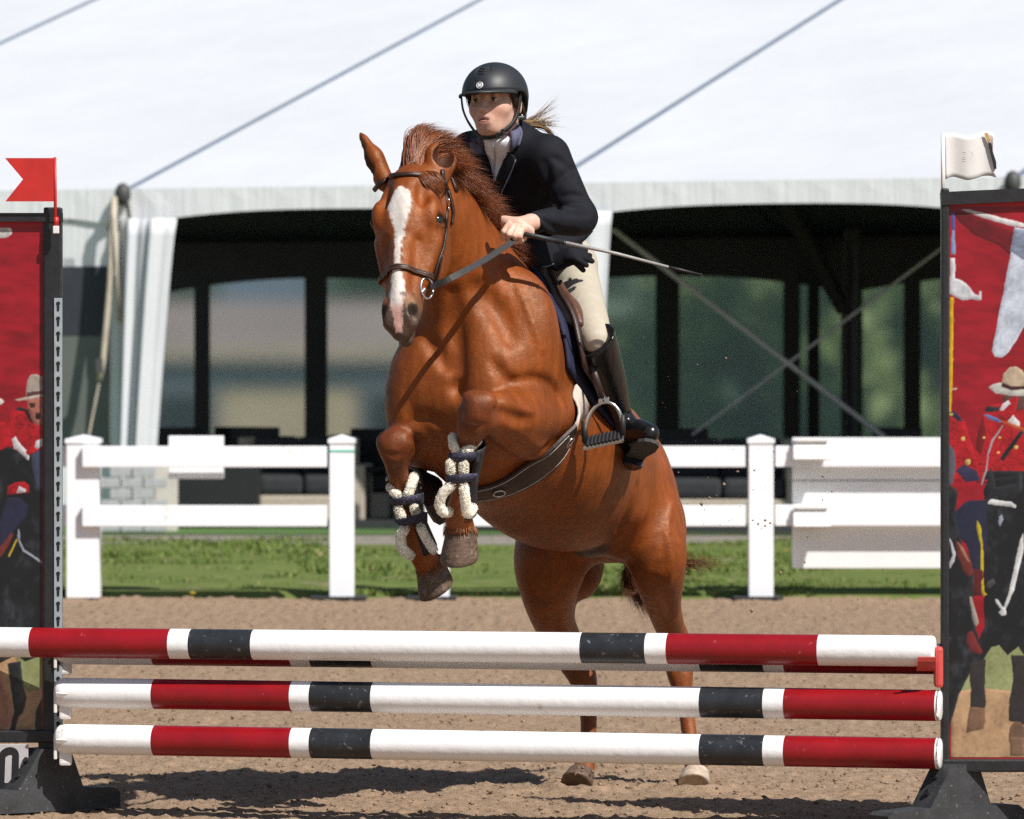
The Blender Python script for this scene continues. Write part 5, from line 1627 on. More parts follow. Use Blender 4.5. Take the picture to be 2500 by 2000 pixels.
tp = np.array([W(1066 + 18 * q_ + rng.normal() * 5, 455 + 28 * rng.random(), 17.68) for q_ in a])
V, Fq = strands(rt, tp, mid, 0.0018, 6, 6)
me = me_from("forelock_lock", V, Fq, True); hair_colors(me, n, (0.21, 0.06, 0.015), 83)
obj("forelock_lock", me, M_mane, horse)
# tail: hangs behind the hind legs and streams out to the right
n = 1500
a = rng.random(n); k_ = rng.random(n)
rt = np.array([tail_path[1] * (1 - q_) + tail_path[2] * q_ for q_ in k_]) + rng.normal(size=(n, 3)) * 0.018
mid = np.array([W(1560 - 80 * q_, 1330 + 30 * rng.random(), 19.75) for q_ in a])
tp = np.array([W(1515 + 85 * q_ + rng.normal() * 12, 1425 + 75 * q_ + rng.normal() * 14, 19.68) for q_ in a])
V, Fq = strands(rt, tp, mid, 0.0017, 8, 8)
V2, F2 = [], []
n = 90
rt = np.tile(tail_path[2], (n, 1)) + rng.normal(size=(n, 3)) * 0.02
mid = np.array([W(1640, 1370 + rng.normal() * 14, 19.82) for _ in range(n)])
tp = np.array([W(1700 + 75 * rng.random() ** 0.7, 1378 + rng.normal() * (12 if q_ % 4 else 34), 19.72) for q_ in range(n)])
V2, F2 = strands(rt, tp, mid, 0.0014, 8, 9)
obj("tail", me_from("tail", np.concatenate([V, V2]), np.concatenate([Fq, F2 + len(V)]), True), M_tail, horse)
# ------------------------------------------------------------------ tack
M_leather = mat("brown_leather", (0.030, 0.014, 0.010), rough=0.38, var=0.3, scale=60, bump=0.25, bscale=500, spec=0.5)
M_leather2 = mat("tan_brown_leather", (0.085, 0.030, 0.014), rough=0.42, var=0.35, scale=40, bump=0.3, bscale=300)
M_girth = mat("girth_leather", (0.032, 0.014, 0.012), rough=0.5, var=0.15, scale=30, bump=0.2, bscale=400)
M_rein = mat("rein_rubber", (0.028, 0.026, 0.026), rough=0.62, var=0.35, scale=90, bump=0.4, bscale=400)
M_steel = mat("steel", (0.55, 0.54, 0.52), rough=0.25, var=0.1, metal=1.0)
M_cream = mat("cream_elastic", (0.50, 0.42, 0.36), rough=0.8, var=0.12, scale=120, stretch=(1, 1, 0.15), bump=0.3, bscale=300)
M_thread = mat("pale_thread", (0.55, 0.52, 0.48), rough=0.8)
M_navy = mat("navy_quilt", (0.008, 0.009, 0.036), rough=0.8, var=0.25, scale=30, bump=0.5, bscale=120, bdist=0.004)
M_greyfelt = mat("grey_felt", (0.13, 0.13, 0.12), rough=0.9, var=0.2, scale=80, bump=0.4, bscale=250)
M_black = mat("black_rubber", (0.012, 0.012, 0.013), rough=0.55, var=0.3, scale=60, bump=0.2, bscale=300)
M_fleece = mat("cream_fleece", (0.84, 0.79, 0.66), rough=0.95, var=0.18, scale=60, bump=0.5, bscale=300)
M_print = mat("navy_printed_webbing", (0.022, 0.020, 0.045), rough=0.7, var=0.2, scale=50, spots=(0.30, 0.29, 0.36), spot_scale=190, spot_amt=0.60)


def surf(S, pts, d0, d1, n=24):
    P = np.array([S.hit(x, y, d0, d1) for x, y in spline(pts, n)])
    return P, np.array([S.normal(p) for p in P])


def ring(S, c, a1, a2, angs, out=0.6, ax=None, tilt=0.0):
    P = []
    for a in angs:
        dv = math.cos(a) * a1 + math.sin(a) * a2
        cc = c + (ax * tilt * math.cos(a) if ax is not None else 0)
        P.append(S.cast(cc + dv * out, -dv, out))
    P = np.array(P)
    return P, np.array([S.normal(p) for p in P])


bridle = thing("bridle", "dark brown leather bridle with noseband on the horse's head", "bridle", D(0.3))
A = np.linspace(-math.pi, math.pi, 41)
P, Nn = ring(H, D(0.385, -0.10), hf, hl, A, 0.3)
strap(P, Nn, 0.017, 0.006, 0.002).obj("noseband", M_leather, bridle, smooth=True)
pp = MB()
for o_ in (-0.006, 0.006):
    pp.tube(P[8:33] + Nn[8:33] * 0.008 + hs * o_, 0.0028, 6)
pp.obj("noseband_piping", M_leather2, bridle, smooth=True)
P, Nn = surf(H, [(917, 462), (931, 446), (957, 432), (984, 428), (1018, 428), (1047, 433), (1074, 441), (1086, 447)], 17.2, 18.0, 26)
strap(P, Nn, 0.015, 0.006, 0.002).obj("browband", M_leather, bridle, smooth=True)
MB().tube(P + Nn * 0.008 + hs * -0.003, 0.0028, 6).obj("browband_piping", M_leather2, bridle, smooth=True)
cheek_px = [(1079, 415), (1082, 445), (1087, 480), (1089, 515), (1087, 560), (1081, 603), (1072, 630), (1062, 660), (1052, 690)]
P, Nn = surf(H, cheek_px, 17.2, 17.78, 30)
strap(P, Nn, 0.013, 0.004, 0.002).obj("cheekpiece", M_leather, bridle, smooth=True)
P2, N2 = surf(H, [(1084, 440), (1092, 465), (1100, 495), (1104, 520), (1099, 548)], 17.2, 17.95, 16)
strap(P2, N2, 0.010, 0.004, 0.004).obj("throatlatch", M_leather, bridle, smooth=True)
P2, N2 = surf(H, [(1074, 622), (1070, 645), (1064, 672), (1058, 690)], 17.2, 17.75, 12)
strap(P2, N2, 0.010, 0.004, 0.006).obj("noseband_strap", M_leather, bridle, smooth=True)
# off side cheekpiece, mirrored through the head
MC = D(0.45, -0.05) @ hl
def mir(p): return p - 2 * (p @ hl - MC) * hl
Pm = np.array([mir(p) for p in P]); Pm = np.array([H.cast(p - hl * 0.12, hl, 0.3) for p in Pm])
strap(Pm, np.array([H.normal(p) for p in Pm]), 0.013, 0.004, 0.002).obj("cheekpiece", M_leather, bridle, smooth=True)
# crown piece behind the ears
P, Nn = ring(H, B(1.53, 0, 1.94), UP, LT, np.linspace(-1.25, 1.25, 16), 0.35)
strap(P, Nn, 0.022, 0.005, 0.002).obj("crownpiece", M_leather, bridle, smooth=True)
for (bx, by) in ((1090, 492), (1089, 512)):
    c = H.hit(bx, by, 17.2, 17.8); nn = H.normal(c)
    x = unit(np.cross(nn, UP)); y = np.cross(nn, x)
    MB().tube([c + nn * 0.009 + 0.009 * (math.cos(a) * x + math.sin(a) * y) for a in np.linspace(0, 6.283, 13)[:-1]], 0.0018, 6, closed=True).obj("buckle", M_steel, bridle, smooth=True)
# bit rings
bitL = H.hit(1036, 706, 17.2, 17.8) + hl * 0.010 + hf * 0.006
bitR = H.cast(bitL - hf * 0.035 - hl * 0.35, hl, 0.4) + hl * 0.002
for c, sx in ((bitL, 1), (bitR, -1)):
    y = unit(hs * 0.9 - hf * 0.1); x = unit(np.cross(hl, y))
    MB().tube([c + 0.034 * math.sin(a) * y + 0.024 * math.cos(a) * (x * 0.75 + hl * sx * 0.6) for a in np.linspace(0, 6.283, 25)[:-1]], 0.0038, 8, closed=True).obj("bit_ring", M_steel, bridle, smooth=True)
MB().tube([bitL - hl * 0.005, D(0.505, -0.085, 0.0), bitR + hl * 0.005], 0.006, 8).obj("bit_mouthpiece", M_steel, bridle, smooth=True)
# reins
rp = spline([bitL + hl * 0.012, W(1110, 675, 17.55), W(1180, 637, 17.70), W(1240, 598, 17.88), W(1262, 580, 17.935)], 30)
rn = np.array([unit(np.array((0.1, -1, 0.35)))] * 30)
strap(rp, rn, 0.020, 0.003, 0).obj("rein", M_rein, bridle)
rp2 = spline([bitR, D(0.42, -0.25, -0.075), B(1.36, -0.17, 1.76), B(1.12, -0.16, 1.85)], 30)
strap(rp2, np.array([unit(-LT + FW * 0.3)] * 30), 0.020, 0.004, 0).obj("rein", M_rein, bridle, smooth=True)


# ---- saddle, pad, girth: skins over the trunk
def tp_(p, ph, c=-0.33):
    dv = math.cos(ph) * TN + math.sin(ph) * LT
    o_ = T(p, c)
    return HT.cast(o_ + dv * 0.5, -dv, 0.5)


def skin(pf, pb, ph0, ph1, n, m, off, thick):
    G = np.zeros((n, m, 3)); NN = np.zeros((n, m, 3))
    for i, ph in enumerate(np.linspace(ph0, ph1, n)):
        for j, t_ in enumerate(np.linspace(0, 1, m)):
            p = pf(ph) + (pb(ph) - pf(ph)) * t_
            G[i, j] = tp_(p, ph); NN[i, j] = HT.normal(G[i, j])
    return MB().add(*shell(G, NN, off, thick))


rad = math.radians
saddle_pad = skin(lambda a: 0.080 - 0.05 * max(0, abs(a) - rad(72)) / rad(21), lambda a: -0.62 + 0.10 * max(0, abs(a) - rad(72)) / rad(21),
                  rad(-93), rad(93), 41, 22, 0.004, 0.012).obj(
    "saddle_pad", M_navy, None, smooth=True, label="navy quilted saddle pad under the brown saddle", cat="saddle pad")
half_pad = skin(lambda a: 0.03, lambda a: -0.07, rad(-58), rad(58), 25, 6, 0.018, 0.020).obj(
    "half_pad", M_greyfelt, None, smooth=True, label="grey felt half pad showing at the front of the saddle", cat="saddle pad")
saddle = thing("saddle", "brown leather jumping saddle strapped on the horse's back", "saddle", T(-0.3, 0))
for sg in (-1, 1):
    lo, hi = (rad(18), rad(88)) if sg > 0 else (rad(-88), rad(-18))
    skin(lambda a: 0.042 - 0.06 * (max(0, abs(a) - rad(66)) / rad(22)) ** 2, lambda a: -0.40 + 0.10 * (max(0, abs(a) - rad(60)) / rad(28)) ** 2, lo, hi, 22, 12, 0.040, 0.012).obj("flap", M_leather, saddle, smooth=True)
    lo, hi = (rad(24), rad(62)) if sg > 0 else (rad(-62), rad(-24))
    skin(lambda a: 0.015, lambda a: -0.09, lo, hi, 14, 6, 0.040, 0.022).obj("knee_roll", M_leather2, saddle, smooth=True)
    # stirrup leather down to the iron
SD = SDF(T(-0.25, 0) - 0.55, T(-0.25, 0) + 0.55, 0.008)
SD.chain([(T(-0.01, 0.005), 0.055), (T(-0.10, 0.0), 0.075), (T(-0.26, -0.045), 0.10), (T(-0.40, -0.03), 0.10), (T(-0.49, 0.03), 0.05)], 0.05)
SD.cone(T(-0.50, 0.03, -0.11), T(-0.50, 0.03, 0.11), 0.028, 0.028, 0.05)
SD.cone(T(-0.01, 0.0, -0.05), T(-0.01, 0.0, 0.05), 0.03, 0.03, 0.03)
SD.cone(T(-0.26, -0.06, -0.12), T(-0.26, -0.06, 0.12), 0.06, 0.06, 0.05)
V, Q = SD.mesh(2)
obj("seat", me_from("saddle_seat", V, Q, True), M_leather2, saddle)


def stirrup(top, iron_c, ex, depth, foot=True):
    ex = unit(ex); uz = np.array((0, 0, 1.0)); ey = unit(np.cross(uz, ex))
    a_top = iron_c + uz * 0.115
    strap([top, (top + a_top) / 2 + ey * -0.004, a_top], np.array([ey * -1] * 3), 0.024, 0.004, 0).obj("stirrup_leather", M_leather, saddle, smooth=True)
    arc = [iron_c + ex * 0.062 * math.cos(a) + uz * (0.0 + 0.112 * math.sin(a) ** 0.8) for a in np.linspace(0.12, math.pi - 0.12, 17)]
    s_ = MB().tube(arc, [0.007] * 4 + [0.0055] * 9 + [0.007] * 4, 8).obj("stirrup_iron", M_steel, saddle, smooth=True)
    MB().box(a_top + uz * 0.004, (0.036, 0.010, 0.016), np.array([ex, ey, uz]), 0.003).obj("stirrup_eye", M_steel, saddle)
    for sg in (-1, 1):
        MB().tube([iron_c + ex * sg * 0.062 + uz * q_ for q_ in (-0.004, 0.03, 0.06)], [0.0095, 0.0095, 0.008], 8).obj("stirrup_sleeve", M_black, saddle, smooth=True)
    ty = unit(ey + uz * 0.62); tz = unit(np.cross(ex, ty))
    tz = tz if tz[2] > 0 else -tz
    t_ = MB().box(iron_c - uz * 0.010, (0.134, depth, 0.014), np.array([ex, ty, tz]), 0.004).obj("stirrup_tread", M_steel, saddle)
    g = MB()
    for i in range(9):
        c = iron_c + ex * (-0.05 + 0.0125 * i) - uz * 0.010 + tz * 0.009
        g.tube([c - ty * depth * 0.5, c + ty * depth * 0.5], 0.0055, 6)
    g.obj("stirrup_grip", M_black, t_)


stirrup(W(1432, 860, 18.235), W(1474, 1068, 18.215), np.array((0.96, -0.10, 0.20)), 0.055)
stirrup(B(0.92, -0.31, 1.46), W(992, 1158, 18.75), np.array((0.9, -0.3, -0.05)), 0.05)

girth = thing("girth", "wide dark brown leather girth with cream elastic round the horse's belly", "girth", T(-0.06, -0.72))
angs = np.linspace(rad(108), rad(252), 40)
P, Nn = ring(H, T(-0.125, -0.40), TN, LT, angs, 0.6, TA, -0.02)
for _ in range(6):
    P[1:-1] = P[1:-1] * 0.5 + 0.25 * (P[2:] + P[:-2])
    Nn[1:-1] = Nn[1:-1] * 0.5 + 0.25 * (Nn[2:] + Nn[:-2])
wid = 0.095 + 0.065 * np.exp(-((np.degrees(angs) - 126) / 24) ** 2) + 0.065 * np.exp(-((np.degrees(angs) - 234) / 24) ** 2)
strap(P, Nn, list(wid), 0.010, 0.006).obj("leather_panel", M_girth, girth)
st = MB()
for e_ in (-0.40, 0.40):
    pts = []
    for i in range(2, 38):
        tg = unit(P[i + 1] - P[i - 1]); sd = unit(np.cross(Nn[i], tg))
        pts.append(P[i] + sd * e_ * wid[i] + Nn[i] * 0.0175)
    st.tube(pts, 0.0011, 4)
st.obj("stitching", M_thread, girth)
for lo, hi in ((80, 109.5), (250.5, 280)):
    Pe, Ne = ring(H, T(-0.125, -0.40), TN, LT, np.radians(np.linspace(lo, hi, 9)), 0.6, TA, -0.02)
    strap(Pe, Ne, 0.12, 0.008, 0.005).obj("elastic", M_cream, girth, smooth=True)
for a in (115, 166):
    Pd, Nd = ring(H, T(-0.125, -0.40), TN, LT, [rad(a), rad(a + 3)], 0.6, TA, -0.02)
    x = unit(Pd[1] - Pd[0]); y = unit(np.cross(Nd[0], x)); c = Pd[0] + Nd[0] * 0.020
    MB().tube([c + 0.019 * (math.cos(q_) * x + math.sin(q_) * y) for q_ in np.linspace(0, 6.283, 17)[:-1]], 0.0032, 6, closed=True).obj("ring", M_steel, girth, smooth=True)


# ---- tendon boots on the fore legs
def fleece(name, parent, pts, r, seed):
    P = spline([W(*p) for p in pts], 14)
    P = spline(P, 34)
    mb = MB().tube(P, [r * 0.6, r * 0.95] + [r * 1.1] * 30 + [r * 0.95, r * 0.6], 14)
    rj = np.random.default_rng(seed + 5)
    mb.V = [tuple(np.array(v) + rj.normal(size=3) * 0.0013) for v in mb.V]
    rr = np.random.default_rng(seed)
    n = 4200
    i = rr.integers(1, 33, n); c = P[i] + (rr.random((n, 1)) - 0.5) * (P[np.minimum(i + 1, 33)] - P[np.maximum(i - 1, 0)]) * 0.5
    dv = rr.normal(size=(n, 3)); dv /= np.linalg.norm(dv, axis=1)[:, None]
    V, F = strands(c + dv * r * 0.95, c + dv * r * 1.20 + rr.normal(size=(n, 3)) * 0.001, c + dv * r * 1.1 + rr.normal(size=(n, 3)) * 0.001, 0.0013, 2, seed)
    k = len(mb.V)
    mb.V += [tuple(v) for v in V]; mb.F += [tuple(int(x) + k for x in f) for f in F]
    m = me_from(name, mb.V, mb.F, True)
    return obj(name, m, M_fleece, parent)


def tendon_boot(label, axis, front, fl, straps_, dd):
    ax = spline([W(*p) for p in axis], 12)
    root = thing("tendon_boot", label, "leg boot", ax[-1], "fleece lined boots on the fore legs")
    G = np.zeros((12, 15, 3)); NN = np.zeros((12, 15, 3))
    for i in range(12):
        tg = unit(ax[min(i + 1, 11)] - ax[max(i - 1, 0)])
        f = unit(front - tg * (front @ tg)); sd = np.cross(tg, f)
        rr = 0.036 + 0.010 * abs(i - 5.5) / 5.5
        for j, a in enumerate(np.linspace(rad(52), rad(308), 15)):
            dv = math.cos(a) * f + math.sin(a) * sd
            G[i, j] = ax[i] + dv * rr - f * 0.012; NN[i, j] = dv
    MB().add(*shell(G, NN, 0, 0.005)).obj("shell", M_black, root, smooth=True)
    for i, p in enumerate(fl):
        fleece("fleece_roll", root, [(x, y, dd + z) for x, y, z in p[0]], p[1], i + int(dd * 100))
    for a, b in straps_:
        pts = spline([W(a[0] - 4, a[1], dd + 0.035), W(a[0], a[1], dd), W((a[0] + b[0]) / 2, (a[1] + b[1]) / 2, dd - 0.022), W(b[0], b[1], dd), W(b[0] + 4, b[1] + 1, dd + 0.04)], 15)
        c = pts.mean(0) + np.array((0, 0.03, 0))
        nn = np.array([unit(p - (ax[np.argmin(np.linalg.norm(ax - p, axis=1))])) for p in pts])
        strap(pts, nn, 0.029, 0.004, 0).obj("strap", M_print, root, smooth=True)
        MB().box(pts[-3] + nn[-3] * 0.008, (0.012, 0.012, 0.036), None, 0.003).obj("buckle", M_black, root)
    return root


r_ = 0.0132
tendon_boot("fleece lined tendon boot on the horse's higher fore leg nearer the saddle", [(1143, 1085, 17.78), (1130, 1180, 17.85), (1120, 1252, 17.91)], FW,
            [([(1105, 1066, 0.02), (1108, 1088, 0.0), (1116, 1104, 0.0)], r_), ([(1166, 1074, 0.02), (1150, 1090, 0.0), (1136, 1104, -0.01)], r_ * 1.1),
             ([(1100, 1130, 0.0), (1101, 1152, 0.0)], r_ * 1.05), ([(1132, 1132, -0.01), (1132, 1154, -0.01)], r_ * 1.05),
             ([(1104, 1184, 0.0), (1082, 1205, 0.01), (1073, 1232, 0.02), (1082, 1250, 0.03), (1098, 1250, 0.045)], r_ * 1.1),
             ([(1132, 1186, -0.01), (1136, 1222, 0.0), (1142, 1254, 0.02), (1156, 1240, 0.045)], r_ * 1.1)],
            [((1102, 1118), (1158, 1113)), ((1096, 1171), (1156, 1165))], 17.758)
tendon_boot("fleece lined tendon boot on the horse's lower fore leg at the left", [(977, 1175, 18.11), (998, 1265, 18.18), (1024, 1345, 18.24)], FW * 0.9 - LT * 0.3,
            [([(952, 1188, 0.02), (962, 1202, 0.01), (974, 1213, 0.0)], r_), ([(1012, 1163, 0.02), (1004, 1185, 0.0), (996, 1210, -0.01)], r_ * 1.1),
             ([(973, 1242, 0.0), (980, 1264, 0.0)], r_ * 1.05), ([(1010, 1238, 0.0), (1017, 1256, 0.0)], r_),
             ([(988, 1290, 0.0), (978, 1310, 0.01), (982, 1338, 0.02), (1002, 1358, 0.03)], r_ * 1.15),
             ([(1026, 1286, 0.0), (1040, 1314, 0.01), (1060, 1345, 0.03)], r_)],
            [((962, 1227), (1022, 1216)), ((976, 1277), (1032, 1262))], 18.085)
# ------------------------------------------------------------------ the rider
M_skin = mat("skin", (0.44, 0.235, 0.15), rough=0.5, var=0.10, scale=30, attr="coat", bump=0.1, bscale=300, trans=0.12)
M_jacket = mat("navy_black_jacket", (0.0052, 0.0058, 0.0098), rough=0.78, var=0.25, scale=40, bump=0.5, bscale=420, bdist=0.003, spec=0.25)
M_collar = mat("slate_collar", (0.075, 0.075, 0.13), rough=0.8, var=0.12, scale=50)
M_pipe = mat("grey_piping", (0.13, 0.14, 0.19), rough=0.6)
M_shirt = mat("white_shirt", (0.78, 0.79, 0.84), rough=0.75, var=0.04, scale=40, bump=0.15, bscale=60)
M_breech = mat("beige_breeches", (0.40, 0.355, 0.275), rough=0.8, var=0.07, scale=30, bump=0.25, bscale=60, bdist=0.006)
M_boot = mat("black_boot_leather", (0.008, 0.008, 0.009), rough=0.27, var=0.35, scale=50, bump=0.35, bscale=60, bdist=0.005, spec=0.5)
M_sole = mat("grey_worn_sole", (0.05, 0.05, 0.047), rough=0.85, var=0.5, scale=120, bump=0.6, bscale=160)
M_helmet = mat("matte_black_helmet", (0.017, 0.019, 0.022), rough=0.5, var=0.08, scale=20, spec=0.5)
M_hair = mat("brown_hair", (0.16, 0.085, 0.035), rough=0.4, var=0.2, scale=90, attr="coat")
M_hairdk = mat("dark_brown_hair", (0.045, 0.022, 0.012), rough=0.5, var=0.4, scale=90)
M_white = mat("eye_white", (0.50, 0.46, 0.43), rough=0.25, var=0.03)
M_iris = mat("eye_iris", (0.035, 0.028, 0.020), rough=0.1, var=0.2)
M_lid = mat("eyelid_skin", (0.50, 0.28, 0.20), rough=0.5, var=0.05)
M_lip = mat("lip_pink", (0.50, 0.22, 0.19), rough=0.38, var=0.08)
M_emb = mat("emblem_white", (0.75, 0.75, 0.75), rough=0.4, var=0.02)

Rc = W(1208, 253, 18.26)
ry = math.radians(23)
rf = unit((-math.sin(ry), -math.cos(ry), 0.02))
ru = np.array((-0.07, 0, 1.0)); ru = unit(ru - rf * (ru @ rf))
rl = np.cross(ru, rf)
if rl[0] < 0: rl = -rl


def K(f, l, u): return Rc + f * rf + l * rl + u * ru


KR = (rf, rl, ru)
S_ = SDF((-0.52, 17.72, 0.95), (0.62, 19.02, 2.45), 0.0048)
S_.ell(K(-0.012, 0, 0.025), KR, (0.098, 0.075, 0.092), 0.02)
S_.ell(K(0.020, 0, -0.030), KR, (0.074, 0.054, 0.067), 0.03)
S_.ell(K(0.060, 0, -0.084), KR, (0.025, 0.025, 0.018), 0.03)
S_.cone(K(-0.03, -0.046, -0.052), K(0.052, -0.018, -0.084), 0.016, 0.016, 0.03)
S_.cone(K(-0.03, 0.046, -0.052), K(0.052, 0.018, -0.084), 0.016, 0.016, 0.03)
for sg in (-1, 1):
    S_.ell(K(0.054, sg * 0.036, -0.022), KR, (0.030, 0.026, 0.024), 0.03)
    S_.ell(K(0.092, sg * 0.031, 0.006), KR, (0.012, 0.019, 0.011), 0.012, sub=True)
    S_.ell(K(0.106, sg * 0.011, -0.027), KR, (0.010, 0.0065, 0.0065), 0.008)
    S_.ell(K(-0.012, sg * 0.079, -0.010), KR, (0.016, 0.008, 0.030), 0.010)
S_.cone(K(0.080, -0.036, 0.024), K(0.080, 0.036, 0.024), 0.010, 0.010, 0.015)
S_.cone(K(0.090, 0, 0.012), K(0.110, 0, -0.022), 0.0065, 0.0078, 0.014)
S_.ell(K(0.057, 0, -0.054), KR, (0.036, 0.038, 0.036), 0.025)
S_.cone(K(0.088, -0.019, -0.051), K(0.088, 0.019, -0.051), 0.0065, 0.0065, 0.010)
S_.cone(K(0.096, -0.008, -0.049), K(0.096, 0.008, -0.049), 0.0055, 0.0055, 0.008)
S_.cone(K(0.089, -0.015, -0.066), K(0.089, 0.015, -0.066), 0.0075, 0.0075, 0.010)
S_.cone(K(0.102, -0.016, -0.0575), K(0.102, 0.016, -0.0575), 0.0045, 0.0045, 0.004, sub=True)
S_.cone(K(-0.02, 0, -0.05), W(1236, 372, 18.37), 0.052, 0.048, 0.03)
# trunk and limbs under the clothes
chest, waist, hip = W(1270, 440, 18.44), W(1328, 580, 18.62), W(1352, 655, 18.74)
S_.chain([(W(1240, 375, 18.40), 0.05), (chest, 0.09), (waist, 0.095), (hip, 0.10)], 0.04)
shL, elL, wrL = W(1340, 385, 18.28), W(1420, 535, 18.22), W(1296, 543, 18.00)
shR, elR, wrR = W(1150, 375, 18.50), B(0.95, -0.30, 1.90), B(1.10, -0.17, 1.87)
for a_, b_, c_ in ((shL, elL, wrL), (shR, elR, wrR)):
    S_.chain([(chest * 0.3 + a_ * 0.7, 0.06), (a_, 0.045), ((a_ + b_) / 2, 0.038), (b_, 0.034), ((b_ + c_) / 2, 0.030), (c_, 0.024)], 0.02)
knL, anL = W(1456, 832, 18.22), W(1520, 1040, 18.50)
knR, anR = B(0.95, -0.345, 1.48), B(0.70, -0.40, 1.20)
hipL, hipR = hip + LT * 0.062, hip - LT * 0.062
for h_, k2, a_ in ((hipL, knL, anL), (hipR, knR, anR)):
    S_.chain([(h_, 0.065), ((h_ + k2) / 2, 0.050), (k2, 0.034), ((k2 + a_) / 2, 0.032), (a_, 0.026)], 0.02)


def hand(wr, dirw, palm_n, across, curl):
    """fist closed on the rein: palm, four curled fingers of unequal length, thumb on top"""
    dirw, palm_n, across = unit(dirw), unit(palm_n), unit(across)
    pc = wr + dirw * 0.042
    S_.cone(wr, pc, 0.024, 0.030, 0.012, flat=palm_n, f=0.62)
    S_.ell(pc + dirw * 0.008, (dirw, across, palm_n), (0.042, 0.040, 0.022), 0.012)
    for i, (o_, L_) in enumerate(((0.029, 0.90), (0.010, 1.0), (-0.009, 0.95), (-0.027, 0.78))):
        b = pc + dirw * (0.036 - 0.004 * abs(i - 1)) + across * o_ - palm_n * 0.006
        m1 = b + dirw * 0.024 * L_ + palm_n * 0.022 * L_
        m2 = m1 + palm_n * 0.020 * L_ - dirw * 0.012 * L_
        e = m2 - dirw * 0.018 * L_ + palm_n * 0.002
        S_.cone(b, m1, 0.0105, 0.0095, 0.003); S_.cone(m1, m2, 0.0095, 0.009, 0.003); S_.cone(m2, e, 0.009, 0.008, 0.003)
    tb = pc + across * 0.032 - dirw * 0.012 + palm_n * 0.012
    tm = tb + dirw * 0.030 + palm_n * 0.016 + across * 0.008
    S_.cone(tb, tm, 0.0125, 0.0105, 0.006); S_.cone(tm, tm + dirw * 0.020 + palm_n * 0.012 - across * 0.006, 0.0105, 0.0085, 0.003)


S_.cone(wrL, W(1268, 552, 17.955), 0.026, 0.030, 0.012, flat=(0, 1, 0), f=0.75)
S_.ell(W(1263, 554, 17.95), (W(1245, 562, 17.93) - wrL, (0.3, 0.2, 1), (0, 1, 0)), (0.034, 0.026, 0.022), 0.012)
for ch in (((1241, 549, 17.93), (1229, 566, 17.915), (1229, 585, 17.935)), ((1251, 553, 17.922), (1241, 572, 17.905), (1243, 590, 17.93)),
           ((1263, 557, 17.922), (1255, 576, 17.905), (1258, 591, 17.93)), ((1275, 560, 17.925), (1269, 577, 17.912), (1272, 588, 17.935))):
    S_.cone(W(*ch[0]), W(*ch[1]), 0.0105, 0.0092, 0.003); S_.cone(W(*ch[1]), W(*ch[2]), 0.0092, 0.0080, 0.002)
    S_.cone(W(*ch[2]), W(*ch[2]) + np.array((0.012, 0.028, 0.006)), 0.0080, 0.0072, 0.002)
S_.cone(W(1272, 545, 17.975), W(1248, 548, 17.985), 0.013, 0.011, 0.006); S_.cone(W(1248, 548, 17.985), W(1232, 557, 17.98), 0.011, 0.0085, 0.003)
hand(wrR, FW * 0.8 - UP * 0.25 + LT * 0.2, LT * 0.8 - UP * 0.5, UP * 0.8 + FW * 0.2, 1)
V, Q = S_.mesh(1)
me = me_from("person_body", V, Q, True)
Cp = np.tile(np.array((0.58, 0.355, 0.265)), (len(V), 1))
def nearp(p, r): return 1 - sst(r * 0.5, r, np.linalg.norm(V - np.array(p), axis=1))
for sg in (-1, 1):
    Cp = mixc(Cp, (0.50, 0.20, 0.15), nearp(K(0.07, sg * 0.036, -0.03), 0.035) * 0.5)
    Cp = mixc(Cp, (0.08, 0.04, 0.025), nearp(K(0.094, sg * 0.034, 0.031), 0.015) * 0.8)       # brows
    Cp = mixc(Cp, (0.10, 0.05, 0.035), nearp(K(0.090, sg * 0.031, 0.014), 0.013) * 0.7)       # lashes
rel = V - Rc; kf, kl, ku = rel @ rf, rel @ rl, rel @ ru
lip = (kf > 0.07) & (np.abs(kl) < 0.026)
Cp = mixc(Cp, (0.40, 0.11, 0.10), np.where(lip, np.exp(-((ku + 0.0585) / 0.010) ** 2) * (1 - (kl / 0.026) ** 2).clip(0), 0) * 0.9)
Cp = mixc(Cp, (0.05, 0.012, 0.012), np.where(lip & (np.abs(ku + 0.0575) < 0.0028) & (np.abs(kl) < 0.019), 0.9, 0))
color_attr(me, Cp)
person = thing("person", "rider in dark jacket, black helmet and tall boots crouched over the horse's neck", "person", hip - np.array((0, 0, 0.1)))
obj("body", me, M_skin, person)
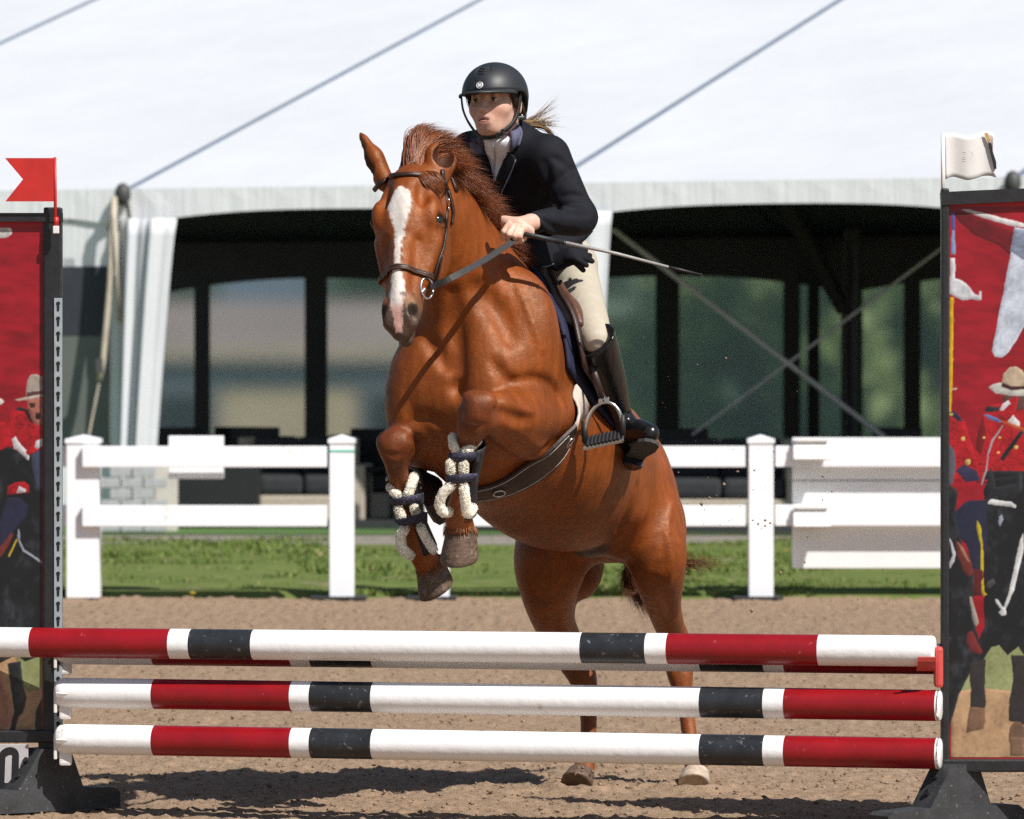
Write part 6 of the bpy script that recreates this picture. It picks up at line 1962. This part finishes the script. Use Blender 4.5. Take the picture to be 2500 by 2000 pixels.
for sg in (-1, 1):
    e_ = MB().ell(K(0.0755, sg * 0.031, 0.006), KR, (0.0118, 0.0128, 0.0118), 14, 10).obj("eye", M_white, person, smooth=True)
    g = unit(rf + rl * 0.08 + ru * 0.02)
    x = unit(np.cross(g, ru)); y = np.cross(x, g)
    MB().ell(K(0.0755, sg * 0.031, 0.006) + g * 0.0083, np.array([x, y, g]), (0.0068, 0.0068, 0.0045), 12, 8).obj("iris", M_iris, e_, smooth=True)

    lc = K(0.0755, sg * 0.031, 0.006)
    def lid(th, a0=-1.15, a1=1.15, rr=0.0125): return [lc + rr * (math.cos(th) * (math.cos(a) * rf + math.sin(a) * rl) + math.sin(th) * ru) for a in np.linspace(a0, a1, 11)]
    MB().tube(lid(0.80), 0.0042, 8).obj("upper_eyelid", M_lid, e_, smooth=True)
    MB().tube(lid(-0.80), 0.0034, 8).obj("lower_eyelid", M_lid, e_, smooth=True)
    MB().tube(lid(0.46, rr=0.0134), 0.0011, 5).obj("lashes", M_hairdk, e_, smooth=True)
    MB().tube([K(0.094 - 0.35 * abs(x_ - 0.03) ** 1.15, sg * x_, 0.026 + 0.003 * math.sin((x_ - 0.012) * 80)) for x_ in np.linspace(0.012, 0.052, 8)], [0.001, 0.0025, 0.003, 0.003, 0.0028, 0.0024, 0.002, 0.001], 6).obj("eyebrow", M_hairdk, person, smooth=True)
mouth = [K(0.0965 - 9.0 * x_ * x_ * (1 if abs(x_) < 0.01 else 1.4), x_, -0.0575) for x_ in np.linspace(-0.0235, 0.0235, 11)]
def lipt(dz, r): return [p + ru * (dz + 0.003 * (abs(i - 5) / 5) * (-1 if dz > 0 else 0.6)) for i, p in enumerate(mouth)], [r * max(0.25, math.sin(0.25 + 2.64 * i / 10)) for i in range(11)]
MB().tube(*lipt(0.0042, 0.0028), 8).obj("upper_lip", M_lip, person, smooth=True)
MB().tube(*lipt(-0.0050, 0.0036), 8).obj("lower_lip", M_lip, person, smooth=True)
MB().tube([p - rf * 0.0035 + ru * 0.0008 for p in mouth[2:9]], 0.0024, 6).obj("teeth", M_white, person, smooth=True)

# ---- helmet
hel = []
nu, nv = 48, 14
HC = K(-0.010, 0, 0.020)
def edge_u(a):      # lower rim: level at the front, dropping over the ears to the nape
    c = math.cos(a)
    return 0.012 - 0.070 * sst(0.15, -0.75, np.array(c)) if c < 0.15 else 0.012
Vh, Fh = [], []
for i in range(nu):
    a = 2 * math.pi * i / nu
    e0 = float(edge_u(a))
    for j in range(nv + 1):
        t_ = j / nv
        u_ = e0 + (0.113 - e0) * math.sin(t_ * math.pi / 2)
        rr = math.sqrt(max(0, 1 - (max(u_, 0) / 0.1135) ** 2.25)) if u_ > 0 else 1 - 2.2 * (-u_) ** 1.15
        fx = (0.134 if math.cos(a) > 0 else 0.122) * math.cos(a) * rr
        lx = 0.104 * math.sin(a) * rr
        Vh.append(HC + rf * fx + rl * lx + ru * u_)
for i in range(nu):
    for j in range(nv):
        Fh.append((i * (nv + 1) + j, ((i + 1) % nu) * (nv + 1) + j, ((i + 1) % nu) * (nv + 1) + j + 1, i * (nv + 1) + j + 1))
helmet_me = MB().add(Vh, Fh).mesh("helmet", True)
helmet = obj("helmet", helmet_me, M_helmet, person)
sm = helmet.modifiers.new("shell", 'SOLIDIFY'); sm.thickness = 0.012; sm.offset = -1
# visor
G = np.zeros((25, 5, 3)); NN = np.zeros((25, 5, 3))
for i, a in enumerate(np.linspace(-1.2, 1.2, 25)):
    ext = 0.054 * max(0.0, math.cos(a * 1.28)) ** 0.8
    for j in range(5):
        q_ = j / 4
        G[i, j] = HC + rf * (0.130 * math.cos(a) + ext * q_) + rl * (0.1005 * math.sin(a) * (1 + 0.06 * q_)) + ru * (0.012 + 0.002 * q_ - 0.010 * q_ * q_)
        NN[i, j] = ru
MB().add(*shell(G, NN, -0.004, 0.006)).obj("visor", M_helmet, helmet, smooth=True)
def hs_(a, u_):     # a place on the helmet's outside
    rr = math.sqrt(max(0, 1 - (u_ / 0.1135) ** 2.25))
    return HC + rf * (0.134 * math.cos(a) * rr) + rl * (0.104 * math.sin(a) * rr) + ru * u_
rim = MB().tube([hs_(a, 0.0125) + (hs_(a, 0.0125) - HC) * 0.004 for a in np.linspace(-1.5, 1.5, 40)], 0.0028, 6)
rim.obj("rim_trim", M_black, helmet, smooth=True)
# vent panel: a shield outline with dark slots
out = [(-0.30, 0.098), (-0.36, 0.075), (-0.16, 0.050), (0.0, 0.044), (0.16, 0.050), (0.36, 0.075), (0.30, 0.098)]
oc = math.radians(2)
MB().tube([hs_(a + oc, u_) * 1.0 for a, u_ in spline(out, 30)], 0.0016, 5).obj("vent_outline", M_black, helmet, smooth=True)
for u_, w_ in ((0.085, 0.27), (0.076, 0.20), (0.068, 0.15)):
    MB().tube([hs_(a + oc, u_ + 0.02 * abs(a)) for a in np.linspace(-w_, w_, 11)], [0.0005] + [0.003] * 9 + [0.0005], 6).obj("vent_slot", M_black, helmet, smooth=True)
# round emblem: black disc, white ring on its right, letter strokes
ec = hs_(oc, 0.030); en = unit(ec - HC + ru * 0.015); ex_ = unit(np.cross(ru, en)); ex_ = ex_ if ex_[0] > 0 else -ex_; eu = np.cross(en, ex_); eu = eu if eu[2] > 0 else -eu
MB().prism([ec + en * 0.001 + 0.0115 * (math.cos(a) * ex_ + math.sin(a) * eu) for a in np.linspace(0, 6.283, 25)[:-1]], en * 0.003).obj("emblem", M_black, helmet)
em = MB()
em.tube([ec + en * 0.004 + 0.0108 * (math.cos(a) * ex_ + math.sin(a) * eu) for a in np.linspace(0, 6.283, 25)[:-1]], 0.0010, 5, closed=True)
em.tube([ec + en * 0.004 + 0.0096 * (math.cos(a) * ex_ + math.sin(a) * eu) for a in np.linspace(-1.0, 1.0, 9)], [0.0004, 0.001, 0.0016, 0.002, 0.0022, 0.002, 0.0016, 0.001, 0.0004], 6)
for x0, y0, w_, h_ in ((-0.0045, 0, 0.0026, 0.012), (0.0005, 0, 0.0026, 0.012), (-0.002, 0, 0.003, 0.0022), (0.0042, 0.0, 0.0022, 0.012)):
    em.box(ec + en * 0.0045 + ex_ * x0 + eu * y0, (w_, h_, 0.0016), np.array([ex_, eu, en]))
em.obj("emblem_letter", M_emb, helmet)
# harness: two straps a side meeting under the chin
cs = MB()
leftp = [K(0.045, -0.094, 0.030), K(0.046, -0.088, -0.02), K(0.040, -0.070, -0.065), K(0.052, -0.038, -0.100), K(0.060, -0.005, -0.110), K(0.052, 0.030, -0.103), K(0.026, 0.062, -0.075), K(0.004, 0.078, -0.035), K(-0.004, 0.090, 0.03)]
P = spline(leftp, 40); Nn = np.array([unit(p - K(0.0, 0, -0.04)) for p in P])
strap(P, Nn, 0.015, 0.005, 0.0).obj("chin_strap", M_black, helmet, smooth=True)
P = spline([K(-0.085, 0.070, -0.02), K(-0.05, 0.080, -0.05), K(0.0, 0.078, -0.055)], 12)
strap(P, np.array([rl] * 12), 0.011, 0.003, 0).obj("rear_strap", M_black, helmet, smooth=True)
bk = MB()
for q_ in (0.62, 0.68):
    i = int(q_ * 39); p = spline(leftp, 40)[i]
    bk.box(p + unit(p - K(0, 0, -0.04)) * 0.006, (0.016, 0.008, 0.022), np.array([rf, rl, ru]), 0.002)
bk.obj("buckle", mat("glossy_black_plastic", (0.01, 0.01, 0.011), rough=0.15), helmet)
MB().ell(K(-0.004, 0.090, -0.045), KR, (0.004, 0.004, 0.004), 8, 6).obj("earring", M_steel, person, smooth=True)

# hair: tucked under the helmet at the temples, tail blown out behind
n = 500
a = rng.random(n)
rt = np.array([K(0.045 - 0.09 * q_, (0.071 if q_ > 0 else 0) , 0.035) for q_ in a]) + rng.normal(size=(n, 3)) * 0.003
tp = np.array([K(0.010 - 0.07 * q_, 0.074, -0.015 - 0.03 * q_) for q_ in a]) + rng.normal(size=(n, 3)) * 0.004
V, F1 = strands(rt, tp, (rt + tp) / 2 + rl * 0.010, 0.0016, 4, 21)
rt2 = np.array([K(0.045 - 0.09 * q_, -0.071, 0.035) for q_ in a]) + rng.normal(size=(n, 3)) * 0.003
tp2 = np.array([K(0.010 - 0.07 * q_, -0.074, -0.015 - 0.03 * q_) for q_ in a]) + rng.normal(size=(n, 3)) * 0.004
V2, F2 = strands(rt2, tp2, (rt2 + tp2) / 2 - rl * 0.010, 0.0016, 4, 22)
obj("temple_hair", me_from("temple_hair", np.concatenate([V, V2]), np.concatenate([F1, F2 + len(V)]), True), M_hairdk, person)
n = 150
a = rng.random(n)
rt = np.tile(K(-0.110, 0.02, -0.065), (n, 1)) + rng.normal(size=(n, 3)) * 0.010
mid = np.array([W(1322 + 8 * rng.normal(), 300 + 5 * rng.normal(), 18.40) for _ in range(n)])
tp = np.array([W(1352 + rng.normal() * 13, 300 + 14 * rng.normal(), 18.42) for _ in range(n)])
wd = np.full(n, 0.0012)
k_ = 26                                                     # loose wisps
tp[:k_] = [W(1345 + rng.random() * 22, 228 + rng.random() * 40, 18.42) for _ in range(k_)]
mid[:k_] = [W(1300 + rng.normal() * 6, 300, 18.40) for _ in range(k_)]
tp[k_:80] = [W(1352 + rng.normal() * 6, 345 + rng.random() * 12, 18.42) for _ in range(80 - k_)]
mid[k_:80] = [W(1350 + rng.normal() * 6, 296, 18.42) for _ in range(80 - k_)]
V, Fq = strands(rt, tp, mid, wd, 9, 23)
me = me_from("ponytail", V, Fq, True); hair_colors(me, n, (0.20, 0.115, 0.05), 84)
obj("ponytail", me, M_hair, person)

# ---- jacket
J = SDF((-0.42, 17.85, 1.55), (0.42, 19.0, 2.25), 0.0052)
J.chain([(W(1236, 352, 18.36), 0.082), (W(1262, 420, 18.42), 0.128), (W(1290, 490, 18.50), 0.128), (W(1322, 570, 18.60), 0.108), (W(1336, 632, 18.67), 0.118)], 0.04, flat=LT, f=1.10)
J.cone(shL + np.array((-0.01, 0, 0.005)), W(1240, 352, 18.36), 0.062, 0.066, 0.06)
J.cone(shR, W(1215, 350, 18.40), 0.060, 0.066, 0.06)
for a_, b_, c_ in ((shL, elL, wrL), (shR, elR, wrR)):
    J.chain([(a_, 0.070), (a_ * 0.6 + b_ * 0.4, 0.062), (a_ * 0.25 + b_ * 0.75, 0.055), (b_, 0.052), (b_ * 0.55 + c_ * 0.45, 0.047), (b_ * 0.12 + c_ * 0.88, 0.036)], 0.03)
def crease(S, pts, r, k, d0=17.7, d1=18.9):
    A = [S.hit(x_, y_, d0, d1) for x_, y_ in spline(pts, 9)]
    S.chain([(p, r * math.sin(0.3 + 2.54 * i / 8)) for i, p in enumerate(A)][::2], k, sub=True)
for pts, r, k in (([(1345, 452), (1372, 432), (1404, 412)], 0.009, 0.016), ([(1348, 500), (1390, 520), (1436, 524)], 0.008, 0.016), ([(1322, 532), (1360, 560), (1405, 566)], 0.008, 0.016),
                  ([(1370, 480), (1400, 476), (1428, 480)], 0.007, 0.015), ([(1302, 540), (1318, 560), (1334, 580)], 0.007, 0.014),                   ([(1332, 400), (1336, 440), (1330, 480)], 0.007, 0.03), ([(1350, 385), (1380, 400), (1396, 425)], 0.006, 0.02)):
    crease(J, pts, r, k)
J.chain([(J.hit(x_, y_, 17.8, 18.7), r_) for x_, y_, r_ in ((1213, 338, 0.052), (1211, 372, 0.042), (1209, 410, 0.028), (1207, 448, 0.012), (1206, 468, 0.003))], 0.006, sub=True)       # open front
# the hem is cut level above the saddle
sl, X, Y, Z = J.win(J.lo, J.lo + J.n * J.h)
hemz = W(1340, 652, 18.6)[2]
J.F = np.maximum(J.F, (hemz - Z + 0 * X + 0 * Y).astype(np.float32))
V, Q = J.mesh(2)
jacket = obj("jacket", me_from("jacket", V, Q, True), M_jacket, person)


def patch(S, Lp, Rp, n, m, off, thick, d0=17.7, d1=18.8, S2=None):
    Lp, Rp = spline(Lp, n), spline(Rp, n)
    G = np.zeros((n, m, 3)); NN = np.zeros((n, m, 3))
    for i in range(n):
        for j in range(m):
            q_ = Lp[i] + (Rp[i] - Lp[i]) * j / (m - 1)
            G[i, j] = S.hit(q_[0], q_[1], d0, d1); NN[i, j] = S.normal(G[i, j])
            if S2 is not None:
                h2 = S2.hit(q_[0], q_[1], d0, d1)
                if h2[1] < G[i, j][1]: G[i, j] = h2; NN[i, j] = S2.normal(h2)
    return MB().add(*shell(G, NN, off, thick))


# shirt: stand collar round the neck running down into the chest
Sh = SDF((-0.20, 18.10, 1.86), (0.20, 18.66, 2.26), 0.0046)
Sh.cone(K(-0.030, 0, -0.100), W(1236, 372, 18.36), 0.062, 0.070, 0.02)
Sh.chain([(W(1237, 356, 18.37), 0.072), (W(1262, 420, 18.42), 0.119), (W(1284, 475, 18.48), 0.118)], 0.02, flat=LT, f=1.1)
sl, X, Y, Z = Sh.win(Sh.lo, Sh.lo + Sh.n * Sh.h)
cN = unit(K(-0.03, 0, 0.0) - W(1240, 385, 18.38) + rf * -0.02); c = K(0.0, 0, -0.108)
Sh.F = np.maximum(Sh.F, ((X - c[0]) * cN[0] + (Y - c[1]) * cN[1] + (Z - c[2]) * cN[2]).astype(np.float32))
V, Q = Sh.mesh(2)
obj("shirt", me_from("shirt", V, Q, True), M_shirt, person)
P, Nn = surf(Sh, [(1206, 345), (1208, 380), (1207, 420), (1206, 450)], 17.8, 18.7, 14)
MB().tube(P + Nn * 0.0012, 0.0024, 5).obj("zip", mat("zip_grey", (0.45, 0.46, 0.5), rough=0.4), person, smooth=True)
MB().box(P[0] + Nn[0] * 0.006 - UP * 0.01, (0.008, 0.006, 0.022), None, 0.002).obj("zip_pull", M_shirt, person)
# lapels and collar
lap1 = patch(J, [(1240, 375), (1228, 410), (1212, 452), (1206, 490), (1215, 495)], [(1246, 372), (1262, 388), (1246, 425), (1226, 470), (1217, 496)], 14, 6, 0.005, 0.006).obj("lapel", M_jacket, jacket, smooth=True)
P, Nn = surf(J, [(1262, 388), (1246, 425), (1226, 470), (1216, 498)], 17.8, 18.7, 16)
MB().tube(P + Nn * 0.011, 0.0020, 5).obj("lapel_piping", M_pipe, lap1, smooth=True)
lap2 = patch(J, [(1160, 372), (1166, 405), (1182, 450), (1205, 498)], [(1186, 378), (1190, 405), (1200, 445), (1208, 500)], 14, 6, 0.005, 0.006).obj("lapel", M_jacket, jacket, smooth=True)
P, Nn = surf(J, [(1165, 412), (1182, 450), (1205, 490), (1224, 520), (1232, 550)], 17.8, 18.7, 18)
MB().tube(P + Nn * 0.010, 0.0020, 5).obj("front_piping", M_pipe, jacket, smooth=True)
patch(J, [(1250, 308), (1246, 335), (1241, 366)], [(1264, 308), (1276, 330), (1272, 356)], 10, 6, 0.008, 0.007, S2=Sh).obj("collar", M_collar, jacket, smooth=True)
patch(J, [(1160, 336), (1156, 352), (1158, 372)], [(1180, 336), (1182, 352), (1186, 376)], 10, 6, 0.006, 0.007, S2=Sh).obj("collar", M_collar, jacket, smooth=True)
for bx, by in ((1222, 535), (1250, 610)):
    c = J.hit(bx, by, 17.8, 18.8); nn = J.normal(c)
    MB().ell(c + nn * 0.002, np.array([unit(np.cross(nn, UP)), np.cross(nn, unit(np.cross(nn, UP))), nn]), (0.009, 0.009, 0.004), 12, 6).obj("button", M_black, jacket, smooth=True)


def sheet(rows, thick, name, material, parent):
    """soft cloth flap from rows of places"""
    G = np.array([spline([W(*p) for p in r], 12) for r in rows])
    G = np.array([spline(G[:, j], 10) for j in range(12)])
    NN = np.zeros_like(G)
    for i in range(G.shape[0]):
        for j in range(G.shape[1]):
            a = G[min(i + 1, G.shape[0] - 1), j] - G[max(i - 1, 0), j]; b = G[i, min(j + 1, G.shape[1] - 1)] - G[i, max(j - 1, 0)]
            nn = unit(np.cross(a, b)); NN[i, j] = nn if nn[1] < 0 else -nn
    return MB().add(*shell(G, NN, 0, thick)).obj(name, material, parent, smooth=True)


sheet([[(1310, 560, 18.50), (1350, 552, 18.48), (1395, 555, 18.50), (1447, 566, 18.54)],
       [(1318, 600, 18.48), (1352, 590, 18.45), (1392, 588, 18.47), (1432, 580, 18.52)],
       [(1330, 625, 18.48), (1360, 616, 18.45), (1388, 608, 18.46), (1412, 596, 18.50)]], 0.005, "jacket_tail", M_jacket, jacket)
sheet([[(1245, 575, 18.42), (1280, 585, 18.38), (1320, 582, 18.40), (1372, 572, 18.50)],
       [(1248, 610, 18.42), (1282, 625, 18.36), (1325, 625, 18.38), (1378, 600, 18.48)],
       [(1252, 632, 18.44), (1285, 650, 18.38), (1330, 650, 18.38), (1388, 618, 18.48)]], 0.005, "jacket_skirt", M_jacket, jacket)
MB().tube(spline([W(1285, 651, 18.374), W(1330, 651, 18.374), W(1360, 640, 18.42), W(1388, 619, 18.474)], 20), 0.002, 5).obj("hem_piping", M_pipe, jacket, smooth=True)

# ---- breeches
Bq = SDF((-0.5, 17.95, 1.30), (0.62, 19.05, 1.85), 0.0062)
Bq.ell(hip + np.array((0, 0, 0.02)), (LT, FW, UP), (0.125, 0.125, 0.11), 0.04)
for h_, k2 in ((hipL, knL), (hipR, knR)):
    m_ = (h_ + k2) / 2 + (LT if k2 is knL else -LT) * 0.002
    Bq.chain([(h_, 0.086), (m_, 0.068), (k2 * 0.85 + h_ * 0.15, 0.058), (k2, 0.046)], 0.05)
for q_ in (0.3, 0.42):
    c = hipL * (1 - q_) + knL * q_
    Bq.cone(c + np.array((-0.06, -0.07, 0.035)), c + np.array((0.07, -0.05, -0.01)), 0.003, 0.003, 0.015, sub=True)
V, Q = Bq.mesh(2)
obj("breeches", me_from("breeches", V, Q, True), M_breech, person)


# ---- tall boots
def boot(kn, an, toe, heel, lo, hi, name, soled=True):
    S2 = SDF(lo, hi, 0.0052)
    dv = unit(an - kn)
    S2.chain([(kn - dv * 0.035, 0.066), (kn + dv * 0.04, 0.064), (kn * 0.75 + an * 0.25, 0.0615), (kn * 0.5 + an * 0.5, 0.057), (kn * 0.22 + an * 0.78, 0.045), (an, 0.041)], 0.02)
    t2 = an * 0.35 + toe * 0.65
    S2.chain([(an - UP * 0.01, 0.042), (an * 0.6 + toe * 0.4 - UP * 0.006, 0.040), (t2, 0.037), (toe, 0.030)], 0.03)
    S2.cone(an - UP * 0.02, heel, 0.040, 0.034, 0.025)
    for q_ in (0.84, 0.92, 0.99):
        c = kn * (1 - q_) + an * q_
        S2.cone(c + np.array((-0.05, -0.03, 0.01)), c + np.array((0.05, -0.03, -0.006)), 0.003, 0.003, 0.014, sub=True)
    # hollow, cut level at the top with a peak on the outside
    sl, X, Y, Z = S2.win(S2.lo, S2.lo + S2.n * S2.h)
    sgn = 1.0 if kn[0] > 0 else -1.0
    nc = unit(-dv * 0.9 + np.array((-0.42 * sgn, -0.05, 0.0))); c = kn + np.array((0, 0.0, 0.008))
    S2.F = np.maximum(S2.F, ((X - c[0]) * nc[0] + (Y - c[1]) * nc[1] + (Z - c[2]) * nc[2]).astype(np.float32))
    V, Q = S2.mesh(2)
    b = obj("tall_boot", me_from("tall_boot", V, Q, True), M_boot, person)
    # sole and heel block under toe and heel
    ax = unit(toe - heel); dn = unit(-UP + ax * (UP @ ax) - (1.0 if toe[0] > 0 else -1.0) * LT * 0.30); dn = unit(dn - ax * (dn @ ax)); sd = np.cross(ax, dn)
    L_ = np.linalg.norm(toe - heel)
    ol = [(-0.036, -0.010), (-0.034, 0.018), (0.0, 0.033), (0.35 * L_, 0.029), (0.7 * L_, 0.040), (L_, 0.036), (L_ + 0.026, 0.020), (L_ + 0.033, 0.0), (L_ + 0.026, -0.02), (L_, -0.036), (0.7 * L_, -0.040), (0.35 * L_, -0.029), (0.0, -0.033), (-0.034, -0.018)]
    MB().prism([heel + ax * x_ + sd * y_ + dn * 0.028 for x_, y_ in ol], dn * 0.011).obj("sole", M_sole, b)
    MB().prism([heel + ax * x_ + sd * y_ + dn * 0.039 for x_, y_ in ((-0.036, -0.012), (-0.034, 0.018), (0.0, 0.032), (0.035, 0.031), (0.035, -0.031), (0.0, -0.032), (-0.034, -0.018))], dn * 0.022).obj("heel", M_boot, b)
    return b


bl_ = boot(knL, anL, W(1588, 1058, 18.36), W(1548, 1098, 18.56), (0.15, 18.0, 1.0), (0.62, 18.75, 1.60), "boot")
boot(knR, anR, W(975, 1140, 18.62), W(1010, 1150, 18.86), anR - np.array((0.25, 0.35, 0.2)), knR + np.array((0.25, 0.25, 0.12)), "boot")

# ---- gloves tucked at the hip, whip
glove = thing("glove", "black riding glove with splayed fingers at the rider's hip", "glove", W(1385, 630, 18.38))
Gs = SDF(W(1330, 690, 18.30), W(1470, 580, 18.62), 0.0042) if False else SDF((0.10, 18.25, 1.66), (0.34, 18.60, 1.86), 0.0042)
Gs.cone(W(1358, 640, 18.42), W(1395, 625, 18.40), 0.030, 0.030, 0.02, flat=(0, 1, 0), f=0.6)
for e in ((1446, 638, 18.42), (1440, 624, 18.42), (1430, 612, 18.43), (1424, 660, 18.40), (1432, 648, 18.38)):
    Gs.chain([(W(1388, 628, 18.40), 0.015), ((W(1388, 628, 18.40) + W(*e)) / 2 + np.array((0, -0.012, 0.004)), 0.012), (W(*e), 0.009)], 0.006)
V, Q = Gs.mesh(1)
obj("fingers", me_from("fingers", V, Q, True), M_jacket, glove)
whip = thing("riding_whip", "slim grey riding whip with black handle held behind the reins", "whip", W(1290, 575, 17.92))
a0, a1, a2, a3 = W(1255, 566, 17.93), W(1375, 592, 17.95), W(1632, 652, 18.02), W(1712, 671, 18.04)
MB().tube([a0, (a0 + a1) / 2, a1], [0.0085, 0.0085, 0.0075], 10).obj("handle", M_black, whip, smooth=True)
hb = MB()
for q_ in (0.84, 0.88, 0.92, 1.0, 1.03):
    c = a0 + (a1 - a0) * q_
    hb.tube([c, c + (a1 - a0) * 0.012], 0.0098, 8)
hb.obj("handle_binding", M_black, whip, smooth=True)
MB().tube([a1, (a1 + a2) / 2 + np.array((0, 0, 0.004)), a2], [0.0062, 0.0052, 0.0042], 8).obj("shaft", mat("whip_grey", (0.30, 0.29, 0.275), rough=0.5, var=0.25, scale=200), whip, smooth=True)
MB().tube([a2, a2 * 0.6 + a3 * 0.4, a3], [0.0046, 0.0048, 0.0030], 8).obj("keeper", M_black, whip, smooth=True)
MB().prism([a3 + np.array((-0.035, 0, 0.010)), a3 + np.array((0.004, 0, 0.004)), a3 + np.array((0.006, 0, -0.006)), a3 + np.array((-0.02, 0, -0.004))], (0, 0.004, 0)).obj("flapper", M_black, whip)
